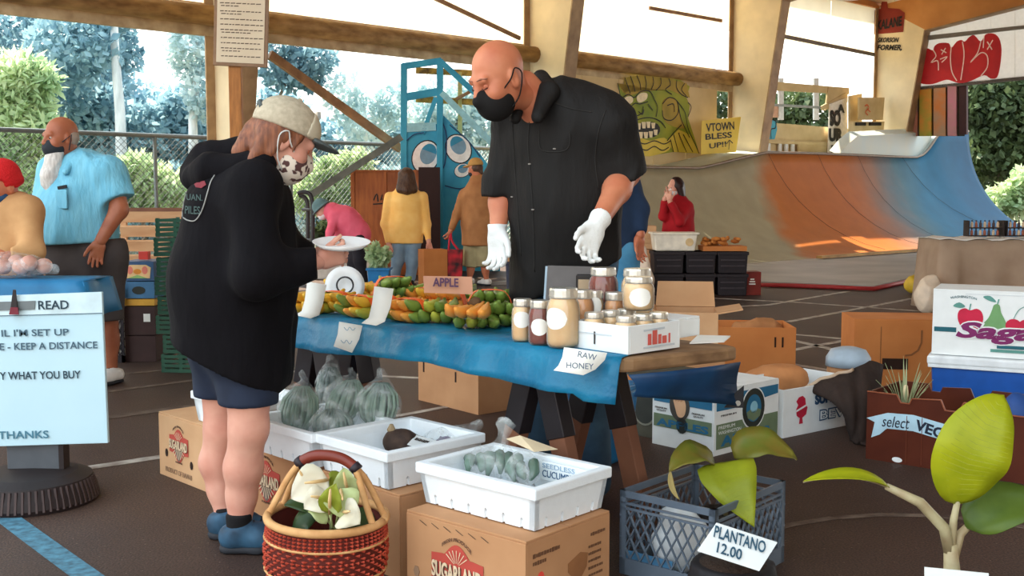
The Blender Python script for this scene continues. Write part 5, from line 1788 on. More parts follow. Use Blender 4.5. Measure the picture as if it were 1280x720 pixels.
# small illegible print lines on the side
pm_l = MB(); r9 = random.Random(2)
for y_, z_, w_, h_ in [(.03, .225, .12, .013), (.03, .203, .06, .013), (.03, .104, .15, .011), (.03, .086, .11, .011), (.30, .225, .07, .011)] + [(.29, .19 - i * .022, .055 + .004 * i, .009) for i in range(5)]:
    x_ = y_
    while x_ < y_ + w_:
        k_ = r9.uniform(.005, .012)
        pm_l.box((lD + .002, x_ + k_ / 2, z_ + h_ / 2), (.001, k_, h_ * r9.uniform(.7, 1)))
        x_ += k_ + .003
pm_l.build('small_print', M('print_brown', (112, 76, 52), rough=.8), cD)['kind'] = 'stuff'
fpoly(cD, [(.19, .17), (.25, .19), (.285, .18), (.28, .14), (.25, .11), (.215, .12), (.19, .145)], M('hole_tan', (150, 100, 62), rough=.9), 'right', lD, name='torn_patch')
fpoly(cD, circle(.065, .165, .014, .016, 9), M('fluor_red', (250, 84, 70), rough=.6), 'right', lD, name='sticker')
sc = MB()
for i in range(6):
    x = .06 + i * .05
    ribbon(sc, [Vector((x, -.0025, .262)), Vector((x + .03, -.0025, .250))], .002, (0, -1, 0))
so = sc.build('pen_marks', dark_ink, cD); so['kind'] = 'stuff'

foam = M('foam_white', (236, 242, 246), rough=.75, var=.02, scale=40, bump=.08, bscale=200)


def foam_tray(label, A, rz, sx, sy, h=.128, z0=BH + .012, slope=.018, notch=5, t=.02):
    """A = front-left corner of the rim footprint"""
    r = empty('foam_tray', label, 'tray', (A.x, A.y, z0), rz)
    m = slope

    def wall(nm, p0, p1, inward, n):
        """p0,p1 rim corners; panel leans inward at its foot, arched notches along the foot"""
        p0 = Vector(p0); p1 = Vector(p1); inn = Vector(inward)
        L = (p1 - p0).length; dx = (p1 - p0) / L
        b0 = p0 + inn * m + dx * m; Lb = L - 2 * m
        pts = [(0, 0)]
        for i in range(n):
            c = Lb * (i + .7) / (n + .4)
            pts += [(c - .006, 0), (c - .006, .026), (c, .034), (c + .006, .026), (c + .006, 0)]
        pts += [(Lb, 0)]
        def pt(x, z):
            k = z / h
            return b0 + dx * (x + (x / Lb * 2 - 1) * m * k) - inn * (m * k) + ZA * z
        out = [pt(x, z) for x, z in pts] + [pt(Lb, h - .03), pt(0, h - .03)]
        MB().prism(out, inn * t).build(nm, foam, r)
    wall('front_wall', (0, 0, 0), (sx, 0, 0), (0, 1, 0), notch)
    wall('back_wall', (sx, sy, 0), (0, sy, 0), (0, -1, 0), notch)
    wall('side_wall', (sx, 0, 0), (sx, sy, 0), (-1, 0, 0), max(3, notch - 2))
    wall('side_wall', (0, sy, 0), (0, 0, 0), (1, 0, 0), max(3, notch - 2))
    MB().box((sx / 2, sy / 2, .012), (sx - 2 * m - .01, sy - 2 * m - .01, .02)).build('floor_panel', foam, r)
    rim = MB()
    e = .006
    o_ = [(-e, -e), (sx + e, -e), (sx + e, sy + e), (-e, sy + e)]
    i_ = [(t + .004, t + .004), (sx - t - .004, t + .004), (sx - t - .004, sy - t - .004), (t + .004, sy - t - .004)]
    vs = [(x, y, h - .034) for x, y in o_] + [(x, y, h - .034) for x, y in i_] + [(x, y, h) for x, y in o_] + [(x, y, h) for x, y in i_]
    fs = []
    for k in range(4):
        j = (k + 1) % 4
        fs += [(k, j, 8 + j, 8 + k), (8 + k, 8 + j, 12 + j, 12 + k), (4 + j, 4 + k, 12 + k, 12 + j), (j, k, 4 + k, 4 + j)]
    rim.add(vs, fs)
    rim.build('rim', foam, r, bevel=.005)
    return r


RIM = BH + .012 + .128
At, Bt, rz3, l3 = place(522, 577, 669, 612, RIM)
t3 = foam_tray('white foam tray of bagged cucumbers on the nearest carton', At, rz3, l3, .35, notch=6)
N2 = G(484, 566, RIM); d2 = Vector((math.cos(rzA), math.sin(rzA), 0))
t2 = foam_tray('white foam tray with purple and brown produce bags in mid row', N2 - d2 * .40, rzA, .40, .42)
N1 = G(402, 546, RIM)
t1 = foam_tray('white foam tray of bagged green beans', N1 - d2 * .50, rzA, .44, .36)
A0 = G(240, 488, RIM)
t0 = foam_tray('white foam tray behind the shopper\'s legs', A0, rzA, .46, .30)
# paper label in the cucumber tray, against the far side wall
lb = MB().box((l3 - .14, .301, .088), (.19, .003, .06)); lb.build('paper_label', white_board, t3)
text('CUCUMBERS', .03, M('blue_ink', (52, 92, 130), rough=.7), t3, (l3 - .225, .298, .068), XA, ZA, fit=(.15, .022))
text('SEEDLESS', .03, M('pale_blue_ink', (150, 176, 200), rough=.7), t3, (l3 - .225, .298, .097), XA, ZA, fit=(.13, .015))

# ---- bagged produce
bag_film = bpy.data.materials.new('clear_bag')
bag_film.use_nodes = True
_nt = bag_film.node_tree
_b = _nt.nodes['Principled BSDF']
_b.inputs['Base Color'].default_value = (.86, .92, .92, 1)
_b.inputs['Roughness'].default_value = .12
_tr = _nt.nodes.new('ShaderNodeBsdfTransparent')
_mx = _nt.nodes.new('ShaderNodeMixShader')
_nz = _nt.nodes.new('ShaderNodeTexNoise'); _nz.inputs['Scale'].default_value = 22; _nz.inputs['Detail'].default_value = 6
_tc = _nt.nodes.new('ShaderNodeTexCoord'); _nt.links.new(_tc.outputs['Object'], _nz.inputs['Vector'])
_rp = _nt.nodes.new('ShaderNodeValToRGB')
_rp.color_ramp.elements[0].position = .42; _rp.color_ramp.elements[0].color = (.05, .05, .05, 1)
_rp.color_ramp.elements[1].position = .72; _rp.color_ramp.elements[1].color = (.42, .42, .42, 1)
_bp = _nt.nodes.new('ShaderNodeBump'); _bp.inputs['Strength'].default_value = .8; _bp.inputs['Distance'].default_value = .02
_nt.links.new(_nz.outputs[0], _bp.inputs['Height']); _nt.links.new(_bp.outputs[0], _b.inputs['Normal'])
_nt.links.new(_nz.outputs[0], _rp.inputs[0]); _nt.links.new(_rp.outputs[0], _mx.inputs[0])
_nt.links.new(_tr.outputs[0], _mx.inputs[1]); _nt.links.new(_b.outputs[0], _mx.inputs[2])
_nt.links.new(_mx.outputs[0], _nt.nodes['Material Output'].inputs[0])
bean_m = M('bean_green', (150, 170, 150), rgb2=(96, 118, 108), scale=9, rough=.6)
bean_d = M('bean_dark', (116, 134, 124), rgb2=(78, 94, 90), scale=9, rough=.6)


def bean_bag(label, c, rx, ry, rz_, lean=(0, 0), tail=.05, m=bean_m, n=120, seed=1, group='clear bags of green beans'):
    """c: world centre of the bag"""
    r = random.Random(seed)
    root = empty('bean_bag', label, 'bag', (c.x, c.y, c.z - rz_), 0, group)
    beans = MB()
    for i in range(n):
        th = r.uniform(0, 6.283); k = math.sqrt(r.random()) * .86
        pts = []
        for j in range(5):
            u = -0.92 + 1.84 * j / 4
            s = math.sqrt(max(0, 1 - u * u)) * k
            pts.append(Vector((rx * s * math.cos(th) + lean[0] * u * rz_, ry * s * math.sin(th) + lean[1] * u * rz_, rz_ + u * rz_ * .96)))
        beans.tube(pts, [.003, .0065, .007, .0065, .003], n=5)
    o = beans.build('beans', m, root, smooth=True); o['kind'] = 'stuff'
    S = SDF(.008)
    S.ell((0, 0, rz_), (rx * 1.04, ry * 1.04, rz_ * 1.02), None, .03)
    S.cone((lean[0] * rz_, lean[1] * rz_, rz_ * 1.85), (lean[0] * rz_ * 1.1 + .01, lean[1] * rz_ * 1.1, rz_ * 2 + tail * .25), .03, .014, .04)
    S.cone((lean[0] * rz_ * 1.1 + .01, lean[1] * rz_ * 1.1, rz_ * 2 + tail * .25), (lean[0] * rz_ * 1.1 - .005, lean[1] * rz_, rz_ * 2 + tail * .6), .01, .02, .01, flat=((.3, 1, 0), 2.2))
    sdf_object('bag_film', [S.surf(disp=folds(.005, 45, seed, 1.0))], bag_film, root, (0, 0, 0))
    return root


zt = BH + .03
bb = lambda px, py, Y: P(px, py, Y)
bean_bag('upright clear bag of beans slumped at the tray\'s far corner', bb(374, 512, 4.12), .085, .075, .10, (.15, 0), .06, seed=3, group=None)
bean_bag('dark clear bag of beans at the back of the tray', bb(412, 484, 4.32), .06, .06, .09, (.1, 0), .05, bean_d, seed=4, group=None)
bean_bag('plump clear bag of beans in the middle of the tray', bb(431, 503, 4.10), .085, .075, .095, (.3, 0), .05, seed=5, group=None)
bean_bag('large round clear bag of beans with knotted top', bb(474, 506, 4.04), .088, .08, .092, (.1, 0), .06, seed=6, n=140, group=None)
bean_bag('flat clear bag of beans lying at the tray\'s front', bb(416, 531, 3.92), .085, .07, .062, (.0, 0), .02, bean_d, seed=7, group=None)
# cucumber bags
cuc_m = M('cucumber_green', (70, 96, 78), rgb2=(110, 136, 124), scale=8, rough=.4)
def cucumber_bag(label, c, n, w, hgt, seed, tail=True):
    r = random.Random(seed)
    root = empty('cucumber_bag', label, 'bag', (c.x, c.y, c.z))
    for i in range(n):
        x = (i - (n - 1) / 2) * .03
        pts = [Vector((x + r.uniform(-.01, .01), -.05 + .03 * j + r.uniform(-.006, .006), .02 + hgt * (.25 + .75 * math.sin(math.pi * j / 4)) + r.uniform(-.01, .01))) for j in range(5)]
        MB().tube(pts, [.006, .016, .018, .016, .006], n=8).build('cucumber', cuc_m, root, smooth=True)
    S = SDF(.008)
    S.ell((0, .01, .045), (w, .085, .062), None, .03)
    if tail:
        S.cone((.02, .05, .08), (.025, .06, .115), .035, .02, .04); S.cone((.025, .06, .115), (.03, .065, .16), .014, .036, .02, flat=((.2, 1, 0), 2.5))
    sdf_object('bag_film', [S.surf(disp=folds(.007, 40, seed, 1.0))], bag_film, root, (0, 0, 0))


cz = BH + .012 + .026
cucumber_bag('clear bag of cucumbers with twisted top in the tray', Vector((P(618, 590, 3.36).x, 3.36, cz + .03)), 6, .10, .05, 1)
cucumber_bag('small clear bag of cucumbers beside the twisted one', Vector((P(652, 590, 3.30).x, 3.30, cz + .03)), 3, .055, .04, 2, False)
crd = MB(); crd.prism([P(633, 549, 3.36), P(650, 545, 3.36), P(697, 562, 3.40), P(668, 565, 3.34)], (0, 0, .002))
thing('card', crd, M('cream_card', (214, 196, 164), rough=.7), 'cream card lying over the cucumber bags', 'card', loc=P(660, 556, 3.36))
# contents of the middle tray
egg = MB()
root = empty('eggplant_bag', 'clear bag of purple eggplants in the middle tray', 'bag', P(563, 556, 3.84)); root.location.z = cz
for i in range(3):
    MB().tube([Vector((-.06 + .02 * i, .03 * i - .03, .03)), Vector((-.03, .03 * i - .03, .045)), Vector((.02, .03 * i - .03, .05)), Vector((.07, .03 * i - .03, .04))], [.012, .02, .025, .012], n=8).build('eggplant', M('eggplant', (76, 52, 92), rough=.3), root, smooth=True)
S = SDF(.008); S.ell((0, 0, .04), (.11, .085, .06), None, .03); S.cone((.06, .02, .07), (.10, .03, .10), .03, .02, .03)
sdf_object('bag_film', [S.surf(disp=folds(.007, 40, 9, 1.0))], bag_film, root, (0, 0, 0))
rb = empty('taro_root', 'dark brown taro root at the front of the middle tray', 'vegetable', P(500, 556, 3.78)); rb.location.z = cz
S = SDF(.008); S.ell((0, 0, .05), (.06, .05, .05), None, .02); S.cone((.03, 0, .06), (.08, .02, .055), .035, .015, .03)
sdf_object('flesh', [S.surf(disp=folds(.005, 60, 5, 1.0))], M('taro_brown', (76, 58, 48), rgb2=(50, 38, 34), scale=30, rough=.8), rb, (0, 0, 0))
MB().lathe([(.012, 0), (.016, .01), (.006, .03)], n=8, c=(-.03, 0, .088)).build('stem_stub', M('taro_stub', (150, 130, 100), rough=.8), rb)
cr = MB(); q = [P(509, 556, 3.70), P(520, 544, 3.78), P(559, 556, 3.74), P(548, 567, 3.66)]
cr.prism(q, (0, 0, .002))
co = thing('price_card', cr, white_board, 'white price card with dark lettering lying across the middle tray', 'card', loc=q[0])
text('EGGPLANT', .03, dark_ink, co, (q[1] - q[0]) * .42 + Vector((.012, 0, .004)), q[3] - q[0], q[1] - q[0], fit=(.095, .018), bold=.001)

# ---- woven basket with flowers
bk = P(406, 700, 3.22); bk.z = 0
bas = empty('woven_basket', 'round woven red and tan basket with leather handle', 'basket', bk)
straw = M('straw', (222, 172, 116), rgb2=(196, 142, 88), scale=20, rough=.7)
w_red = M('weave_red', (196, 78, 52), rgb2=(160, 54, 36), scale=30, rough=.7)
w_dark = M('weave_dark', (96, 34, 26), rough=.75)
prof = [(.105, .0), (.145, .03), (.172, .08), (.184, .13), (.186, .18), (.180, .235), (.176, .265)]
MB().lathe([(a - .006, b) for a, b in prof], n=40, top=False).build('body', w_dark, bas, smooth=True)
MB().lathe([(a, b) for a, b in [(.0001, .022), (.138, .024), (.165, .08), (.172, .25)]], n=30, top=False).build('lining', w_dark, bas)
pr_ = smooth_line(prof, 8)
weave = MB(); weave2 = MB(); bands = []
zs = np.arange(.006, .258, .0105)
for zi, z in enumerate(zs):
    rr_ = float(np.interp(z, [b for a, b in prof], [a for a, b in prof]))
    plain = z > .215 or (.165 < z < .175)
    nst = 64
    for k in range(nst):
        if plain: tgt = weave
        else: tgt = weave if (k + zi) % 2 else None
        if tgt is None: continue
        a0 = 2 * math.pi * (k + (0 if plain else .0)) / nst; a1 = a0 + 2 * math.pi / nst * (.95 if plain else 1.25)
        am = (a0 + a1) / 2
        h2 = .0048
        def pt(a, r2, zz): return Vector((r2 * math.cos(a), r2 * math.sin(a), zz))
        ro = rr_ + .003
        tgt.add([pt(a0, rr_ - .004, z), pt(am, ro, z - h2), pt(a1, rr_ - .004, z), pt(am, ro, z + h2), pt(am, ro + .003, z)], [(0, 1, 4), (1, 2, 4), (2, 3, 4), (3, 0, 4)])
wo = weave.build('weave', w_red, bas); wo['kind'] = 'stuff'
for z in (.212, .115):
    rr_ = float(np.interp(z, [b for a, b in prof], [a for a, b in prof])) + .003
    MB().tube([Vector((rr_ * math.cos(a), rr_ * math.sin(a), z)) for a in np.linspace(0, 2 * math.pi, 41)], .004, n=6).build('tan_band', straw, bas, smooth=True)
MB().tube([Vector((.179 * math.cos(a), .179 * math.sin(a), .268)) for a in np.linspace(0, 2 * math.pi, 49)], .013, n=8).build('rim', straw, bas, smooth=True)
hx = .09
for sgn in (-1, 1):
    for dy in (-.05, .05):
        pts = smooth_line([(sgn * .172, dy, .262), (sgn * .145, dy * .8, .32), (sgn * .115, dy * .45, .385), (sgn * .085, 0, .43)], 4)
        MB().tube(pts, .0105, n=7).build('handle_strand', straw, bas, smooth=True)
leather = M('leather_brown', (120, 50, 38), rough=.35, var=.15)
hp_ = smooth_line([(-.092, 0, .425), (-.05, 0, .448), (0, 0, .455), (.05, 0, .448), (.092, 0, .425)], 5)
MB().tube(hp_, .017, n=10).build('leather_grip', leather, bas, smooth=True)
for sgn in (-1, 1):
    MB().tube([(sgn * .098, 0, .418), (sgn * .082, 0, .432)], .019, n=10).build('grip_binding', M('binding_black', (44, 34, 40), rough=.5), bas, smooth=True)
bas.rotation_euler = (0, math.radians(2), math.radians(-14))


# ---- leaves and flowers
def leaf(name, mat, parent, base, ctrl, tip, width, nrm_, fold=.25, prof=None, n=9, wave=0.0, off=(0, 0, 0), rib=None, seed=0, veins=0):
    base, ctrl, tip = Vector(base), Vector(ctrl), Vector(tip)
    prof = prof or (lambda t: math.sin(math.pi * t ** .75) ** .8)
    rows = [[], [], [], [], []]
    r = random.Random(seed)
    mid = []
    for i in range(n + 1):
        t = i / n
        p = base * (1 - t) ** 2 + ctrl * 2 * t * (1 - t) + tip * t * t
        d = ((ctrl - base) * (1 - t) + (tip - ctrl) * t).normalized()
        nn = Vector(nrm_); nn = (nn - d * nn.dot(d)).normalized()
        s = d.cross(nn).normalized()
        w = width * .5 * max(.001, prof(min(.999, max(.001, t))))
        for k, u in enumerate((-1, -.5, 0, .5, 1)):
            rows[k].append(p + s * w * u + nn * (abs(u) * w * fold + (math.sin(t * 17 + seed) * wave * abs(u))) - Vector(off))
        mid.append(p - nn * .002 - Vector(off))
    mb = MB(); mb.grid(rows)
    o = mb.build(name, mat, parent, smooth=True)
    md = o.modifiers.new('thick', 'SOLIDIFY'); md.thickness = .0016
    if veins:
        vb_ = MB()
        for i in range(2, n - 1):
            for side, near in ((0, 1), (4, 3)):
                j = min(n, i + 1)
                a, b, c_ = rows[2][i], rows[near][i].lerp(rows[near][j], .45), rows[side][j]
                up_ = Vector(nrm_).normalized() * .0012
                vb_.tube([a + up_, b + up_, c_.lerp(b, .06) + up_], [.0011, .0009, .0005], n=4)
        vb_.build('veins', veins, o)['kind'] = 'stuff'
    if rib: MB().tube(mid, [width * .018 * (1 - .8 * i / n) + .0006 for i in range(n + 1)], n=5).build('midrib', rib, o, smooth=True)
    return o


g_leaf = M('leaf_dark_green', (70, 92, 52), rgb2=(46, 66, 38), scale=6, rough=.35, translucent=.2)
g_lime = M('leaf_lime', (178, 186, 70), rgb2=(150, 164, 52), scale=8, rough=.4, translucent=.3)
g_pale = M('leaf_pale_green', (206, 214, 160), rgb2=(186, 198, 130), scale=8, rough=.45, translucent=.25)
petal = M('petal_white', (244, 236, 220), rgb2=(232, 226, 196), scale=6, rough=.5, translucent=.2)
rib_m = M('leaf_rib', (214, 206, 140), rough=.5)
heart = lambda t: min(1.0, (t / .28) ** .55) * (1 - max(0, (t - .28) / .72) ** 1.7) if t > 0 else 0
fl_c = bk + Vector((0, 0, .2))
flo = empty('anthurium_bunch', 'bunch of white anthurium flowers with green leaves standing in the basket', 'flowers', bk + Vector((.0, .02, .02)))
fo_ = bk + Vector((0, .02, .02))
stem_base = P(420, 672, 3.2)
for i, (x, y, Y, tx, ty, w, m) in enumerate([(410, 600, 3.18, 364, 624, .135, petal), (408, 622, 3.15, 380, 636, .09, petal), (426, 612, 3.12, 436, 652, .11, g_pale), (436, 620, 3.2, 430, 584, .085, g_pale), (428, 640, 3.1, 450, 655, .10, petal), (386, 606, 3.2, 372, 592, .06, petal), (412, 642, 3.1, 420, 604, .075, g_lime)]):
    b_ = P(x, y, Y); t_ = P(tx, ty, Y - .03)
    sp = leaf('spathe', m, flo, b_, b_.lerp(t_, .5) + Vector((0, -.02, .015)), t_, w, (0, -1, .3), fold=.35, prof=heart, off=fo_, seed=i, wave=.004)
    MB().tube([b_ - fo_, b_.lerp(t_, .3) + Vector((0, -.03, .02)) - fo_, b_.lerp(t_, .55) + Vector((0, -.045, .035)) - fo_], [.005, .0055, .003], n=6).build('spadix', M('spadix', (232, 196, 140), rough=.6), sp, smooth=True)
    MB().tube([stem_base + Vector((.006 * (i - 3), 0, 0)) - fo_, stem_base.lerp(b_, .5) + Vector((0, -.01, 0)) - fo_, b_ - fo_], .0035, n=5).build('stem', g_pale, flo, smooth=True)
for i, (x, y, Y, tx, ty, w, m) in enumerate([(400, 640, 3.25, 355, 632, .07, g_leaf), (395, 650, 3.2, 366, 668, .09, g_leaf), (418, 610, 3.24, 412, 596, .06, g_lime), (440, 650, 3.25, 470, 660, .08, g_leaf), (420, 660, 3.16, 450, 672, .09, g_leaf), (408, 655, 3.12, 385, 640, .05, g_pale)]):
    b_ = P(x, y, Y); t_ = P(tx, ty, Y)
    leaf('leaf', m, flo, b_, b_.lerp(t_, .5) + Vector((0, 0, .03)), t_, w, (0, -.6, 1), fold=.2, off=fo_, rib=rib_m, seed=i)

# ---- grey milk crate with plants
Ac = G(775, 612, .28); Bc = G(894, 638, .28); Cc = G(984, 594, .28)
rzc = axis_rz(Ac, Bc); lx = (Bc - Ac).length; ly = .46
Ac.z = 0
crate_m = M('crate_grey', (110, 122, 136), rgb2=(92, 104, 118), scale=6, rough=.45)
mc = empty('milk_crate', 'grey plastic lattice milk crate holding a potted plant', 'crate', Ac, rzc)


def lattice_wall(parent, p0, dx, L, H, mat, bars=9, t=.008, bw=.007):
    """one crate side: rim, foot, corner posts and crossed bars"""
    dx = Vector(dx)
    n = dx.cross(ZA)
    fr_ = MB()
    for z0, z1 in ((0, .055), (H - .022, H), (H - .045, H - .038), (H - .062, H - .055)):
        fr_.prism([p0 + ZA * z0, p0 + dx * L + ZA * z0, p0 + dx * L + ZA * z1, p0 + ZA * z1], n * -t)
    for x in (0, L - .022):
        fr_.prism([p0 + dx * x, p0 + dx * (x + .022), p0 + dx * (x + .022) + ZA * H, p0 + dx * x + ZA * H], n * -t)
    w = fr_.build('crate_side', mat, parent)
    lt = MB()
    zt_, zb = H - .062, .055
    hh_ = zt_ - zb
    step = L / bars
    for i in range(-bars, bars * 2):
        for sg in (1, -1):
            x0 = i * step; x1 = x0 + sg * hh_ * .55
            a = Vector((x0, zb)); b = Vector((x1, zt_))
            ts = [0, 1]
            for e in (0, L):
                if (a.x - e) * (b.x - e) < 0:
                    u = (e - a.x) / (b.x - a.x)
                    if (b.x - a.x > 0) == (e == 0): ts[0] = max(ts[0], u)
                    else: ts[1] = min(ts[1], u)
            if max(a.x, b.x) <= 0 or min(a.x, b.x) >= L or ts[1] - ts[0] < .02: continue
            a2 = a.lerp(b, ts[0]); b2 = a.lerp(b, ts[1])
            lt.bar(p0 + dx * a2.x + ZA * a2.y - n * t * .5, p0 + dx * b2.x + ZA * b2.y - n * t * .5, bw * .6, bw, upv=n)
    if not lt.f: return w
    o = lt.build('lattice', mat, w); o['kind'] = 'stuff'
    return w


lattice_wall(mc, Vector((0, 0, 0)), XA, lx, .28, crate_m)
lattice_wall(mc, Vector((lx, 0, 0)), YA, ly, .28, crate_m, 12)
lattice_wall(mc, Vector((lx, ly, 0)), -XA, lx, .28, crate_m)
lattice_wall(mc, Vector((0, ly, 0)), -YA, ly, .28, crate_m, 12)
MB().box((lx / 2, ly / 2, .006), (lx - .01, ly - .01, .008)).build('crate_floor', crate_m, mc)
MB().box((.10, .012, .045), (lx * .55, .004, .07)).build('blue_base_strip', M('crate_blue', (70, 120, 156), rough=.5), mc)
# things inside the crate: white sack, white pot with soil
cw = mc.matrix_basis
inside = lambda x, y, z: Vector((Ac.x, Ac.y, 0)) + Vector((math.cos(rzc), math.sin(rzc), 0)) * x + Vector((-math.sin(rzc), math.cos(rzc), 0)) * y + ZA * z
sk = inside(.17, .11, .02)
S = SDF(.01); S.ell(sk + ZA * .09, (.1, .075, .1), None, .03); S.ell(sk + Vector((-.02, 0, .19)), (.06, .045, .035), None, .04)
so = sdf_object('white_sack', [S.surf(disp=folds(.008, 35, 3, 1.0))], M('white_sack', (222, 226, 228), rough=.6), None, sk)
so.location = sk; tag(so, 'crumpled white sack inside the milk crate', 'bag')
pt_ = inside(.22, .30, .02)
pot = empty('potted_plant', 'young lime green leafed plant in a small pot inside the milk crate', 'plant', pt_)
MB().lathe([(.06, 0), (.085, .15), (.09, .15), (.09, .165), (.078, .165), (.075, .15), (.0001, .15)], n=20).build('pot', M('pot_dark', (50, 44, 42), rough=.6), pot, smooth=False)
stem_m = M('stem_tan', (176, 160, 110), rough=.6)
top = P(905, 590, 3.5)
MB().tube([Vector((0, 0, .15)), Vector((.0, -.02, .28)), top - pt_], [.009, .008, .006], n=6).build('stem', stem_m, pot, smooth=True)
b_ = P(905, 577, 3.5)
lf_m = M('taro_leaf', (176, 184, 46), rgb2=(142, 152, 34), scale=9, rough=.4, translucent=.35)
lf_d = M('taro_leaf_dark', (112, 122, 44), rgb2=(140, 120, 50), scale=14, rough=.4, translucent=.25)
leaf('leaf', lf_m, pot, P(905, 578, 3.46), P(912, 600, 3.36), P(943, 659, 3.30), .185, (-.1, -.9, .35), fold=.1, prof=lambda t: min(1, (t / .12) ** .5) * (1 - max(0, (t - .25) / .75) ** 1.6), off=pt_, rib=rib_m, wave=.003, n=16, veins=M('leaf_vein', (150, 156, 40), rough=.5))
leaf('leaf', lf_d, pot, P(893, 580, 3.5), P(868, 552, 3.45), P(836, 590, 3.4), .115, (-.1, -.55, .9), fold=.25, off=pt_, rib=rib_m, n=12, wave=.004)
leaf('leaf', lf_d, pot, P(918, 573, 3.52), P(945, 535, 3.5), P(996, 575, 3.5), .13, (0, -.6, .8), fold=.25, off=pt_, rib=rib_m, n=12, wave=.004, seed=4)
leaf('dry_leaf', M('dry_leaf', (150, 132, 80), rough=.7), pot, P(838, 588, 3.4), P(836, 612, 3.38), P(850, 625, 3.36), .02, (0, -1, .2), off=pt_)

# ---- black grow bag with the price card, in front of the crate
gb = P(915, 760, 2.95); gb.z = 0
grow = empty('grow_bag', 'black fabric grow bag in front of the milk crate', 'plant pot', gb)
S = SDF(.011); S.cone((0, 0, .12), (0, 0, .19), .125, .118, .02); S.cone((0, 0, .03), (0, 0, .12), .11, .125, .03)
sdf_object('bag', [S.surf(clip=[((0, 0, 0.005), (0, 0, -1)), ((0, 0, .215), (0, 0, 1))], disp=folds(.006, 30, 2, .3))], M('grow_bag_black', (28, 26, 30), rough=.7), grow, (0, 0, 0))
MB().lathe([(.0001, .225), (.06, .222), (.108, .212)], n=20).build('soil', M('soil', (50, 36, 28), rough=.95, bump=.8, bscale=80), grow, smooth=True)
qa, qb, qd = P(872, 689, 2.80), P(949, 714, 2.79), P(896, 654, 2.86)
qc = qb + (qd - qa)
ca = MB().prism([qa, qb, qc, qd], Vector((0, .003, .001)))
pc = thing('price_card', ca, white_board, 'white card hand lettered PLANTANO with its price, leaning on the grow bag', 'card', loc=qa)
xd = (qb - qa); yd = (qd - qa); nv_ = xd.cross(yd).normalized() * .005
if nv_.y > 0: nv_ = -nv_
blue_pen = M('blue_pen', (44, 82, 104), rough=.7)
text('PLANTANO', .04, blue_pen, pc, (qd - qa) * .54 + xd * .08 + nv_, xd, yd, fit=(xd.length * .84, yd.length * .34), bold=.0005)
text('12.00', .04, blue_pen, pc, (qd - qa) * .12 + xd * .26 + nv_, xd, yd, fit=(xd.length * .4, yd.length * .30), bold=.0005)

# ---- young banana plant at the right front
bp = P(1192, 720, 2.45); bpz = Vector((bp.x, bp.y, 0))
ban = empty('banana_plant', 'young banana plant with broad lime leaves in a pot', 'plant', bpz)
MB().lathe([(.09, 0), (.12, .26), (.13, .26), (.13, .29), (.115, .29), (.11, .26), (.0001, .255)], n=22).build('pot', M('pot_dark'), ban)
ban_m = M('banana_leaf', (192, 196, 34), rgb2=(160, 170, 26), scale=12, rough=.4, translucent=.35)
ban_g = M('banana_leaf_green', (96, 118, 44), rgb2=(72, 94, 34), scale=12, rough=.4, translucent=.3)
ban_s = M('banana_stalk', (186, 178, 140), rgb2=(150, 128, 96), scale=16, rough=.5)
o_ = bpz
MB().tube([Vector((0, 0, .24)), P(1190, 715, 2.45) - o_, P(1188, 680, 2.45) - o_], [.028, .02, .016], n=8).build('stalk', ban_s, ban, smooth=True)
MB().tube([P(1187, 690, 2.45) - o_, P(1180, 660, 2.44) - o_, P(1150, 628, 2.42) - o_, P(1108, 608, 2.42) - o_], [.014, .013, .012, .008], n=8).build('petiole', ban_s, ban, smooth=True)
MB().tube([P(1189, 690, 2.45) - o_, P(1192, 650, 2.45) - o_, P(1197, 626, 2.45) - o_], [.012, .009, .007], n=8).build('petiole', ban_s, ban, smooth=True)
MB().tube([P(1191, 700, 2.45) - o_, P(1200, 668, 2.46) - o_, P(1212, 656, 2.47) - o_], [.013, .011, .009], n=8).build('petiole', ban_s, ban, smooth=True)
elli = lambda t: math.sin(math.pi * t ** .85) ** .6
leaf('leaf', ban_m, ban, P(1196, 630, 2.45), P(1208, 560, 2.36), P(1255, 494, 2.44), .165, (-.15, -1, .25), fold=.06, prof=lambda t: math.sin(math.pi * t ** .9) ** .62, off=o_, rib=ban_g, n=22, wave=.004, veins=M('leaf_vein', (150, 156, 40), rough=.5))
leaf('leaf', ban_m, ban, P(1112, 610, 2.42), P(1070, 588, 2.40), P(1004, 602, 2.36), .06, (0, -.25, 1), fold=.35, off=o_, rib=ban_s, n=12)
leaf('leaf', ban_g, ban, P(1208, 660, 2.46), P(1250, 618, 2.44), P(1330, 640, 2.4), .13, (.05, -.62, .78), fold=.22, off=o_, rib=ban_s, n=12)
lab = MB().prism([P(1156, 735, 2.33), P(1156, 709, 2.34), P(1236, 717, 2.34), P(1236, 742, 2.33)], (0, .003, 0))
thing('plant_label', lab, white_board, 'white plant label tucked in the banana pot', 'card', loc=P(1190, 735, 2.34))

# ================================================================== THE STALL TABLE
TZ = .745
FL_, FR_ = G(335, 391, TZ), G(779, 449, TZ)
BR_ = G(930, 433, TZ)
BL_ = FL_ + Vector((.36, .40, 0))
t_c = (FL_ + FR_ + BR_ + BL_) / 4
tloc = Vector((t_c.x, t_c.y, 0))
tab = empty('plank_table', 'weathered wooden stall table top laid on sawhorses', 'table', tloc)
wood = M('weathered_wood', (150, 116, 82), rgb2=(104, 76, 52), scale=3, stretch=(1, 6, 6), rough=.7, detail=8)
wood_d = M('dark_wood', (92, 62, 46), rgb2=(64, 42, 32), scale=4, rough=.7, detail=7)
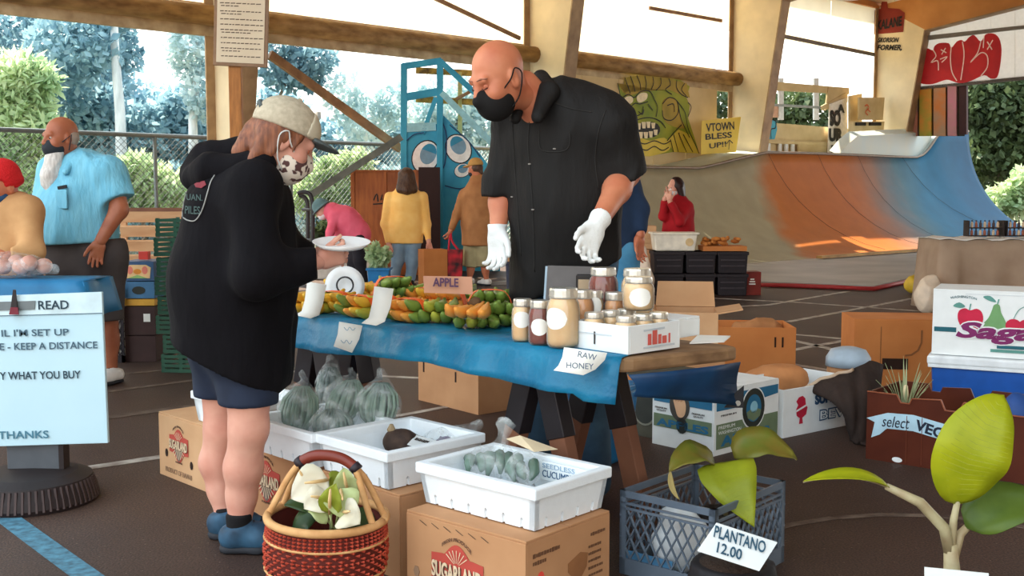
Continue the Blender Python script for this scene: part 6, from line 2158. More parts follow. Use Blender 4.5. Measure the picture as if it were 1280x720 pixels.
# plank top with a rounded right-hand corner
u1 = (FR_ - FL_).normalized(); e1 = (BR_ - FR_).normalized()
cor = [FL_, FR_ - u1 * .03, FR_ - u1 * .01 + e1 * .015, FR_ + e1 * .04, BR_ - e1 * .07, BR_ - e1 * .02 - u1 * .01, BR_ - u1 * .06, BL_]
mb = MB(); mb.prism([p - tloc - ZA * .045 for p in cor], (0, 0, .045))
mb.build('tabletop', wood, tab, bevel=.01)
# painted worn top near the end
# cloth: covers all but the right end, drapes over the front
cloth_blue = M('blue_cloth', (24, 122, 158), rgb2=(12, 96, 134), scale=7, rough=.4, bump=.55, bscale=14, detail=6)
cl_o = FL_.copy()
n_out = Vector((u1.y, -u1.x, 0))          # toward the camera side
if n_out.y > 0: n_out = -n_out
Lf = (FR_ - FL_).length - .005
rows = []
N = 46
top_back = [BL_.lerp(BR_ - e1 * 0 - u1 * .28, i / N) for i in range(N + 1)]
rr = random.Random(5)
for j in range(9):
    row = []
    for i in range(N + 1):
        x = i / N
        f = FL_ + u1 * (Lf * x)
        if j <= 3:
            p = top_back[i].lerp(f, j / 3.0)
            p = p + ZA * (.004 + .0015 * math.sin(i * 1.1 + j * 2))
        else:
            k = (j - 3) / 5
            drop = .115 + .012 * math.sin(x * 9) + (.02 if x > .93 else 0)
            p = f + n_out * (.012 + .03 * k + .012 * k * math.sin(x * 31) + .006 * math.sin(x * 67)) - ZA * (drop * k - .004)
        row.append(p)
    rows.append(row)
mb = MB(); mb.grid(rows)
thing('tablecloth', mb, cloth_blue, 'bright blue cloth draped over the front of the stall table', 'tablecloth', loc=FL_, smooth=True, solid=.003)
# dark blue tarp hanging below the bare end
tq = [G(782, 461, .70), P(850, 462, 3.2)]
ta = [FR_ - ZA * .05 + e1 * .02, FR_ - ZA * .05 + e1 * .18, FR_ - ZA * .05 + e1 * .34, FR_ - ZA * .05 + e1 * .49]
rows = []
for k in range(7):
    t = k / 6
    row = []
    for i, p in enumerate(ta):
        q = p - ZA * (.15 * t * (.45 + .55 * (i / 3))) + u1 * (.02 * math.sin(t * 3 + i)) + e1 * (.02 * t)
        row.append(q)
    rows.append(row)
mb = MB(); mb.grid(rows)
tp = thing('tarp', mb, M('navy_tarp', (24, 66, 106), rgb2=(16, 48, 82), scale=8, rough=.5), 'dark blue tarp hanging under the bare wooden end of the table', 'tarp', loc=ta[0], smooth=True, solid=.003)
c_ = rows[-1][-1] - ta[0]
MB().prism([c_ + Vector((-.06, -.004, -.004)), c_ + Vector((.004, -.004, -.004)), c_ + Vector((.004, -.004, .07)), c_ + Vector((-.02, -.004, .05))], (0, -.004, 0)).build('corner_patch', M('tarp_corner', (30, 28, 32), rough=.6), tp)
MB().lathe([(.004, 0), (.009, 0), (.009, .003), (.004, .003)], n=12, c=(0, 0, 0)).build('grommet', M('grommet', (190, 186, 178), metal=.8, rough=.3), tp)
g_ = tp.children[-1]; g_.location = c_ + Vector((-.015, -.009, .012)); g_.rotation_euler = (math.pi / 2, 0, 0)


# sawhorses
def sawhorse(label, a, b, top, spread, wdir):
    """a, b: ends of the beam on plan; legs splay along wdir"""
    a = Vector(a); b = Vector(b)
    r = empty('sawhorse', label, 'sawhorse', ((a.x + b.x) / 2, (a.y + b.y) / 2, 0))
    o_ = Vector(r.location)
    MB().bar(a + ZA * (top - .05) - o_, b + ZA * (top - .05) - o_, .06, .09).build('beam', wood_d, r, bevel=.004)
    w = Vector(wdir).normalized()
    d = (b - a).normalized()
    for p in (a + d * .04, b - d * .04):
        for s in (-1, 1):
            t_ = p + ZA * (top - .03) + w * s * .035; f_ = p + w * s * spread
            l = MB().bar(t_ - o_, f_ - o_, .085, .045, upv=d).build('leg', M('leg_wood', (132, 86, 62), rgb2=(104, 64, 46), scale=4, rough=.7), r, bevel=.003)
            k1 = t_.lerp(f_, .08); k2 = t_.lerp(f_, .36)
            MB().bar(k1 - o_, k2 - o_, .094, .054, upv=d).build('bracket', M('bracket_black', (44, 40, 44), rough=.35, metal=.4), l, bevel=.003)
    return r


a1 = P(662, 470, 3.62); b1 = P(762, 465, 3.84)
sawhorse('sawhorse with black metal brackets under the honey end of the table', (a1.x, a1.y, 0), (b1.x, b1.y, 0), .70, .24, V_DIR)
a2 = P(388, 450, 4.50); b2 = P(455, 450, 4.76)
sawhorse('sawhorse with black metal brackets under the banana end of the table', (a2.x, a2.y, 0), (b2.x, b2.y, 0), .70, .22, V_DIR)

# ---- things under the table
A = G(523, 500, 0); B = G(598, 519, 0)
rz_ = axis_rz(A, B)
carton('plain brown carton on the floor beneath the table', A, rz_, (B - A).length, .35, .30, kraft, closed=False, slots=(('front', .06, .21, .012, .06), ('front', .38, .19, .012, .06)))
A = G(630, 503, 0) + Vector((.05, .12, 0))
carton('smaller brown carton behind the sawhorse under the table', A, math.radians(-25), .34, .3, .26, kraft)
bt = G(716, 585, 0) + Vector((.06, .2, 0))
tub = empty('blue_tub', 'bright blue plastic tub under the table', 'tub', bt, math.radians(-35))
tb_m = M('tub_blue', (34, 116, 176), rough=.4)
MB().box((0, 0, .17), (.44, .30, .34), taper=.86).build('body', tb_m, tub, bevel=.02)
MB().box((0, 0, .35), (.47, .33, .03)).build('rim', tb_m, tub, bevel=.008)

# ---- bananas
ban_y = M('banana_yellow', (238, 190, 66), rgb2=(226, 164, 44), scale=14, rough=.45)
ban_o = M('banana_orange', (236, 160, 70), rgb2=(222, 138, 48), scale=14, rough=.45)
ban_gr = M('banana_green', (124, 146, 62), rgb2=(92, 120, 48), scale=12, rough=.45)
ban_lm = M('banana_lime', (190, 186, 70), rgb2=(150, 160, 56), scale=12, rough=.45)
band_m = M('orange_band', (232, 96, 40), rough=.5)
tip_m = M('banana_tip', (92, 66, 40), rough=.8)


def banana_mesh(mat, L=.125, bend=.6, r=.0185):
    mb = MB()
    pts = []; rad = []
    for i in range(8):
        t = i / 7
        a = (t - .5) * bend * 2
        R_ = L / (2 * bend)
        pts.append(Vector((0, R_ * math.sin(a), R_ * (1 - math.cos(a)))))
        rad.append(r * [.32, .62, .95, 1.0, 1.0, .9, .5, .28][i])
    mb.tube(pts, rad, n=6)
    me = mb.mesh('banana', True)
    me.materials.append(mat)
    return me


BM = {k: [banana_mesh(m, L, b) for L, b in ((.125, .55), (.115, .7), (.135, .45))] for k, m in (('y', ban_y), ('o', ban_o), ('g', ban_gr), ('l', ban_lm))}
brng = random.Random(21)


def banana_bunch(label, px, py, z, kinds, rz=0.0, rows=2, per=4, band=True, group=None, scale=1.28, tilt=0.0):
    p = G(px, py, z)
    r = empty('banana_bunch', label, 'bananas', p, rz, group)
    r.scale = (scale,) * 3
    scale_ = scale
    k = 0
    for j in range(rows):
        n = per - j
        for i in range(n):
            kk = kinds[k % len(kinds)]; k += 1
            me = brng.choice(BM[kk])
            o = bpy.data.objects.new('banana', me)
            COL.objects.link(o); o.parent = r
            o.location = ((i - (n - 1) / 2) * .032 + brng.uniform(-.003, .003), brng.uniform(-.008, .008), .018 + j * .031)
            o.rotation_euler = (brng.uniform(-.12, .12) + tilt, brng.uniform(-.15, .15), (i - (n - 1) / 2) * .09 + brng.uniform(-.08, .08))
    MB().tube([(0, .052, .03), (0, .072, .04), (0, .088, .038)], [.022, .016, .01], n=7).build('crown', tip_m, r, smooth=True)
    if band:
        w = per * .016 + .008; h = .010 + rows * .028
        pts = [(-w * .96, 0, .015), (-w * .84, 0, h * .7), (-w * .5, 0, h + .003), (w * .5, 0, h + .003), (w * .84, 0, h * .7), (w * .96, 0, .015)]
        pts = smooth_line(pts, 4)
        b = MB(); L = [Vector((p[0], -.011, p[2])) for p in pts]; R_ = [Vector((p[0], .011, p[2])) for p in pts]
        b.grid([L, R_]); b.build('band', band_m, r, solid=.002)
    return r


bz = TZ + .006
U = math.atan2(u1.y, u1.x)
spec = [
    (383, 392, 0, 'y', 'ripe yellow banana hand beside the shopper\'s sleeve', .3, 2, 4, False),
    (418, 391, 0, 'yly', 'yellow banana hand bound with an orange band next to the first price strip', .2, 2, 4, True),
    (450, 397, 0, 'goyl', 'half ripe banana hand with a wide orange band', .1, 2, 4, True),
    (478, 396, 0, 'yol', 'yellow banana hand behind the second price strip', .1, 2, 4, True),
    (512, 402, 0, 'goo', 'orange topped green banana hand with a crossed band', .15, 2, 4, True),
    (553, 404, 0, 'glg', 'short stubby green banana hand at the cloth edge', .6, 2, 4, False),
    (595, 410, 0, 'glg', 'long green banana hand pointing at the cloth edge', .9, 1, 4, False),
    (626, 408, 0, 'gg', 'dark green banana hand beside the smallest honey jar', .5, 2, 4, False),
    (586, 398, .05, 'o', 'orange banana hand lying on top of green ones', .5, 1, 4, False),
    (532, 386, .0, 'oy', 'ripe orange banana hand below the cardboard sign', .3, 2, 4, True),
    (560, 388, .02, 'oo', 'ripe orange banana hand leaning on the cardboard sign', .2, 2, 4, True),
    (500, 380, .0, 'yl', 'small yellow banana hand at the back of the heap', .2, 2, 3, False),
    (492, 372, .05, 'g', 'large green banana hand with an orange band on the heap\'s back', 1.2, 2, 4, True),
    (460, 378, .0, 'yo', 'yellow orange banana hand behind the wide banded one', .2, 2, 4, False),
    (425, 374, .02, 'ly', 'pale lime banana hand under the shopper\'s hand', .3, 2, 3, False),
    (612, 391, .03, 'g', 'green banana hand with a pale band on the heap', .9, 2, 4, True),
    (640, 389, .0, 'g', 'loose dark green banana hand behind the first honey jar', .3, 2, 4, False),
    (580, 378, .0, 'gl', 'green banana hand behind the cardboard sign', .4, 2, 4, False),
    (540, 378, .0, 'gy', 'mixed green and yellow banana hand behind the sign', .4, 2, 4, False),
]
for x, y, dz, k, lb, rz_, rw, pe, bd_ in spec:
    banana_bunch(lb, x, y, bz + dz, k, U + rz_, rw, pe, bd_)

# ---- cards and signs on the stall
paper = M('paper_white', (238, 236, 228), rough=.6, var=.03)


def strip(label, px_pts, Ys, name='price_card', cat='card', ink_lines=None, th=.0015):
    """curved paper strip: left and right edge pixels from top to bottom"""
    rows = [[], []]
    for (l, r_), Y in zip(px_pts, Ys):
        rows[0].append(P(l[0], l[1], Y)); rows[1].append(P(r_[0], r_[1], Y + (r_[0] - l[0]) * -.0006))
    rows = [[a.lerp(b, t) for a, b in zip(rows[0], rows[1])] for t in (0, .5, 1)]
    mb = MB(); mb.grid(rows)
    return thing(name, mb, paper, label, cat, loc=rows[0][0], smooth=True, solid=th)


def edge_y(px):
    # distance of the table's front edge at a photo column
    t = ((px - 640) / FPX * FL_.y - FL_.x) / (u1.x - (px - 640) / FPX * u1.y)
    return FL_.y + u1.y * t


y0 = edge_y(385)
strip('tall blank white price strip standing against the first yellow bananas', [((384, 352), (408, 356)), ((381, 375), (404, 379)), ((377, 389), (399, 394)), ((369, 394), (388, 398))], [y0 + .03, y0 - .0, y0 - .02, y0 - .05])
y0 = edge_y(475)
strip('tall blank white price strip standing against the banded bananas', [((468, 358), (492, 361)), ((465, 380), (488, 384)), ((461, 397), (481, 402)), ((452, 404), (470, 407))], [y0 + .03, y0 - .0, y0 - .02, y0 - .05])
y0 = edge_y(435) - .06
s1 = strip('small white card with faint blue writing pinned on the blue cloth', [((424, 402), (453, 407)), ((422, 418), (449, 424)), ((417, 433), (440, 441))], [y0, y0 - .01, y0 - .02])
pale_pen = M('pale_pen', (150, 176, 196), rough=.7)
sl = Vector(s1.location)
for pts in ([(430, 409), (434, 413), (437, 409), (441, 413), (444, 410)], [(426, 425), (430, 429), (433, 425), (437, 430), (440, 426)]):
    mb = MB(); ribbon(mb, [P(x, y, y0 - .045) - sl for x, y in smooth_line(pts, 4)], .0025, (0, -1, 0)); mb.build('pen_scribble', pale_pen, s1)
y0 = edge_y(730) - .075
s2 = strip('curled white card lettered RAW HONEY pinned to the cloth end', [((705, 434), (759, 441)), ((703, 446), (756, 450)), ((698, 457), (744, 462)), ((692, 463), (729, 469))], [y0, y0 - .005, y0 - .01, y0 - .02])
sl = Vector(s2.location)
pen = M('grey_pen', (96, 110, 128), rough=.7)
for s, x, y, x2, y2, h in (('RAW', 722, 446, 745, 451, .018), ('HONEY', 708, 460, 742, 462, .018)):
    a = P(x, y, y0 - .045); b = P(x2, y2, y0 - .045 - (x2 - x) * .0006)
    text(s, .03, pen, s2, a - sl, b - a, UP, fit=((b - a).length, h), bold=.0002)
# cardboard APPLE sign on the bananas
ya = 4.12
sg = MB().prism([P(529, 345, ya), P(590, 346, ya - .03), P(591, 368, ya - .03), P(530, 366, ya)], (0, .004, 0))
so = thing('cardboard_sign', sg, M('sign_card', (206, 150, 122), rough=.8, var=.06), 'cardboard sign lettered APPLE standing behind the ripe bananas', 'sign', loc=P(560, 366, ya))
sl = Vector(so.location)
a = P(541, 358, ya - .02) - sl; b = P(573, 359, ya - .04) - sl
text('APPLE', .03, M('purple_pen', (92, 60, 90), rough=.7), so, a, b - a, UP, fit=((b - a).length, .034), bold=.0008)

# ---- honey jars
glass_h = {
    'pale': M('honey_pale', (236, 208, 164), rgb2=(226, 190, 140), scale=20, rough=.12, coat=.8, sss=.1),
    'amber': M('honey_amber', (150, 62, 34), rgb2=(122, 46, 24), scale=16, rough=.1, coat=.9),
    'gold': M('honey_gold', (222, 168, 110), rgb2=(206, 146, 86), scale=16, rough=.12, coat=.8),
}
lid_m = M('jar_lid', (216, 212, 202), metal=.7, rough=.3, var=.05)
clear_m = bpy.data.materials.new('jar_glass')
clear_m.use_nodes = True
_nt = clear_m.node_tree; _b = _nt.nodes['Principled BSDF']
_b.inputs['Base Color'].default_value = (.95, .97, .96, 1); _b.inputs['Roughness'].default_value = .05
_tr = _nt.nodes.new('ShaderNodeBsdfTransparent'); _mx = _nt.nodes.new('ShaderNodeMixShader')
_lw = _nt.nodes.new('ShaderNodeLayerWeight'); _lw.inputs[0].default_value = .35
_nt.links.new(_lw.outputs['Fresnel'], _mx.inputs[0]); _nt.links.new(_tr.outputs[0], _mx.inputs[1]); _nt.links.new(_b.outputs[0], _mx.inputs[2])
_nt.links.new(_mx.outputs[0], _nt.nodes['Material Output'].inputs[0])


def jar(label, p, R, H, kind, lab=None, group=None, band=None):
    r = empty('honey_jar', label, 'jar', p, 0, group)
    sh_ = H * .85
    body = [(R * .86, 0), (R * .97, .008), (R, .02), (R, sh_ * .78), (R * .93, sh_ * .88), (R * .80, sh_ * .97), (R * .78, sh_)]
    MB().lathe([(a * .955, b * .97 + .003) for a, b in body], n=22).build('honey', glass_h[kind], r, smooth=True)
    MB().lathe(body, n=22).build('glass', clear_m, r, smooth=True)
    l = MB().lathe([(R * .84, sh_ - .004), (R * .86, sh_), (R * .86, H - .006), (R * .82, H), (.0001, H)], n=22).build('lid', lid_m, r)
    MB().lathe([(R * .88, sh_ + .002), (R * .88, sh_ + .006)], n=22).build('lid_ring', lid_m, l)
    if lab:
        ang, zc, w, h = lab
        rows = [[], [], [], [], []]
        nn = 12
        for i in range(nn + 1):
            t = i / nn * 2 - 1
            hh_ = h * .5 * math.sqrt(max(0, 1 - t * t))
            a = ang + t * w / R * .5
            for k, s in enumerate((-1, -.5, 0, .5, 1)):
                rows[k].append(Vector(((R + .0012) * math.cos(a), (R + .0012) * math.sin(a), zc + s * hh_)))
        MB().grid(rows).build('label', paper, r, smooth=True)
    return r


SB = -math.pi / 2
jz = TZ + .008
jar('small pale honey jar with oval label at the banana side', G(653, 426, jz), .036, .142, 'pale', (SB - .1, .075, .062, .055))
jar('small dark amber honey jar with oval label', G(675, 430, jz), .038, .145, 'amber', (SB - .1, .06, .06, .055))
jar('tall pale honey jar with oval label near the cloth edge', G(704, 433, jz), .054, .190, 'pale', (SB - .6, .095, .085, .07))
jar('plain pale honey jar behind the tall labelled one', G(728, 425, jz) + Vector((.0, .06, 0)), .045, .165, 'gold')
jar('small gold honey jar behind the white case', G(764, 420, jz) + Vector((.01, -.02, 0)), .04, .155, 'gold')
jar('narrow pale honey jar with white label behind the white case', G(742, 420, jz) + Vector((0, -.02, .01)), .034, .15, 'pale', (SB, .10, .05, .06))
# low white riser case for the back jars
kA = G(728, 418, jz) + Vector((.05, .12, 0))
kc = carton('low white case under the back honey jars', kA, U, .34, .17, .06, white_board, z0=TZ + .005)
jar('wide amber honey jar on the riser case', Vector((P(754, 380, 3.78).x, 3.78, TZ + .078)), .052, .165, 'amber')
jar('wide pale honey jar on the riser case', Vector((P(796, 380, 3.72).x, 3.72, TZ + .078)), .055, .165, 'pale')
# white tray case full of jars
A = G(716, 433, jz); B = G(785, 443, jz)
rzj = axis_rz(A, B); lj = (B - A).length
case = carton('white printed case packed with lidded jars', A, rzj, lj, .25, .088, white_board, z0=TZ + .006, closed=False)
for i in range(2):
    for j in range(3):
        loc_ = Vector((A.x, A.y, 0)) + Vector((math.cos(rzj), math.sin(rzj), 0)) * (.05 + i * (lj - .1)) + Vector((-math.sin(rzj), math.cos(rzj), 0)) * (.046 + j * .078)
        jar('lidded honey jar packed inside the white case', Vector((loc_.x, loc_.y, TZ + .016)), .036, .104, 'pale', group='jars inside the white case')
fpoly(case, [(.02, .05), (.17, .052), (.17, .056), (.02, .054)], M('pale_print2', (196, 204, 210), rough=.7), name='print')
fpoly(case, [(lj * .40, .02), (lj * .40 + .006, .02), (lj * .40 + .006, .06), (lj * .40, .06)], dark_ink, name='hand_slot')
for k, (y0_, w, h) in enumerate(((.09, .016, .035), (.112, .022, .045), (.14, .014, .03), (.16, .02, .024), (.19, .008, .03))):
    fpoly(case, [(y0_, .022), (y0_ + w, .022), (y0_ + w, .022 + h), (y0_, .022 + h)], M('print_coral', (214, 96, 86), rough=.7), 'right', lj, name='print')
fpoly(case, [(.07, .012), (.22, .012), (.22, .018), (.07, .018)], M('pale_print2'), 'right', lj, name='print')
fpoly(case, [(.07, .066), (.17, .068), (.17, .074), (.07, .072)], M('pale_print2'), 'right', lj, name='print')
jar('pale honey jar with white label standing on the packed lids', Vector((P(798, 390, 3.50).x, 3.50, TZ + .123)), .052, .108, 'pale', (SB, .045, .075, .06))
# papers on the bare end
pp_ = G(886, 424, TZ + .004)
mb = MB().prism([G(862, 430, TZ + .003), G(905, 428, TZ + .003), G(913, 421, TZ + .003), G(872, 420, TZ + .003)], (0, 0, .004))
thing('paper_stack', mb, paper, 'loose white papers on the bare wooden table end', 'paper', loc=pp_)

# ---- cash box with lid, wallet
cb = P(716, 362, 3.98)
cbr = empty('cash_box', 'grey metal cash box with open lid in front of the vendor', 'cash box', Vector((cb.x, cb.y, TZ + .006)), math.radians(-20))
grey_m = M('cash_grey', (92, 86, 84), rough=.5)
MB().box((0, .03, .05), (.20, .14, .10)).build('body', grey_m, cbr, bevel=.004)
MB().box((.0, -.02, .165), (.19, .012, .13), R=Matrix.Rotation(-.18, 3, 'X')).build('lid', grey_m, cbr, bevel=.004)
MB().box((-.098, -.01, .15), (.01, .03, .15), R=Matrix.Rotation(-.18, 3, 'X')).build('lid_edge', M('cash_light', (152, 172, 186), rough=.4), cbr)
wa = P(733, 355, 3.86)
wal = empty('wallet', 'black framed wallet with cream face beside the amber jar', 'wallet', Vector((wa.x, wa.y, wa.z - .045)), math.radians(-15))
MB().box((0, 0, .045), (.075, .02, .07)).build('body', M('wallet_black', (34, 28, 26), rough=.5), wal, bevel=.006)
MB().box((.0, -.011, .042), (.055, .004, .04)).build('face', M('wallet_cream', (176, 152, 122), rough=.6), wal)

# ---- white plate held by the shopper, round white dial behind
pl = P(427, 307, 3.63)
MBp = MB().lathe([(.0001, 0), (.07, .0), (.095, .014), (.098, .014), (.075, -.004), (.0001, -.004)], n=28)
po = MBp.build('foam_plate', M('plate_white', (248, 248, 246), rough=.5), smooth=True)
po.location = pl; po.rotation_euler = (math.radians(9), math.radians(2), 0); tag(po, 'white foam plate held out over the bananas by the shopper', 'plate')
dp = P(431, 352, 4.78)
dr = empty('scale_dish', 'round white scale dish with dark ring standing behind the bananas', 'scale', Vector((dp.x, dp.y, TZ + .006)), math.radians(12))
zc_ = dp.z - TZ
d_ = MB().lathe([(.0001, -.012), (.06, -.010), (.086, .0), (.088, .004), (.06, -.004), (.0001, -.006)], n=32).build('dish', M('plate_white'), dr, smooth=True)
d_.location = (0, 0, .088); d_.rotation_euler = (math.radians(80), 0, 0)
MB().tube([(.036 * math.cos(a), -.012, .092 + .036 * math.sin(a)) for a in np.linspace(0, 2 * math.pi, 25)], .004, n=6).build('ring', M('wire_grey', (60, 58, 60), rough=.4), dr, smooth=True)

# ================================================================== RIGHT: CARTONS, COOLER, PRODUCE
ap_blue = M('print_blue', (44, 110, 148), rough=.6)
ap_green = M('print_sage', (110, 128, 100), rough=.6)
ap_dark = M('print_olive', (48, 52, 48), rough=.6)
# white-blue APPLES carton
Bn = G(892, 571, 0); Ln = G(815, 554, 0); Rn_ = G(968, 549, 0)
rza = axis_rz(Ln, Bn); la = (Bn - Ln).length; lb_ = .53; ha = .31
apc = carton('white blue and green printed apple carton below the table end', Ln, rza, la, lb_, ha, white_board, closed=True)
k = la / .378
fpoly(apc, [(.012, .22), (la - .012, .22), (la - .012, .285), (.012, .285)], ap_blue)
fpoly(apc, [(.012, .095), (la - .012, .095), (la - .012, .16), (.012, .16)], ap_green)
fpoly(apc, circle(.175, .215, .062, .075, 26), M('print_dark_ring', (74, 70, 66), rough=.6), off=.0032)
hand_px = [(.145, .285), (.135, .25), (.15, .20), (.165, .165), (.19, .16), (.21, .18), (.215, .22), (.205, .25), (.19, .28), (.17, .30)]
fpoly(apc, hand_px, M('print_peach', (224, 178, 140), rough=.6), off=.0045, smooth=3)
for i in range(3): fpoly(apc, [(.15 + .016 * i, .235), (.163 + .016 * i, .24), (.16 + .016 * i, .285), (.148 + .016 * i, .28)], M('print_peach_dark', (200, 146, 110), rough=.6), off=.0055)
fpoly(apc, circle(.19, .12, .035, .04, 14), ap_dark, off=.0032, name='hand_hole')
fpoly(apc, circle(.06, .255, .012, .016, 12), white_board, off=.0032)
text('APPLES', .05, ap_blue, apc, (.03, -.0036, .10), XA, ZA, fit=(la - .06, .038), bold=.002)
for x in (.02, .25): text('PREMIUM', .02, dark_ink, apc, (x, -.003, .185), XA, ZA, fit=(.075, .009)); text('QUALITY', .02, dark_ink, apc, (x + .01, -.003, .172), XA, ZA, fit=(.06, .009))
R_ = lambda pts, m, off=.002, sm=0: fpoly(apc, pts, m, 'right', la, off=off, smooth=sm)
R_([(.015, .215), (.36, .215), (.40, .235), (.52, .245), (.52, .29), (.015, .29)], ap_blue)
R_([(.015, .03), (.52, .03), (.52, .15), (.015, .15)], ap_green)
R_(circle(.31, .195, .10, .105, 30), white_board, .003)
R_(circle(.31, .195, .092, .098, 30), ap_dark, .004)
R_(circle(.31, .195, .062, .068, 26), ap_blue, .005)
R_(circle(.31, .20, .03, .03, 18), M('print_sky', (150, 206, 226), rough=.6), .006)
R_([(.25, .18), (.28, .19), (.31, .18), (.34, .19), (.37, .18), (.36, .15), (.31, .13), (.26, .15)], ap_green, .006)
text('PREMIUM', .03, white_board, apc, (la + .003, .03, .125), YA, ZA, fit=(.13, .016)); text('WASHINGTON', .03, white_board, apc, (la + .003, .03, .10), YA, ZA, fit=(.18, .016))
text('APPLES', .05, ap_blue, apc, (la + .0035, .05, .04), YA, ZA, fit=(.40, .05), bold=.002)
text('PREMIUM', .02, dark_ink, apc, (la + .003, .05, .185), YA, ZA, fit=(.12, .009))
# a second, darker apple carton behind
A = Ln - Vector((math.cos(rza), math.sin(rza), 0)) * .32 + Vector((-math.sin(rza), math.cos(rza), 0)) * .08
dk_ = carton('dark olive printed carton with round emblem behind the sawhorse', A, rza, .30, .40, .31, M('olive_carton', (74, 72, 60), rough=.7), closed=True)
fpoly(dk_, circle(.2, .16, .085, .10, 26), M('print_grey2', (130, 130, 116), rough=.7)); fpoly(dk_, circle(.2, .16, .075, .09, 26), ap_dark, off=.0035)
fpoly(dk_, [(.0, .26), (.30, .26), (.30, .31), (.0, .31)], kraft_or)
# white carton with red emblem
A = G(969, 551, 0) + Vector((.05, .05, 0)); B = G(1062, 532, 0) + Vector((.05, .05, 0))
rw = axis_rz(A, B)
wc = carton('white carton with red emblem and outlined block letters', A, rw, (B - A).length + .05, .40, .25, white_board, closed=False)
fpoly(wc, [(.10, .18), (.12, .20), (.15, .205), (.17, .19), (.175, .16), (.19, .14), (.18, .105), (.15, .09), (.155, .06), (.125, .06), (.13, .09), (.105, .105), (.10, .14), (.115, .16)], M('print_crimson', (190, 36, 62), rough=.6))
fpoly(wc, [(.10, .125), (.185, .15), (.185, .16), (.10, .135)], white_board, off=.0035)
text('SUNDAY', .05, M('print_navy', (50, 84, 120), rough=.6), wc, (.25, -.003, .145), XA, ZA, fit=(.30, .055), bold=.003)
text('BEV', .05, M('print_navy'), wc, (.29, -.003, .055), XA, ZA, fit=(.22, .06), bold=.003)
text('BEV', .05, white_board, wc, (.296, -.0045, .062), XA, ZA, fit=(.205, .046), bold=.0)
# kraft paper sack lying behind the apple carton
c_ = P(968, 474, 6.0)
S = SDF(.012)
S.cone(P(945, 478, 6.0), P(990, 474, 6.0), .085, .08, .05); S.ell(P(975, 468, 6.0), (.12, .1, .06), None, .05)
so = sdf_object('paper_sack', [S.surf(clip=[(P(968, 490, 6.0), -UP)], disp=folds(.008, 30, 4, 1.0))], M('sack_kraft', (190, 128, 80), rough=.85), None, c_)
so.location = c_; tag(so, 'crumpled kraft paper sack lying on the white carton', 'sack')
# dark burlap bag over the carton, with a pale bowl on it
c_ = P(1062, 520, 5.45); c_.z = 0
bur = empty('burlap_bag', 'dark folded burlap bag drooping beside the vegetable carton', 'bag', c_)
tp_ = smooth_line([(1004, 487, 5.62), (1022, 477, 5.6), (1045, 469, 5.58), (1066, 463, 5.6), (1086, 452, 5.66), (1104, 456, 5.75)], 5)
bt_ = smooth_line([(1046, 500, 5.50), (1056, 520, 5.44), (1062, 545, 5.36), (1068, 572, 5.30), (1084, 580, 5.25), (1088, 566, 5.36)], 5)
rows = []
for k in range(9):
    t = k / 8
    row = []
    for i, (a_, b_) in enumerate(zip(tp_, bt_)):
        p_ = P(a_[0], a_[1], a_[2]).lerp(P(b_[0], b_[1], b_[2]), t)
        p_ = p_ + Vector((0, -.10 * math.sin(math.pi * t) * math.sin(math.pi * (i + 1) / (len(tp_) + 1)) + .012 * math.sin(i * 1.3 + t * 4), 0))
        if p_.z < .01: p_.z = .01
        row.append(p_ - c_)
    rows.append(row)
mb = MB(); mb.grid(rows)
mb.build('sack', M('burlap_dark', (62, 48, 42), rgb2=(44, 34, 30), scale=9, rough=.9, bump=.3), bur, smooth=True, solid=.012)
MB().tube([p + Vector((0, -.004, .004)) for p in rows[0][:16]], [.004 + .006 * min(1, i / 4) for i in range(16)], n=6).build('hem', M('burlap_hem', (196, 172, 148), rough=.85), bur, smooth=True)
bw_ = P(1060, 461, 6.3)
bo = empty('pale_bowl', 'pale grey blue upturned bowl behind the burlap bag', 'bowl', Vector((bw_.x, bw_.y, 0)))
MB().lathe([(.12, .0), (.12, .22), (.115, .24)], n=20).build('stand', kraft, bo)
MB().lathe([(.13, .24), (.128, .29), (.10, .335), (.05, .35), (.0001, .352)], n=24).build('bowl', M('bowl_blue', (166, 184, 200), rough=.4), bo, smooth=True)
# open orange carton and stacked carton with raised flap behind the table
A = G(872, 470, 0); B = G(985, 461, 0)
oc = carton('open orange brown carton with hand slots behind the table', A + Vector((.1, -.02, 0)), math.radians(-3), .56, .45, .34, kraft_or, closed=False, inner=kraft_in, slots=(('front', .42, .24, .012, .07), ('front', .47, .24, .012, .07)))
c2 = P(960, 410, 7.6)
S = SDF(.014); S.ell(Vector((c2.x, 7.75, .29)), (.15, .12, .07), None, .04); S.ell(Vector((c2.x - .12, 7.72, .28)), (.12, .1, .06), None, .04)
so = sdf_object('root_pile', [S.surf(disp=folds(.012, 30, 3, 1.0))], M('root_tan', (176, 122, 78), rough=.85), None, Vector((c2.x, 7.75, .1)))
so.location = (c2.x, 7.75, .1); tag(so, 'heap of tan roots inside the open orange carton', 'vegetables')
A = G(808, 505, 0)
A = Vector((P(818, 420, 6.15).x, 6.15, 0))
sb = carton('lower brown carton of the stack behind the honey jars', A, math.radians(-8), .40, .36, .30, kraft)
st = carton('upper brown carton of the stack with raised notched flap', A + Vector((.0, .005, 0)), math.radians(-8), .36, .34, .26, kraft_pale, z0=.312, closed=False, flaps=(('back', 25, .16), ('right', 80, .14), ('left', 50, .1)))
fpoly(st, [(.17, .29), (.20, .31), (.23, .31), (.20, .27)], dark_ink, off=-.36, name='notch')
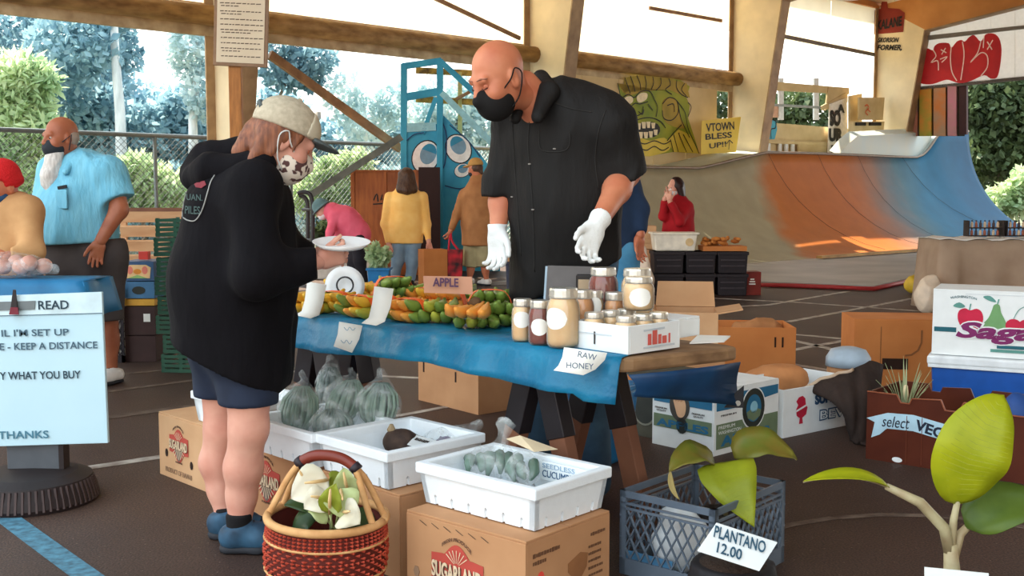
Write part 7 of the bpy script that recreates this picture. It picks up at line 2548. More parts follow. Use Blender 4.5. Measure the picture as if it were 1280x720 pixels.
# brown carton with slots by the cooler
A = Vector((P(1068, 410, 6.9).x, 6.9, 0))
bc = carton('tan carton with torn hand hole next to the cooler', A, math.radians(-6), .62, .42, .44, kraft_or, closed=True, slots=(('front', .26, .16, .16, .07),))
fpoly(bc, [(.165, .40), (.17, .40), (.17, .10), (.165, .10)], M('seam_brown', (140, 90, 52), rough=.8), name='seam')
mb = MB(); ribbon(mb, [Vector(p) for p in [(.42, -.003, .38), (.42, -.003, .30), (.40, -.003, .25), (.36, -.003, .22), (.32, -.003, .215)]], .012, (0, -1, 0)); mb.build('torn_edge', M('seam_brown'), bc)
# cooler with fruit carton on top
cl0 = P(1161, 455, 5.75); A = Vector((cl0.x, cl0.y, 0)); rc = math.radians(-27)
cool = empty('cooler', 'white lidded blue picnic cooler under the fruit carton', 'cooler', A, rc)
MB().box((.33, .2, .17), (.64, .38, .34), taper=.95).build('body', M('cooler_blue', (28, 84, 168), rough=.4), cool, bevel=.02)
MB().box((.33, .2, .36), (.68, .42, .05)).build('lid', M('cooler_white', (230, 236, 240), rough=.4), cool, bevel=.012)
MB().box((.33, .2, .33), (.67, .41, .02)).build('lid_lip', M('cooler_white'), cool, bevel=.004)
fc = carton('white fruit carton printed with apple, pear and cherries on the cooler', A + Vector((.02, .02, 0)), rc, .66, .38, .345, white_board, z0=.388, closed=True)
teal = M('print_teal2', (30, 96, 110), rough=.6)
leafp = M('print_leaf', (92, 150, 140), rough=.6)
redp = M('print_apple_red', (196, 30, 66), rough=.6)
pearp = M('print_pear', (112, 158, 104), rough=.6)
purp = M('print_purple', (124, 34, 96), rough=.6)
ox = .03
fpoly(fc, [(.01, .125), (.12, .125), (.12, .15), (.01, .15)], teal)
fpoly(fc, [(.13, .24), (.16, .255), (.185, .245), (.215, .255), (.24, .24), (.25, .20), (.235, .15), (.205, .13), (.165, .135), (.14, .16), (.125, .20)], redp, smooth=3)
fpoly(fc, [(.10, .265), (.13, .285), (.16, .265), (.135, .255)], leafp, smooth=3); fpoly(fc, [(.178, .245), (.184, .245), (.19, .28), (.184, .28)], leafp)
fpoly(fc, [(.30, .28), (.325, .28), (.335, .24), (.355, .20), (.365, .16), (.34, .13), (.29, .125), (.255, .145), (.25, .175), (.275, .21), (.29, .25)], pearp, off=.003, smooth=3)
fpoly(fc, [(.245, .32), (.28, .325), (.31, .295), (.275, .30)], leafp, smooth=3)
fpoly(fc, [(.312, .28), (.318, .28), (.325, .31), (.318, .31)], leafp)
fpoly(fc, circle(.395, .175, .038, .035, 18), redp, off=.0036); fpoly(fc, circle(.455, .175, .038, .035, 18), redp, off=.004)
mb = MB(); ribbon(mb, [Vector((x, -.004, z)) for x, z in smooth_line([(.395, .21), (.42, .26), (.475, .29)], 5)], .004, (0, -1, 0)); ribbon(mb, [Vector((x, -.004, z)) for x, z in smooth_line([(.455, .21), (.465, .26), (.475, .29)], 5)], .004, (0, -1, 0)); mb.build('print', leafp, fc)
text('Saga', .1, white_board, fc, (.112, -.0052, .066), XA, ZA, fit=(.40, .125), bold=.009, shear=.25)
text('Saga', .1, purp, fc, (.118, -.0066, .072), XA, ZA, fit=(.385, .112), bold=.004, shear=.25)
text('WASHINGTON', .02, teal, fc, (.085, -.003, .30), XA, ZA, fit=(.13, .013), arc=.01)
fpoly(fc, [(.32, .05), (.60, .05), (.60, .068), (.32, .068)], teal, off=.003); fpoly(fc, [(.29, .03), (.60, .03), (.60, .046), (.29, .046)], leafp, off=.003)
fpoly(fc, [(.16, .33), (.62, .33), (.62, .332), (.16, .332)], M('pale_print2'), name='fold_line')
# waxed vegetable carton
A = G(1082, 573, 0); B = G(1285, 606, 0)
rv = axis_rz(A, B); lv = .80
wax = M('waxed_brown', (96, 46, 30), rgb2=(74, 32, 22), scale=4, rough=.35)
wax_e = M('waxed_edge', (150, 84, 56), rough=.5)
vb = empty('vegetable_carton', 'dark brown waxed carton lettered select VEGETABLES', 'box', A, rv)
hv = .32
prof_f = [(0, 0), (lv, 0), (lv, hv - .03), (.62, hv - .03), (.60, hv), (.44, hv), (.42, hv - .045), (.36, hv - .045), (.34, hv), (.21, hv - .01), (.20, hv - .035), (.16, hv - .035), (.14, hv), (0, hv)]
MB().prism([Vector((x, 0, z)) for x, z in prof_f], (0, .01, 0)).build('front_panel', wax, vb)
MB().prism([Vector((x, .40, z)) for x, z in prof_f], (0, .01, 0)).build('back_panel', wax, vb)
MB().box((.005, .205, hv / 2), (.01, .40, hv)).build('side_panel', wax, vb); MB().box((lv - .005, .205, hv / 2), (.01, .40, hv)).build('side_panel', wax, vb)
MB().box((lv / 2, .205, .006), (lv - .03, .38, .01)).build('bottom_panel', wax, vb)
for x in (.19, .26, .53, .60): MB().box((x, -.002, .12), (.003, .003, .22)).build('crease', M('wax_crease', (108, 54, 36), rough=.4), vb)
eg = MB()
for (x0, z0), (x1, z1) in zip(prof_f[2:-1], prof_f[3:]): eg.bar(Vector((x0, .0, z0 + .002)), Vector((x1, .0, z1 + .002)), .012, .004)
eg.build('cut_edge', wax_e, vb)
ban_ = smooth_line([(.02, .20), (.10, .232), (.22, .238), (.36, .215), (.50, .175), (.62, .135)], 5)
top_ = [(p[0], p[1]) for p in ban_]; bot_ = [(p[0] - .004, p[1] - .075) for p in ban_]
fpoly(vb, [(.0, .195), (.04, .180), (.025, .105), (.065, .125), (.09, .15)] + bot_[3:][:0] + [(.10, .158), (.22, .163), (.36, .14), (.50, .10), (.62, .06), (.62, .135), (.50, .175), (.36, .215), (.22, .238), (.10, .232)], M('banner_blue', (178, 210, 226), rough=.5), name='banner')
text('select', .06, M('print_navy2', (36, 44, 62), rough=.5), vb, (.075, -.0042, .165), (1, 0, .04), ZA, fit=(.13, .052), shear=.3)
text('VEGETABLES', .06, M('print_navy2'), vb, (.225, -.0042, .172), (1, 0, -.22), ZA, fit=(.40, .05), bold=.002)
fpoly(vb, circle(.15, .018, .024, .012, 16), M('white_carton'), name='hand_hole')
lbk = MB().box((.52, .394, hv - .07), (.12, .003, .03)); lbk.build('paper_label', paper, vb)
# spiky plant in that carton
sp = A + Vector((math.cos(rv) * .12 - math.sin(rv) * .16, math.sin(rv) * .12 + math.cos(rv) * .16, .02))
spk = empty('air_plant', 'spiky pale green plant standing in the waxed carton', 'plant', sp)
MB().lathe([(.05, 0), (.07, .16), (.066, .16), (.0001, .15)], n=14).build('pot', M('pot_dark'), spk)
r5 = random.Random(8)
for i in range(26):
    a = r5.uniform(0, 6.28); l = r5.uniform(.18, .30); o = r5.uniform(.3, 1.0)
    b_ = Vector((.01 * math.cos(a), .01 * math.sin(a), .17)); t_ = b_ + Vector((math.cos(a) * l * .55 * o, math.sin(a) * l * .55 * o, l * (1.15 - .5 * o)))
    leaf('leaf', M('spike_green', (176, 182, 140), rgb2=(130, 146, 104), scale=9, rough=.5), spk, b_, b_.lerp(t_, .5) + Vector((0, 0, .03)), t_, .02, (-math.cos(a), -math.sin(a), .6), n=4, prof=lambda t: 1 - t * .95)
MB().lathe([(.012, .2), (.016, .28), (.01, .32), (.0001, .325)], n=8).build('bud', M('bud_cream', (226, 210, 170), rough=.6), spk, smooth=True)
# blue and red bundle at the carton's end
bn_ = A + Vector((math.cos(rv) * .66 - math.sin(rv) * .2, math.sin(rv) * .66 + math.cos(rv) * .2, .015))
S = SDF(.012); S.ell(bn_ + Vector((-.05, 0, .22)), (.09, .08, .13), None, .03); S.cone(bn_, bn_ + ZA * .2, .1, .1, .03)
so = sdf_object('blue_bundle', [S.surf(disp=folds(.008, 26, 4, 1))], M('bundle_blue', (40, 76, 140), rough=.6), None, bn_); so.location = bn_; tag(so, 'blue cloth bundle in the end of the waxed carton', 'cloth')
rb_ = bn_ + Vector((.10, -.06, .16))
S = SDF(.01); S.ell(rb_ + Vector((.0, 0, .10)), (.05, .06, .11), None, .03)
so = sdf_object('red_bundle', [S.surf(disp=folds(.006, 26, 6, 1))], M('bundle_red', (200, 44, 50), rough=.6), None, rb_); so.location = rb_; tag(so, 'red cloth bundle beside the blue one in the waxed carton', 'cloth')

# ================================================================== BACK RIGHT TABLE
ct = P(1176, 302, 11.4); tw_ = 1.7
rt = math.radians(-4)
dt_ = empty('draped_table', 'folding table behind the cooler, hidden by its cloth', 'table', Vector((ct.x + .05, ct.y + .05, 0)), rt)
MB().box((.8, .35, .72), (1.6, .7, .04)).build('tabletop', wood, dt_)
for x in (.06, 1.54):
    for y in (.06, .64): MB().bar((x, y, 0), (x, y, .7), .04, .04).build('leg', M('wire_grey'), dt_)
rows = []
n = 40
for j in range(7):
    k = j / 6
    row = []
    for i in range(n + 1):
        u = i / n
        # path along the left side, then the front
        if u < .3: x, y = 0, .75 - u / .3 * .75; ox_, oy_ = -1, 0
        else: x, y = (u - .3) / .7 * 1.72, 0; ox_, oy_ = 0, -1
        fl_ = .02 + .10 * k * (1 + .5 * math.sin(u * 40)) * (1.6 if abs(u - .3) < .05 else .6)
        if abs(u - .3) < .03: ox_, oy_ = -.8, -.6
        row.append(Vector((x - .02 + ox_ * fl_, y - .02 + oy_ * fl_, .765 - .76 * k)))
    rows.append(row)
mb = MB(); mb.grid(rows); mb.add([Vector((-.04, -.04, .765)), Vector((1.72, -.04, .765)), Vector((1.72, .75, .765)), Vector((-.04, .75, .765))], [(0, 1, 2, 3)])
dc = mb.build('table_drape', M('taupe_cloth', (196, 172, 150), rgb2=(180, 154, 132), scale=4, rough=.8, translucent=.25), smooth=True, solid=.004)
dc.location = (ct.x + .05, ct.y + .05, .0); dc.rotation_euler = (0, 0, rt); tag(dc, 'taupe cloth draped to the floor over the far table', 'tablecloth')
rows = []
for j in range(5):
    rows.append([Vector((-.06 + 1.8 * i / 20, -.06 + .80 * j / 4, .775 + .014 * math.sin(i * 1.7 + j) * (1 if j in (0, 4) else .4))) for i in range(21)])
mb = MB(); mb.grid(rows)
wt = mb.build('white_runner', M('runner_white', (246, 244, 240), rough=.6), smooth=True, solid=.006)
wt.location = dc.location; wt.rotation_euler = dc.rotation_euler; tag(wt, 'white runner on the draped far table', 'tablecloth')


def rack(label, px, w_n):
    b_ = P(px, 296, 11.55); b_.z = .80
    r = empty('bottle_rack', label, 'rack', b_, rt)
    W = w_n * .045
    dm = M('rack_dark', (44, 34, 34), rough=.6)
    for z in (0, .085): MB().box((W / 2, .08, z + .006), (W, .16, .012)).build('shelf', dm, r)
    for x in (0, W): MB().box((x, .08, .085), (.012, .16, .17)).build('end_panel', dm, r)
    cols_ = [(150, 84, 60), (206, 180, 150), (70, 50, 50)]
    for row in range(2):
        for i in range(w_n - 1):
            c = cols_[(i * 2 + row) % 3]
            bo_ = MB().lathe([(.014, 0), (.015, .005), (.015, .045), (.007, .055), (.007, .07), (.0001, .071)], n=8, c=(.04 + i * .045, .035, .012 + row * .085)).build('bottle', M('bottle_%d' % ((i * 2 + row) % 3), c, rough=.4), r, smooth=True)
            MB().lathe([(.009, .062), (.009, .076), (.0001, .077)], n=8, c=(.04 + i * .045, .035, .012 + row * .085)).build('bottle_cap', M('cap_navy', (36, 44, 62), rough=.5), bo_)
    return r


rack('dark rack of small bottles on the white runner beside the white post', 1211, 8)
rack('second dark rack of small bottles at the end of the runner', 1259, 9)
so = MB().box((0, 0, .085), (.04, .06, .17)).build('white_block', paper); so.location = (P(1256, 296, 11.6).x - .005, 11.66, .785); tag(so, 'white upright block between the two bottle racks', 'block')
# white bag and yellow bag by the draped table
for lbx, px, Y, col, nm, rad in (('translucent white bag hanging beside the draped table', 1158, 11.25, (224, 206, 186), 'white_bag', (.12, .12, .19)), ('yellow bag on the floor behind the draped table', 1142, 13.6, (226, 190, 60), 'yellow_bag', (.13, .12, .11))):
    c_ = P(px, 380, Y); c_.z = rad[2]
    S = SDF(.014); S.ell(c_, rad, None, .03); S.ell(c_ + Vector((.05, 0, rad[2] * .45)), (rad[0] * .8, rad[1] * .8, rad[2] * .8), None, .06)
    so = sdf_object(nm, [S.surf(disp=folds(.010, 26, 3, 1))], M(nm, col, rough=.5), None, (c_.x, c_.y, 0)); so.location = (c_.x, c_.y, 0); tag(so, lbx, 'bag')

# ================================================================== MIDDLE GROUND BEHIND THE VENDOR
blk = M('crate_black', (34, 28, 34), rough=.6)
cr0 = P(816, 369, 13.3); cr0.z = 0


def bin_crate(label, x, y, z, w, d, h, group=None):
    r = empty('plastic_crate', label, 'crate', (x, y, z), 0, group)
    MB().box((w / 2, d / 2, h / 2), (w, d, h), taper=.94).build('body', blk, r, bevel=.01)
    MB().box((w / 2, d / 2, h - .02), (w + .02, d + .02, .04)).build('rim', blk, r, bevel=.004)
    for zz in (.35, .62): MB().box((w / 2, -.004, h * zz), (w * .8, .012, .018)).build('ridge', M('crate_ridge', (60, 52, 58), rough=.6), r)
    return r


gname = 'black crates stacked behind the vendor'
for i in range(3):
    for j in range(2):
        bin_crate(['%s black crate under the white tub', '%s black crate in the middle column of the block by the ramp', '%s black crate under the ginger tray'][i] % ['lower', 'upper'][j], cr0.x + i * .395 + .01, cr0.y, j * .275, .37, .42, .27)
wb_ = empty('white_tub', 'white plastic tub on top of the black crates', 'tub', (cr0.x + .0, cr0.y, .552))
MB().box((.28, .22, .11), (.54, .38, .22), taper=.9).build('body', M('tub_white', (236, 228, 212), rough=.5), wb_, bevel=.015); MB().box((.28, .22, .215), (.58, .42, .025)).build('rim', M('tub_white'), wb_, bevel=.006)
MB().lathe([(.0001, 0), (.05, 0), (.05, .004), (.0001, .004)], n=16).build('sticker', M('sticker_tan', (220, 190, 140), rough=.6), wb_)
s_ = wb_.children[-1]; s_.location = (.45, .035, .11); s_.rotation_euler = (math.pi / 2, 0, 0)
gi = empty('ginger_tray', 'low tray heaped with orange brown ginger roots on the black crates', 'tray', (cr0.x + .62, cr0.y + .02, .552))
MB().box((.27, .2, .03), (.54, .38, .06)).build('tray', kraft_or, gi)
gm_ = M('ginger', (206, 134, 62), rgb2=(170, 100, 44), scale=20, rough=.8)
r6 = random.Random(4)
for i in range(26):
    x, y = r6.uniform(.03, .5), r6.uniform(.04, .34); z = .07 + r6.uniform(0, .08)
    a = r6.uniform(0, 6.28)
    dv = Vector((math.cos(a), math.sin(a), r6.uniform(-.2, .3))) * .05
    MB().tube([Vector((x, y, z)) - dv, Vector((x, y, z)), Vector((x, y, z)) + dv], [.018, .03, .02], n=6).build('root', gm_, gi, smooth=True)
# cardboard trays piled up
for i, (dx, w) in enumerate(((0, .40), (.02, .38), (.01, .40), (.03, .34))):
    o_ = P(800, 300, 13.9)
    carton('flat kraft tray behind the white tub, %s of the pile' % ['bottom one', 'second from the bottom', 'third from the bottom', 'topmost'][i], Vector((o_.x + dx - .1, 13.85, 0)), 0, w * .8, .3, .065, kraft_pale, z0=.55 + i * .075, closed=True, name='produce_tray', cat='tray')
o_ = P(800, 300, 13.9)
carton('tall kraft carton holding up the pile of flat trays', Vector((o_.x - .12, 13.83, 0)), 0, .36, .34, .535, kraft)
rbx = P(928, 366, 13.4)
rx = carton('small dark red box beside the black crates', Vector((rbx.x + .01, 13.4, 0)), 0, .22, .25, .28, M('maroon_box', (120, 34, 26), rough=.6))
for z_, w_ in ((.19, .05), (.16, .07), (.13, .08)): fpoly(rx, [(.11 - w_ / 2, z_), (.11 + w_ / 2, z_), (.11 + w_ / 2, z_ + .016), (.11 - w_ / 2, z_ + .016)], paper)
wbg = P(803, 350, 13.1); wbg.z = .2
S = SDF(.016); S.ell(wbg, (.15, .13, .2), None, .04); S.cone(wbg + ZA * .15, wbg + ZA * .38, .09, .05, .05)
so = sdf_object('white_bag', [S.surf(disp=folds(.012, 22, 8, 1))], M('bag_cream', (232, 214, 196), rough=.6), None, (wbg.x, wbg.y, 0)); so.location = (wbg.x, wbg.y, 0); tag(so, 'cream bag on the floor next to the black crates', 'bag')
# dark bins beyond the vendor's gloved hand
for lbx, px, w, h in (('low dark bin behind the vendor\'s hanging glove', 632, .36, .42),):
    o_ = P(px, 340, 13.0)
    r = empty('dark_bin', lbx, 'bin', (o_.x, 13.0, 0)); MB().box((w / 2, .2, h / 2), (w, .4, h), taper=.9).build('body', M('bin_slate', (56, 60, 78), rough=.6), r, bevel=.02); MB().box((w / 2, .2, h), (w + .03, .43, .03)).build('rim', M('bin_slate'), r, bevel=.006)
    carton('kraft carton lying on the low dark bin', Vector((o_.x, 13.05, 0)), 0, .34, .3, .16, kraft_pale, z0=h + .02)
# things by the shoppers: box in hand, red bag, blue bin with plant
hbx = P(530, 343, 14.5)
carton('kraft carton standing by the woman in yellow', Vector((hbx.x, 14.5, 0)), math.radians(20), .33, .30, .50, kraft_or, z0=.16 - .16 + .0, closed=True)
rbg = P(556, 345, 14.62)
rg_ = empty('shopping_bag', 'red and black patterned shopping bag in the brown jacketed man\'s hand', 'bag', (rbg.x, 14.62, .13))
MB().box((.12, .07, .19), (.25, .13, .37), taper=.9).build('bag', M('bag_red_black', (196, 30, 44), rgb2=(40, 16, 20), scale=9, rough=.6, detail=1), rg_, bevel=.01)
for dy in (.02, .12): MB().tube(smooth_line([(.05, dy, .36), (.06, dy, .48), (.08, .07, .60), (.10, dy, .48), (.19, dy, .36)], 4), .012, n=6).build('handle', M('handle_red', (206, 36, 60), rough=.6), rg_, smooth=True)
bbn = P(460, 350, 13.7)
bb_ = empty('blue_bin', 'blue plastic bin holding a leafy plant by the plywood cabinet', 'bin', (bbn.x, 13.7, 0))
MB().box((.13, .12, .15), (.28, .24, .30), taper=.88).build('body', M('tub_blue'), bb_, bevel=.015); MB().box((.13, .12, .30), (.31, .27, .03)).build('rim', M('tub_blue'), bb_, bevel=.005)
lp_ = empty('leafy_plant', 'light green leafy plant growing out of the blue bin', 'plant', (bbn.x + .13, 13.82, .31))
leaf_cloud('foliage', [((0, 0, .14), (.15, .13, .14)), ((-.05, 0, .22), (.08, .08, .1))], 420, .05, M('leaves_fern'), lp_, 5)
MB().tube([(0, 0, 0), (0, 0, .2)], .015, n=6).build('stem', stem_m, lp_)

# ---- plywood cabinet with its dark open side
cp_ = P(440, 344, 16.8); cp_.z = 0
cab = empty('plywood_cabinet', 'tall weathered orange plywood cabinet with dark open door', 'cabinet', cp_, 0)
ply = M('plywood', (168, 96, 46), rgb2=(128, 66, 30), scale=3, stretch=(5, 5, .8), rough=.6, detail=7)
Wc, Hc = 1.05, 1.60
for i in range(2): MB().box((Wc * (.25 + .5 * i), .015, Hc / 2), (Wc * .5 - .008, .03, Hc)).build('plank', ply, cab, bevel=.004)
MB().box((.015, .3, Hc / 2), (.03, .6, Hc)).build('side_panel', ply, cab); MB().box((Wc - .015, .3, Hc / 2), (.03, .6, Hc)).build('side_panel', ply, cab); MB().box((Wc / 2, .3, Hc + .015), (Wc + .04, .64, .03)).build('top_panel', ply, cab)
for x in (.03, Wc * .5, Wc - .03): MB().box((x, -.012, Hc / 2), (.06, .025, Hc)).build('batten', ply, cab, bevel=.003)
d_ = MB().box((Wc + .17, -.05, Hc / 2 + .08), (.33, .03, Hc - .02)).build('door', M('door_dark', (44, 20, 18), rough=.7), cab)
mb = MB()
for l in ([(.35, 1.16), (.40, 1.26), (.42, 1.14)], [(.46, 1.16), (.50, 1.26), (.54, 1.18), (.48, 1.18)], [(.58, 1.26), (.60, 1.15)], [(.34, 1.10), (.62, 1.12)]):
    ribbon(mb, [Vector((x, -.004, z)) for x, z in smooth_line(l, 3)], .02, (0, -1, 0))
mb.build('scribble', ink, cab)['kind'] = 'stuff'

# ---- blue painted tower with eyes
TY = 17.7
tb = P(548, 344, TY); tb.z = 0
tow = empty('blue_tower', 'cyan painted wooden lookout tower with cartoon eyes and stair rails', 'tower', tb)
cy = M('cyan_wood', (64, 172, 206), rgb2=(44, 146, 186), scale=3, rough=.6, detail=5)
cy_d = M('cyan_lid', (46, 140, 178), rough=.6)  # darker cyan paint of the eyelids
L_ = lambda x, y, dy=0.0: P(x, y, TY + dy) - tb
def board(nm, x0, y0, x1, y1, w, m=cy, dy=0.0, th=.07):
    return MB().bar(L_(x0, y0, dy), L_(x1, y1, dy), th, w, upv=(0, 0, 1) if abs(x1 - x0) > abs(y1 - y0) else (1, 0, 0)).build(nm, m, tow, bevel=.004)
board('post', 505, 340, 505, 80, .10, th=.08); board('post', 550, 340, 550, 74, .10, dy=-.05, th=.08)
board('post', 575, 340, 575, 90, .07, M('pale_yellow_wood', (206, 200, 130), rough=.6), .5)
board('top_rail', 503, 83, 552, 76, .10); board('mid_rail', 503, 122, 552, 114, .12); board('low_rail', 505, 160, 545, 158, .14, M('pale_cyan', (150, 206, 220), rough=.6)); board('knee_brace', 528, 168, 545, 122, .07)
board('stair_rail', 552, 78, 618, 138, .09, dy=-.08); board('stair_rail', 552, 116, 616, 180, .10, M('pale_cyan'), -.08)
board('back_rail', 520, 88, 600, 92, .10, M('ochre_wood', (206, 166, 70), rgb2=(90, 70, 40), scale=14, rough=.6), .5); board('back_rail', 520, 124, 600, 128, .10, M('ochre_wood'), .5)
board('cross_brace', 570, 124, 604, 106, .05, M('brace_brown'), .3)
MB().prism([L_(503, 155), L_(550, 155), L_(550, 344), L_(503, 344)], (0, .05, 0)).build('eye_panel', cy, tow)
MB().prism([L_(550, 140, -.02), L_(562, 152, -.02), L_(600, 192, -.02), L_(625, 226, -.02), L_(625, 344, -.02), L_(550, 344, -.02)], (0, .05, 0)).build('stair_panel', cy, tow)
ew = M('eye_paint_white', (240, 242, 240), rough=.6); eb = M('eye_paint_blue', (120, 158, 182), rough=.6)


def eye(cx, cy_, rx, ry, tilt, dy, lid=True):
    c0 = [(rx * math.cos(t), ry * math.sin(t)) for t in np.linspace(0, 2 * math.pi, 25)[:-1]]
    ct_, st_ = math.cos(tilt), math.sin(tilt)
    rot = lambda p: (cx + p[0] * ct_ - p[1] * st_, cy_ + p[0] * st_ + p[1] * ct_)
    ol = MB().prism([L_(*rot((a * 1.08, b * 1.08)), dy - .005) for a, b in c0], (0, -.003, 0)).build('painted_eye', ink, tow)
    MB().prism([L_(*rot(p), dy - .012) for p in c0], (0, -.003, 0)).build('eye_white', ew, ol)
    MB().prism([L_(*rot((a * .62 + rx * .12, b * .66 - ry * .22)), dy - .019) for a, b in c0], (0, -.003, 0)).build('eye_iris', eb, ol)
    MB().prism([L_(*rot((a * .62 + rx * .12, min(b * .66 - ry * .22, -ry * .38))), dy - .026) for a, b in c0], (0, -.003, 0)).build('eyelid', cy_d, ol)


eye(532, 196, 16, 20, .35, 0.0); eye(573, 186, 15, 18, -.5, -.02); eye(578, 213, 10, 8, -.4, -.03)
mb = MB()
for l in ([(508, 176), (518, 168), (530, 166)], [(552, 150), (558, 170), (556, 205), (548, 216)], [(562, 156), (585, 176), (600, 196)], [(556, 232), (575, 236), (590, 230)], [(510, 214), (520, 222), (534, 220)]):
    ribbon(mb, [L_(p[0], p[1], -.04) for p in smooth_line(l, 4)], .02, (0, -1, 0))
mb.build('painted_lines', M('deep_blue_line', (26, 66, 110), rough=.6), tow)['kind'] = 'stuff'
# black hand truck beside the fence
ht_ = P(384, 330, 14.8); ht_.z = 0
hk = empty('hand_truck', 'black tubular hand truck leaning behind the shopper', 'hand truck', ht_)
hm_ = M('truck_black', (52, 50, 52), rough=.4)
q_ = lambda x, y, dy=0: P(x, y, 14.8 + dy) - ht_
MB().tube(smooth_line([q_(390, 335), q_(391, 265), q_(388, 244), q_(380, 240), q_(372, 242)], 5), .03, n=8).build('frame', hm_, hk, smooth=True)
MB().tube(smooth_line([q_(384, 335, .2), q_(385, 265, .2), q_(382, 248, .2), q_(374, 244, .2)], 5), .03, n=8).build('frame', hm_, hk, smooth=True)
for y in (262, 300): MB().tube([q_(391, y), q_(378, y, .2)], .02, n=6).build('cross_bar', hm_, hk)
MB().box(q_(386, 350) , (.4, .25, .02)).build('toe_plate', hm_, hk)
hk.children[-1].location.z = .22
# low white kerb behind the bending shopper
kb = P(395, 318, 16.0); kb.z = 0
mb = MB().box((kb.x + .35, 16.1, .2), (1.0, .35, .4))
thing('concrete_block', mb, M('pale_concrete', (206, 200, 190), rough=.8), 'low pale concrete block behind the bending shopper', 'block', loc=kb, bevel=.02)
pb_ = P(404, 288, 15.9)
bp_ = empty('potted_shrub', 'small dark green shrub in a pot on the pale concrete block', 'plant', (pb_.x, 16.05, .402))
MB().lathe([(.07, 0), (.1, .14), (.1, .15), (.0001, .14)], n=14).build('pot', M('pot_dark'), bp_)
leaf_cloud('foliage', [((0, 0, .27), (.18, .15, .15))], 500, .06, M('leaves_deep_green'), bp_, 15)

# ================================================================== LEFT SIDE
# second stall table with blue cloth
TY2 = 5.75
lt_ = P(104, 352, TY2)
zt2 = lt_.z
lo = Vector((lt_.x - 1.5, TY2, 0))
l_t = empty('folding_table', 'folding table under the blue cloth beside the bearded man', 'table', (lo.x, lo.y, 0), 0)
MB().box((.75, .18, zt2 - .02), (1.48, .34, .03)).build('tabletop', wood, l_t)
for x in (.1, 1.4):
    for y in (.05, .30): MB().bar((x, y, 0), (x, y, zt2 - .03), .035, .035).build('leg', M('wire_grey'), l_t)
rows = []
for j in range(7):
    row = []
    for i in range(31):
        u = i / 30
        x = -.02 + u * 1.53
        if j < 3: p = Vector((x, .37 - j / 2 * .39, zt2 + .003))
        else:
            k = (j - 2) / 4
            p = Vector((x + .06 * k * (u > .9), -.025 - .03 * k - .014 * k * math.sin(u * 40), zt2 - k * (.12 + .06 * (u > .88))))
        row.append(p)
    rows.append(row)
mb = MB(); mb.grid(rows)
rows = []
for j in range(4):
    k = j / 3
    rows.append([Vector((1.51 + .05 * k + .01 * math.sin(i), -.03 + .40 * i / 8, zt2 + .002 - .19 * k)) for i in range(9)])
mb.grid(rows)
bc_ = mb.build('tablecloth', M('blue_cloth2', (44, 128, 176), rgb2=(30, 104, 150), scale=6, rough=.5), smooth=True, solid=.004)
bc_.location = (lo.x, lo.y, 0); tag(bc_, 'blue cloth over the table beside the bearded man', 'tablecloth')
# bag of produce on it
bgp = P(20, 336, 5.92); bgp.z = zt2 + .01
pb2 = empty('produce_bag', 'clear plastic bag of pink produce lying on the blue covered table', 'bag', bgp)
S = SDF(.01); S.ell((-.03, 0, .07), (.19, .11, .075), None, .03); S.cone((.12, 0, .05), (.2, 0, .045), .05, .03, .04)
sdf_object('bag_film', [S.surf(disp=folds(.008, 30, 3, 1))], bag_film, pb2, (0, 0, 0))
for i in range(7):
    S = SDF(.012); S.ell((-.16 + .05 * i, r6.uniform(-.04, .04), .06 + .02 * (i % 2)), (.045, .05, .045), None, .01)
    sdf_object('fruit', [S.surf()], M('pink_fruit', (222, 176, 158), rgb2=(196, 140, 124), scale=12, rough=.5), pb2, (0, 0, 0))
# notice panel with its pedestal
SY = 4.32
c0 = P(40, 630, SY); c0.z = 0
sgn = empty('sign_stand', 'pale blue hand lettered notice panel on a black ribbed rubber base', 'sign', (c0.x, SY, 0))
so_ = Vector((c0.x, SY, 0))
S_ = lambda x, y, dy=0.0: P(x, y, SY + dy) - so_
rubber = M('rubber_black', (40, 30, 30), rough=.6)
MB().lathe([(.255, 0), (.262, .02), (.255, .05), (.235, .10), (.18, .12), (.0001, .125)], n=48).build('base', rubber, sgn, smooth=False)
for i in range(64):
    a = 2 * math.pi * i / 64
    if math.sin(a) < .25:
        MB().bar((.262 * math.cos(a), .262 * math.sin(a), .012), (.240 * math.cos(a), .240 * math.sin(a), .095), .009, .009).build('rib', M('rubber_rib', (66, 50, 48), rough=.55), sgn)
MB().box((.0, .055, .24), (.22, .05, .30)).build('post', M('post_grey', (84, 88, 94), rough=.5), sgn, bevel=.005)
MB().box((.115, .055, .22), (.02, .06, .26)).build('post_edge', rubber, sgn)
pnl = M('panel_pale', (196, 226, 236), rgb2=(186, 218, 230), scale=2, rough=.5)
MB().prism([S_(-60, 372), S_(127, 365), S_(135, 554), S_(-60, 560)], (0, .02, 0)).build('panel', pnl, sgn, bevel=.003)
MB().prism([S_(-60, 396, -.003), S_(128, 391, -.003), S_(127, 365.5, -.003), S_(-60, 372.5, -.003)], (0, .002, 0)).build('header_strip', M('panel_header', (206, 228, 234), rough=.5), sgn)
mb = MB(); ribbon(mb, [S_(-60, 396.5, -.006), S_(128, 391.5, -.006)], .003, (0, -1, 0)); mb.build('ruled_line', M('pen_slate', (70, 96, 112), rough=.6), sgn)
pen_s = M('pen_slate'); pen_d = M('pen_dark', (38, 62, 76), rough=.6)
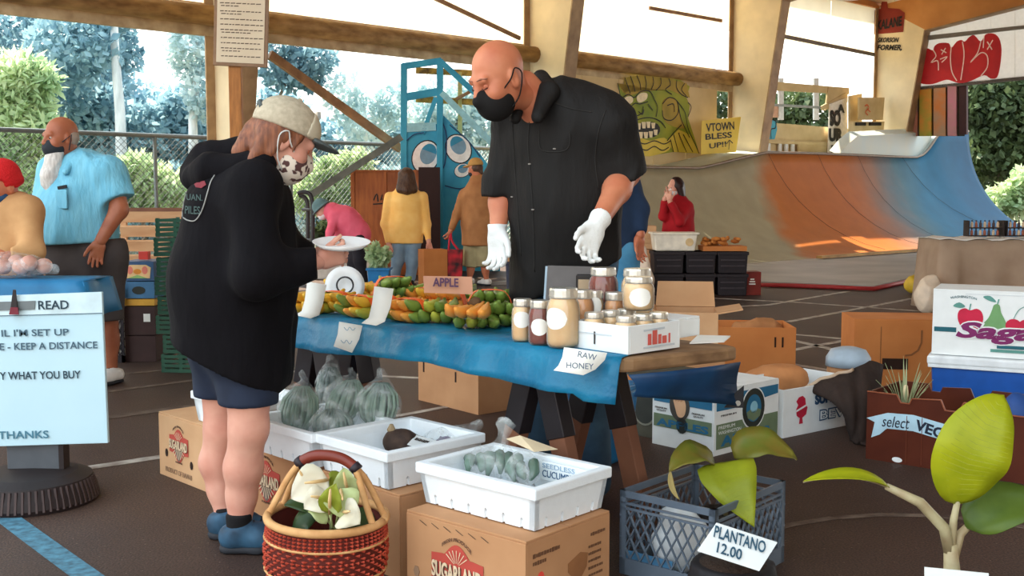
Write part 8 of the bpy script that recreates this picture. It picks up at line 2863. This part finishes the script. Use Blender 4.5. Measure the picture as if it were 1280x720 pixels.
for s, x, y, x2, h, m in (('READ', 48, 387, 86, 11, pen_d), ("IL I'M SET UP", 2, 421, 86, 9, pen_s), ('E - KEEP A DISTANCE', 0, 438, 122, 9, pen_s), ('Y WHAT YOU BUY', 0, 475, 101, 10, pen_d), ('THANKS', -2, 549, 61, 10, M('pen_teal', (70, 120, 140), rough=.6))):
    a = S_(x, y, -.006); b = S_(x2, y - (x2 - x) * .02, -.006)
    text(s, .05, m, sgn, a, b - a, UP, fit=((b - a).length, h * SY / FPX), bold=.0006)
MB().prism([S_(-60, 379, -.008), S_(44, 376, -.008), S_(43, 387, -.008), S_(-60, 390, -.008)], (0, .003, 0)).build('grey_tape', M('tape_grey', (112, 120, 122), rough=.5), sgn)
cpn = MB().prism([S_(13, 392, -.015), S_(23, 392, -.015), S_(20, 362, -.015), S_(17, 362, -.015)], (0, -.006, 0)).build('binder_clip', M('clip_black', (34, 28, 30), rough=.4), sgn)
MB().prism([S_(12, 393, -.024), S_(24, 393, -.024), S_(23, 384, -.024), S_(14, 384, -.024)], (0, -.006, 0)).build('clip_tip', M('clip_maroon', (120, 34, 50), rough=.4), cpn)

# crates behind the shopper
gcr = M('crate_green', (52, 98, 78), rgb2=(40, 80, 64), scale=6, rough=.5)


def slat_crate(label, x, y, z, w, d, h, mat, rz=0.0, group=None, ns=4):
    r = empty('plastic_crate', label, 'crate', (x, y, z), rz, group)
    MB().box((w / 2, d / 2, .008), (w, d, .012)).build('floor_panel', mat, r)
    for k in range(ns):
        zz = h * (k + .5) / ns
        for nm, c, s in (('slat', (w / 2, .006, zz), (w, .010, h / ns * .62)), ('slat', (.006, d / 2, zz), (.010, d, h / ns * .62)), ('slat', (w - .006, d / 2, zz), (.010, d, h / ns * .62))):
            MB().box(c, s).build(nm, mat, r)
    for x_ in (.014, w * .34, w * .66, w - .014): MB().box((x_, .012, h / 2), (.024, .016, h)).build('upright', mat, r)
    for x_ in (.014, w - .014): MB().box((x_, d - .012, h / 2), (.024, .016, h)).build('upright', mat, r)
    return r


o_ = P(196, 455, 7.5); o_.z = 0
for i in range(8):
    lb = 'lowest green slatted crate of the tall stack' if i == 0 else ('topmost green slatted crate of the tall stack' if i == 7 else 'green slatted crate of the tall stack, %s from the floor' % ['first', 'second', 'third', 'fourth', 'fifth', 'sixth', 'seventh', 'eighth'][i])
    slat_crate(lb, o_.x + (.015 if i % 2 else 0) + (.03 if i < 2 else 0), 7.5, i * .136, .42, .34, .13, gcr, math.radians(-8), None)
bx0 = P(156, 450, 8.0); bx0.z = 0
dkm = M('crate_dark_brown', (62, 40, 38), rough=.6)
z = 0
items = [('lowest dark crate under the fruit box stack', .2, dkm), ('dark brown crate with white label in the fruit box stack', .22, dkm), ('yellow edged crate in the fruit box stack', .055, M('crate_yellow', (214, 160, 60), rough=.5)), ('blue printed crate in the fruit box stack', .13, M('crate_blue2', (72, 120, 160), rough=.5)), ('bright illustrated fruit box on top of the stack', .15, M('box_art', (60, 92, 130), rough=.5))]
for i, (lb, h, m) in enumerate(items):
    r = carton(lb, Vector((bx0.x, 8.0, 0)), 0, .235, .35, h - .012, m, z0=z, closed=True, name='fruit_box', t=.006)
    if i == 1: fpoly(r, [(.15, .10), (.20, .10), (.20, .16), (.15, .16)], paper)
    if i == 3: fpoly(r, circle(.12, .06, .05, .03, 14), ap_dark, name='hand_hole')
    if i == 4:
        fpoly(r, [(.03, .02), (.205, .02), (.215, .10), (.18, .12), (.06, .12), (.02, .10)], M('art_peach', (240, 196, 140), rough=.5)); fpoly(r, circle(.06, .08, .022, .03, 12), M('art_pink', (232, 130, 110), rough=.5), off=.0035); fpoly(r, circle(.17, .08, .022, .03, 12), M('art_pink'), off=.0035); fpoly(r, circle(.115, .07, .03, .02, 12), M('art_orange', (226, 140, 50), rough=.5), off=.0035); fpoly(r, [(.04, .02), (.115, .045), (.19, .02)], M('art_green', (150, 186, 110), rough=.5), off=.0035)
    z += h
rd = MB().box((0, 0, .03), (.07, .06, .06)); so = rd.build('red_tin', M('tin_red', (206, 60, 50), rough=.4)); so.location = (bx0.x + .13, 8.12, z + .004); tag(so, 'small red tin on top of the illustrated fruit box', 'tin')
bc0 = P(139, 452, 7.95); bc0.z = 0
r = empty('lattice_crate', 'tall black lattice crates with white lining beside the fruit boxes', 'crate', (bc0.x, 7.95, 0), 0)
lattice_wall(r, Vector((0, 0, 0)), XA, .10, .60, M('crate_black'), 3, bw=.014)
lattice_wall(r, Vector((0, .3, 0)), -YA, .3, .60, M('crate_black'), 6, bw=.014)
MB().box((.055, .02, .30), (.085, .006, .5)).build('lining', paper, r)
# slatted timber screen behind the crates
ss = P(154, 395, 9.3); ss.z = 0
sr_ = empty('slatted_screen', 'pale timber slatted screen behind the green crates', 'screen', ss)
tim = M('pale_timber', (216, 172, 130), rgb2=(198, 148, 106), scale=4, stretch=(1, 4, 4), rough=.7)
ztop = P(154, 262, 9.3).z
for k in range(9):
    zc = ztop - .06 - k * .125
    MB().box((.34, 0, zc), (.68, .025, .10), R=Matrix.Rotation(.35, 3, 'X')).build('slat', tim, sr_, bevel=.004)
MB().box((.34, .0, ztop), (.70, .06, .03)).build('cap_rail', M('leg_wood'), sr_)
for x in (.02, .66): MB().box((x, .03, ztop / 2), (.05, .04, ztop)).build('post', tim, sr_)
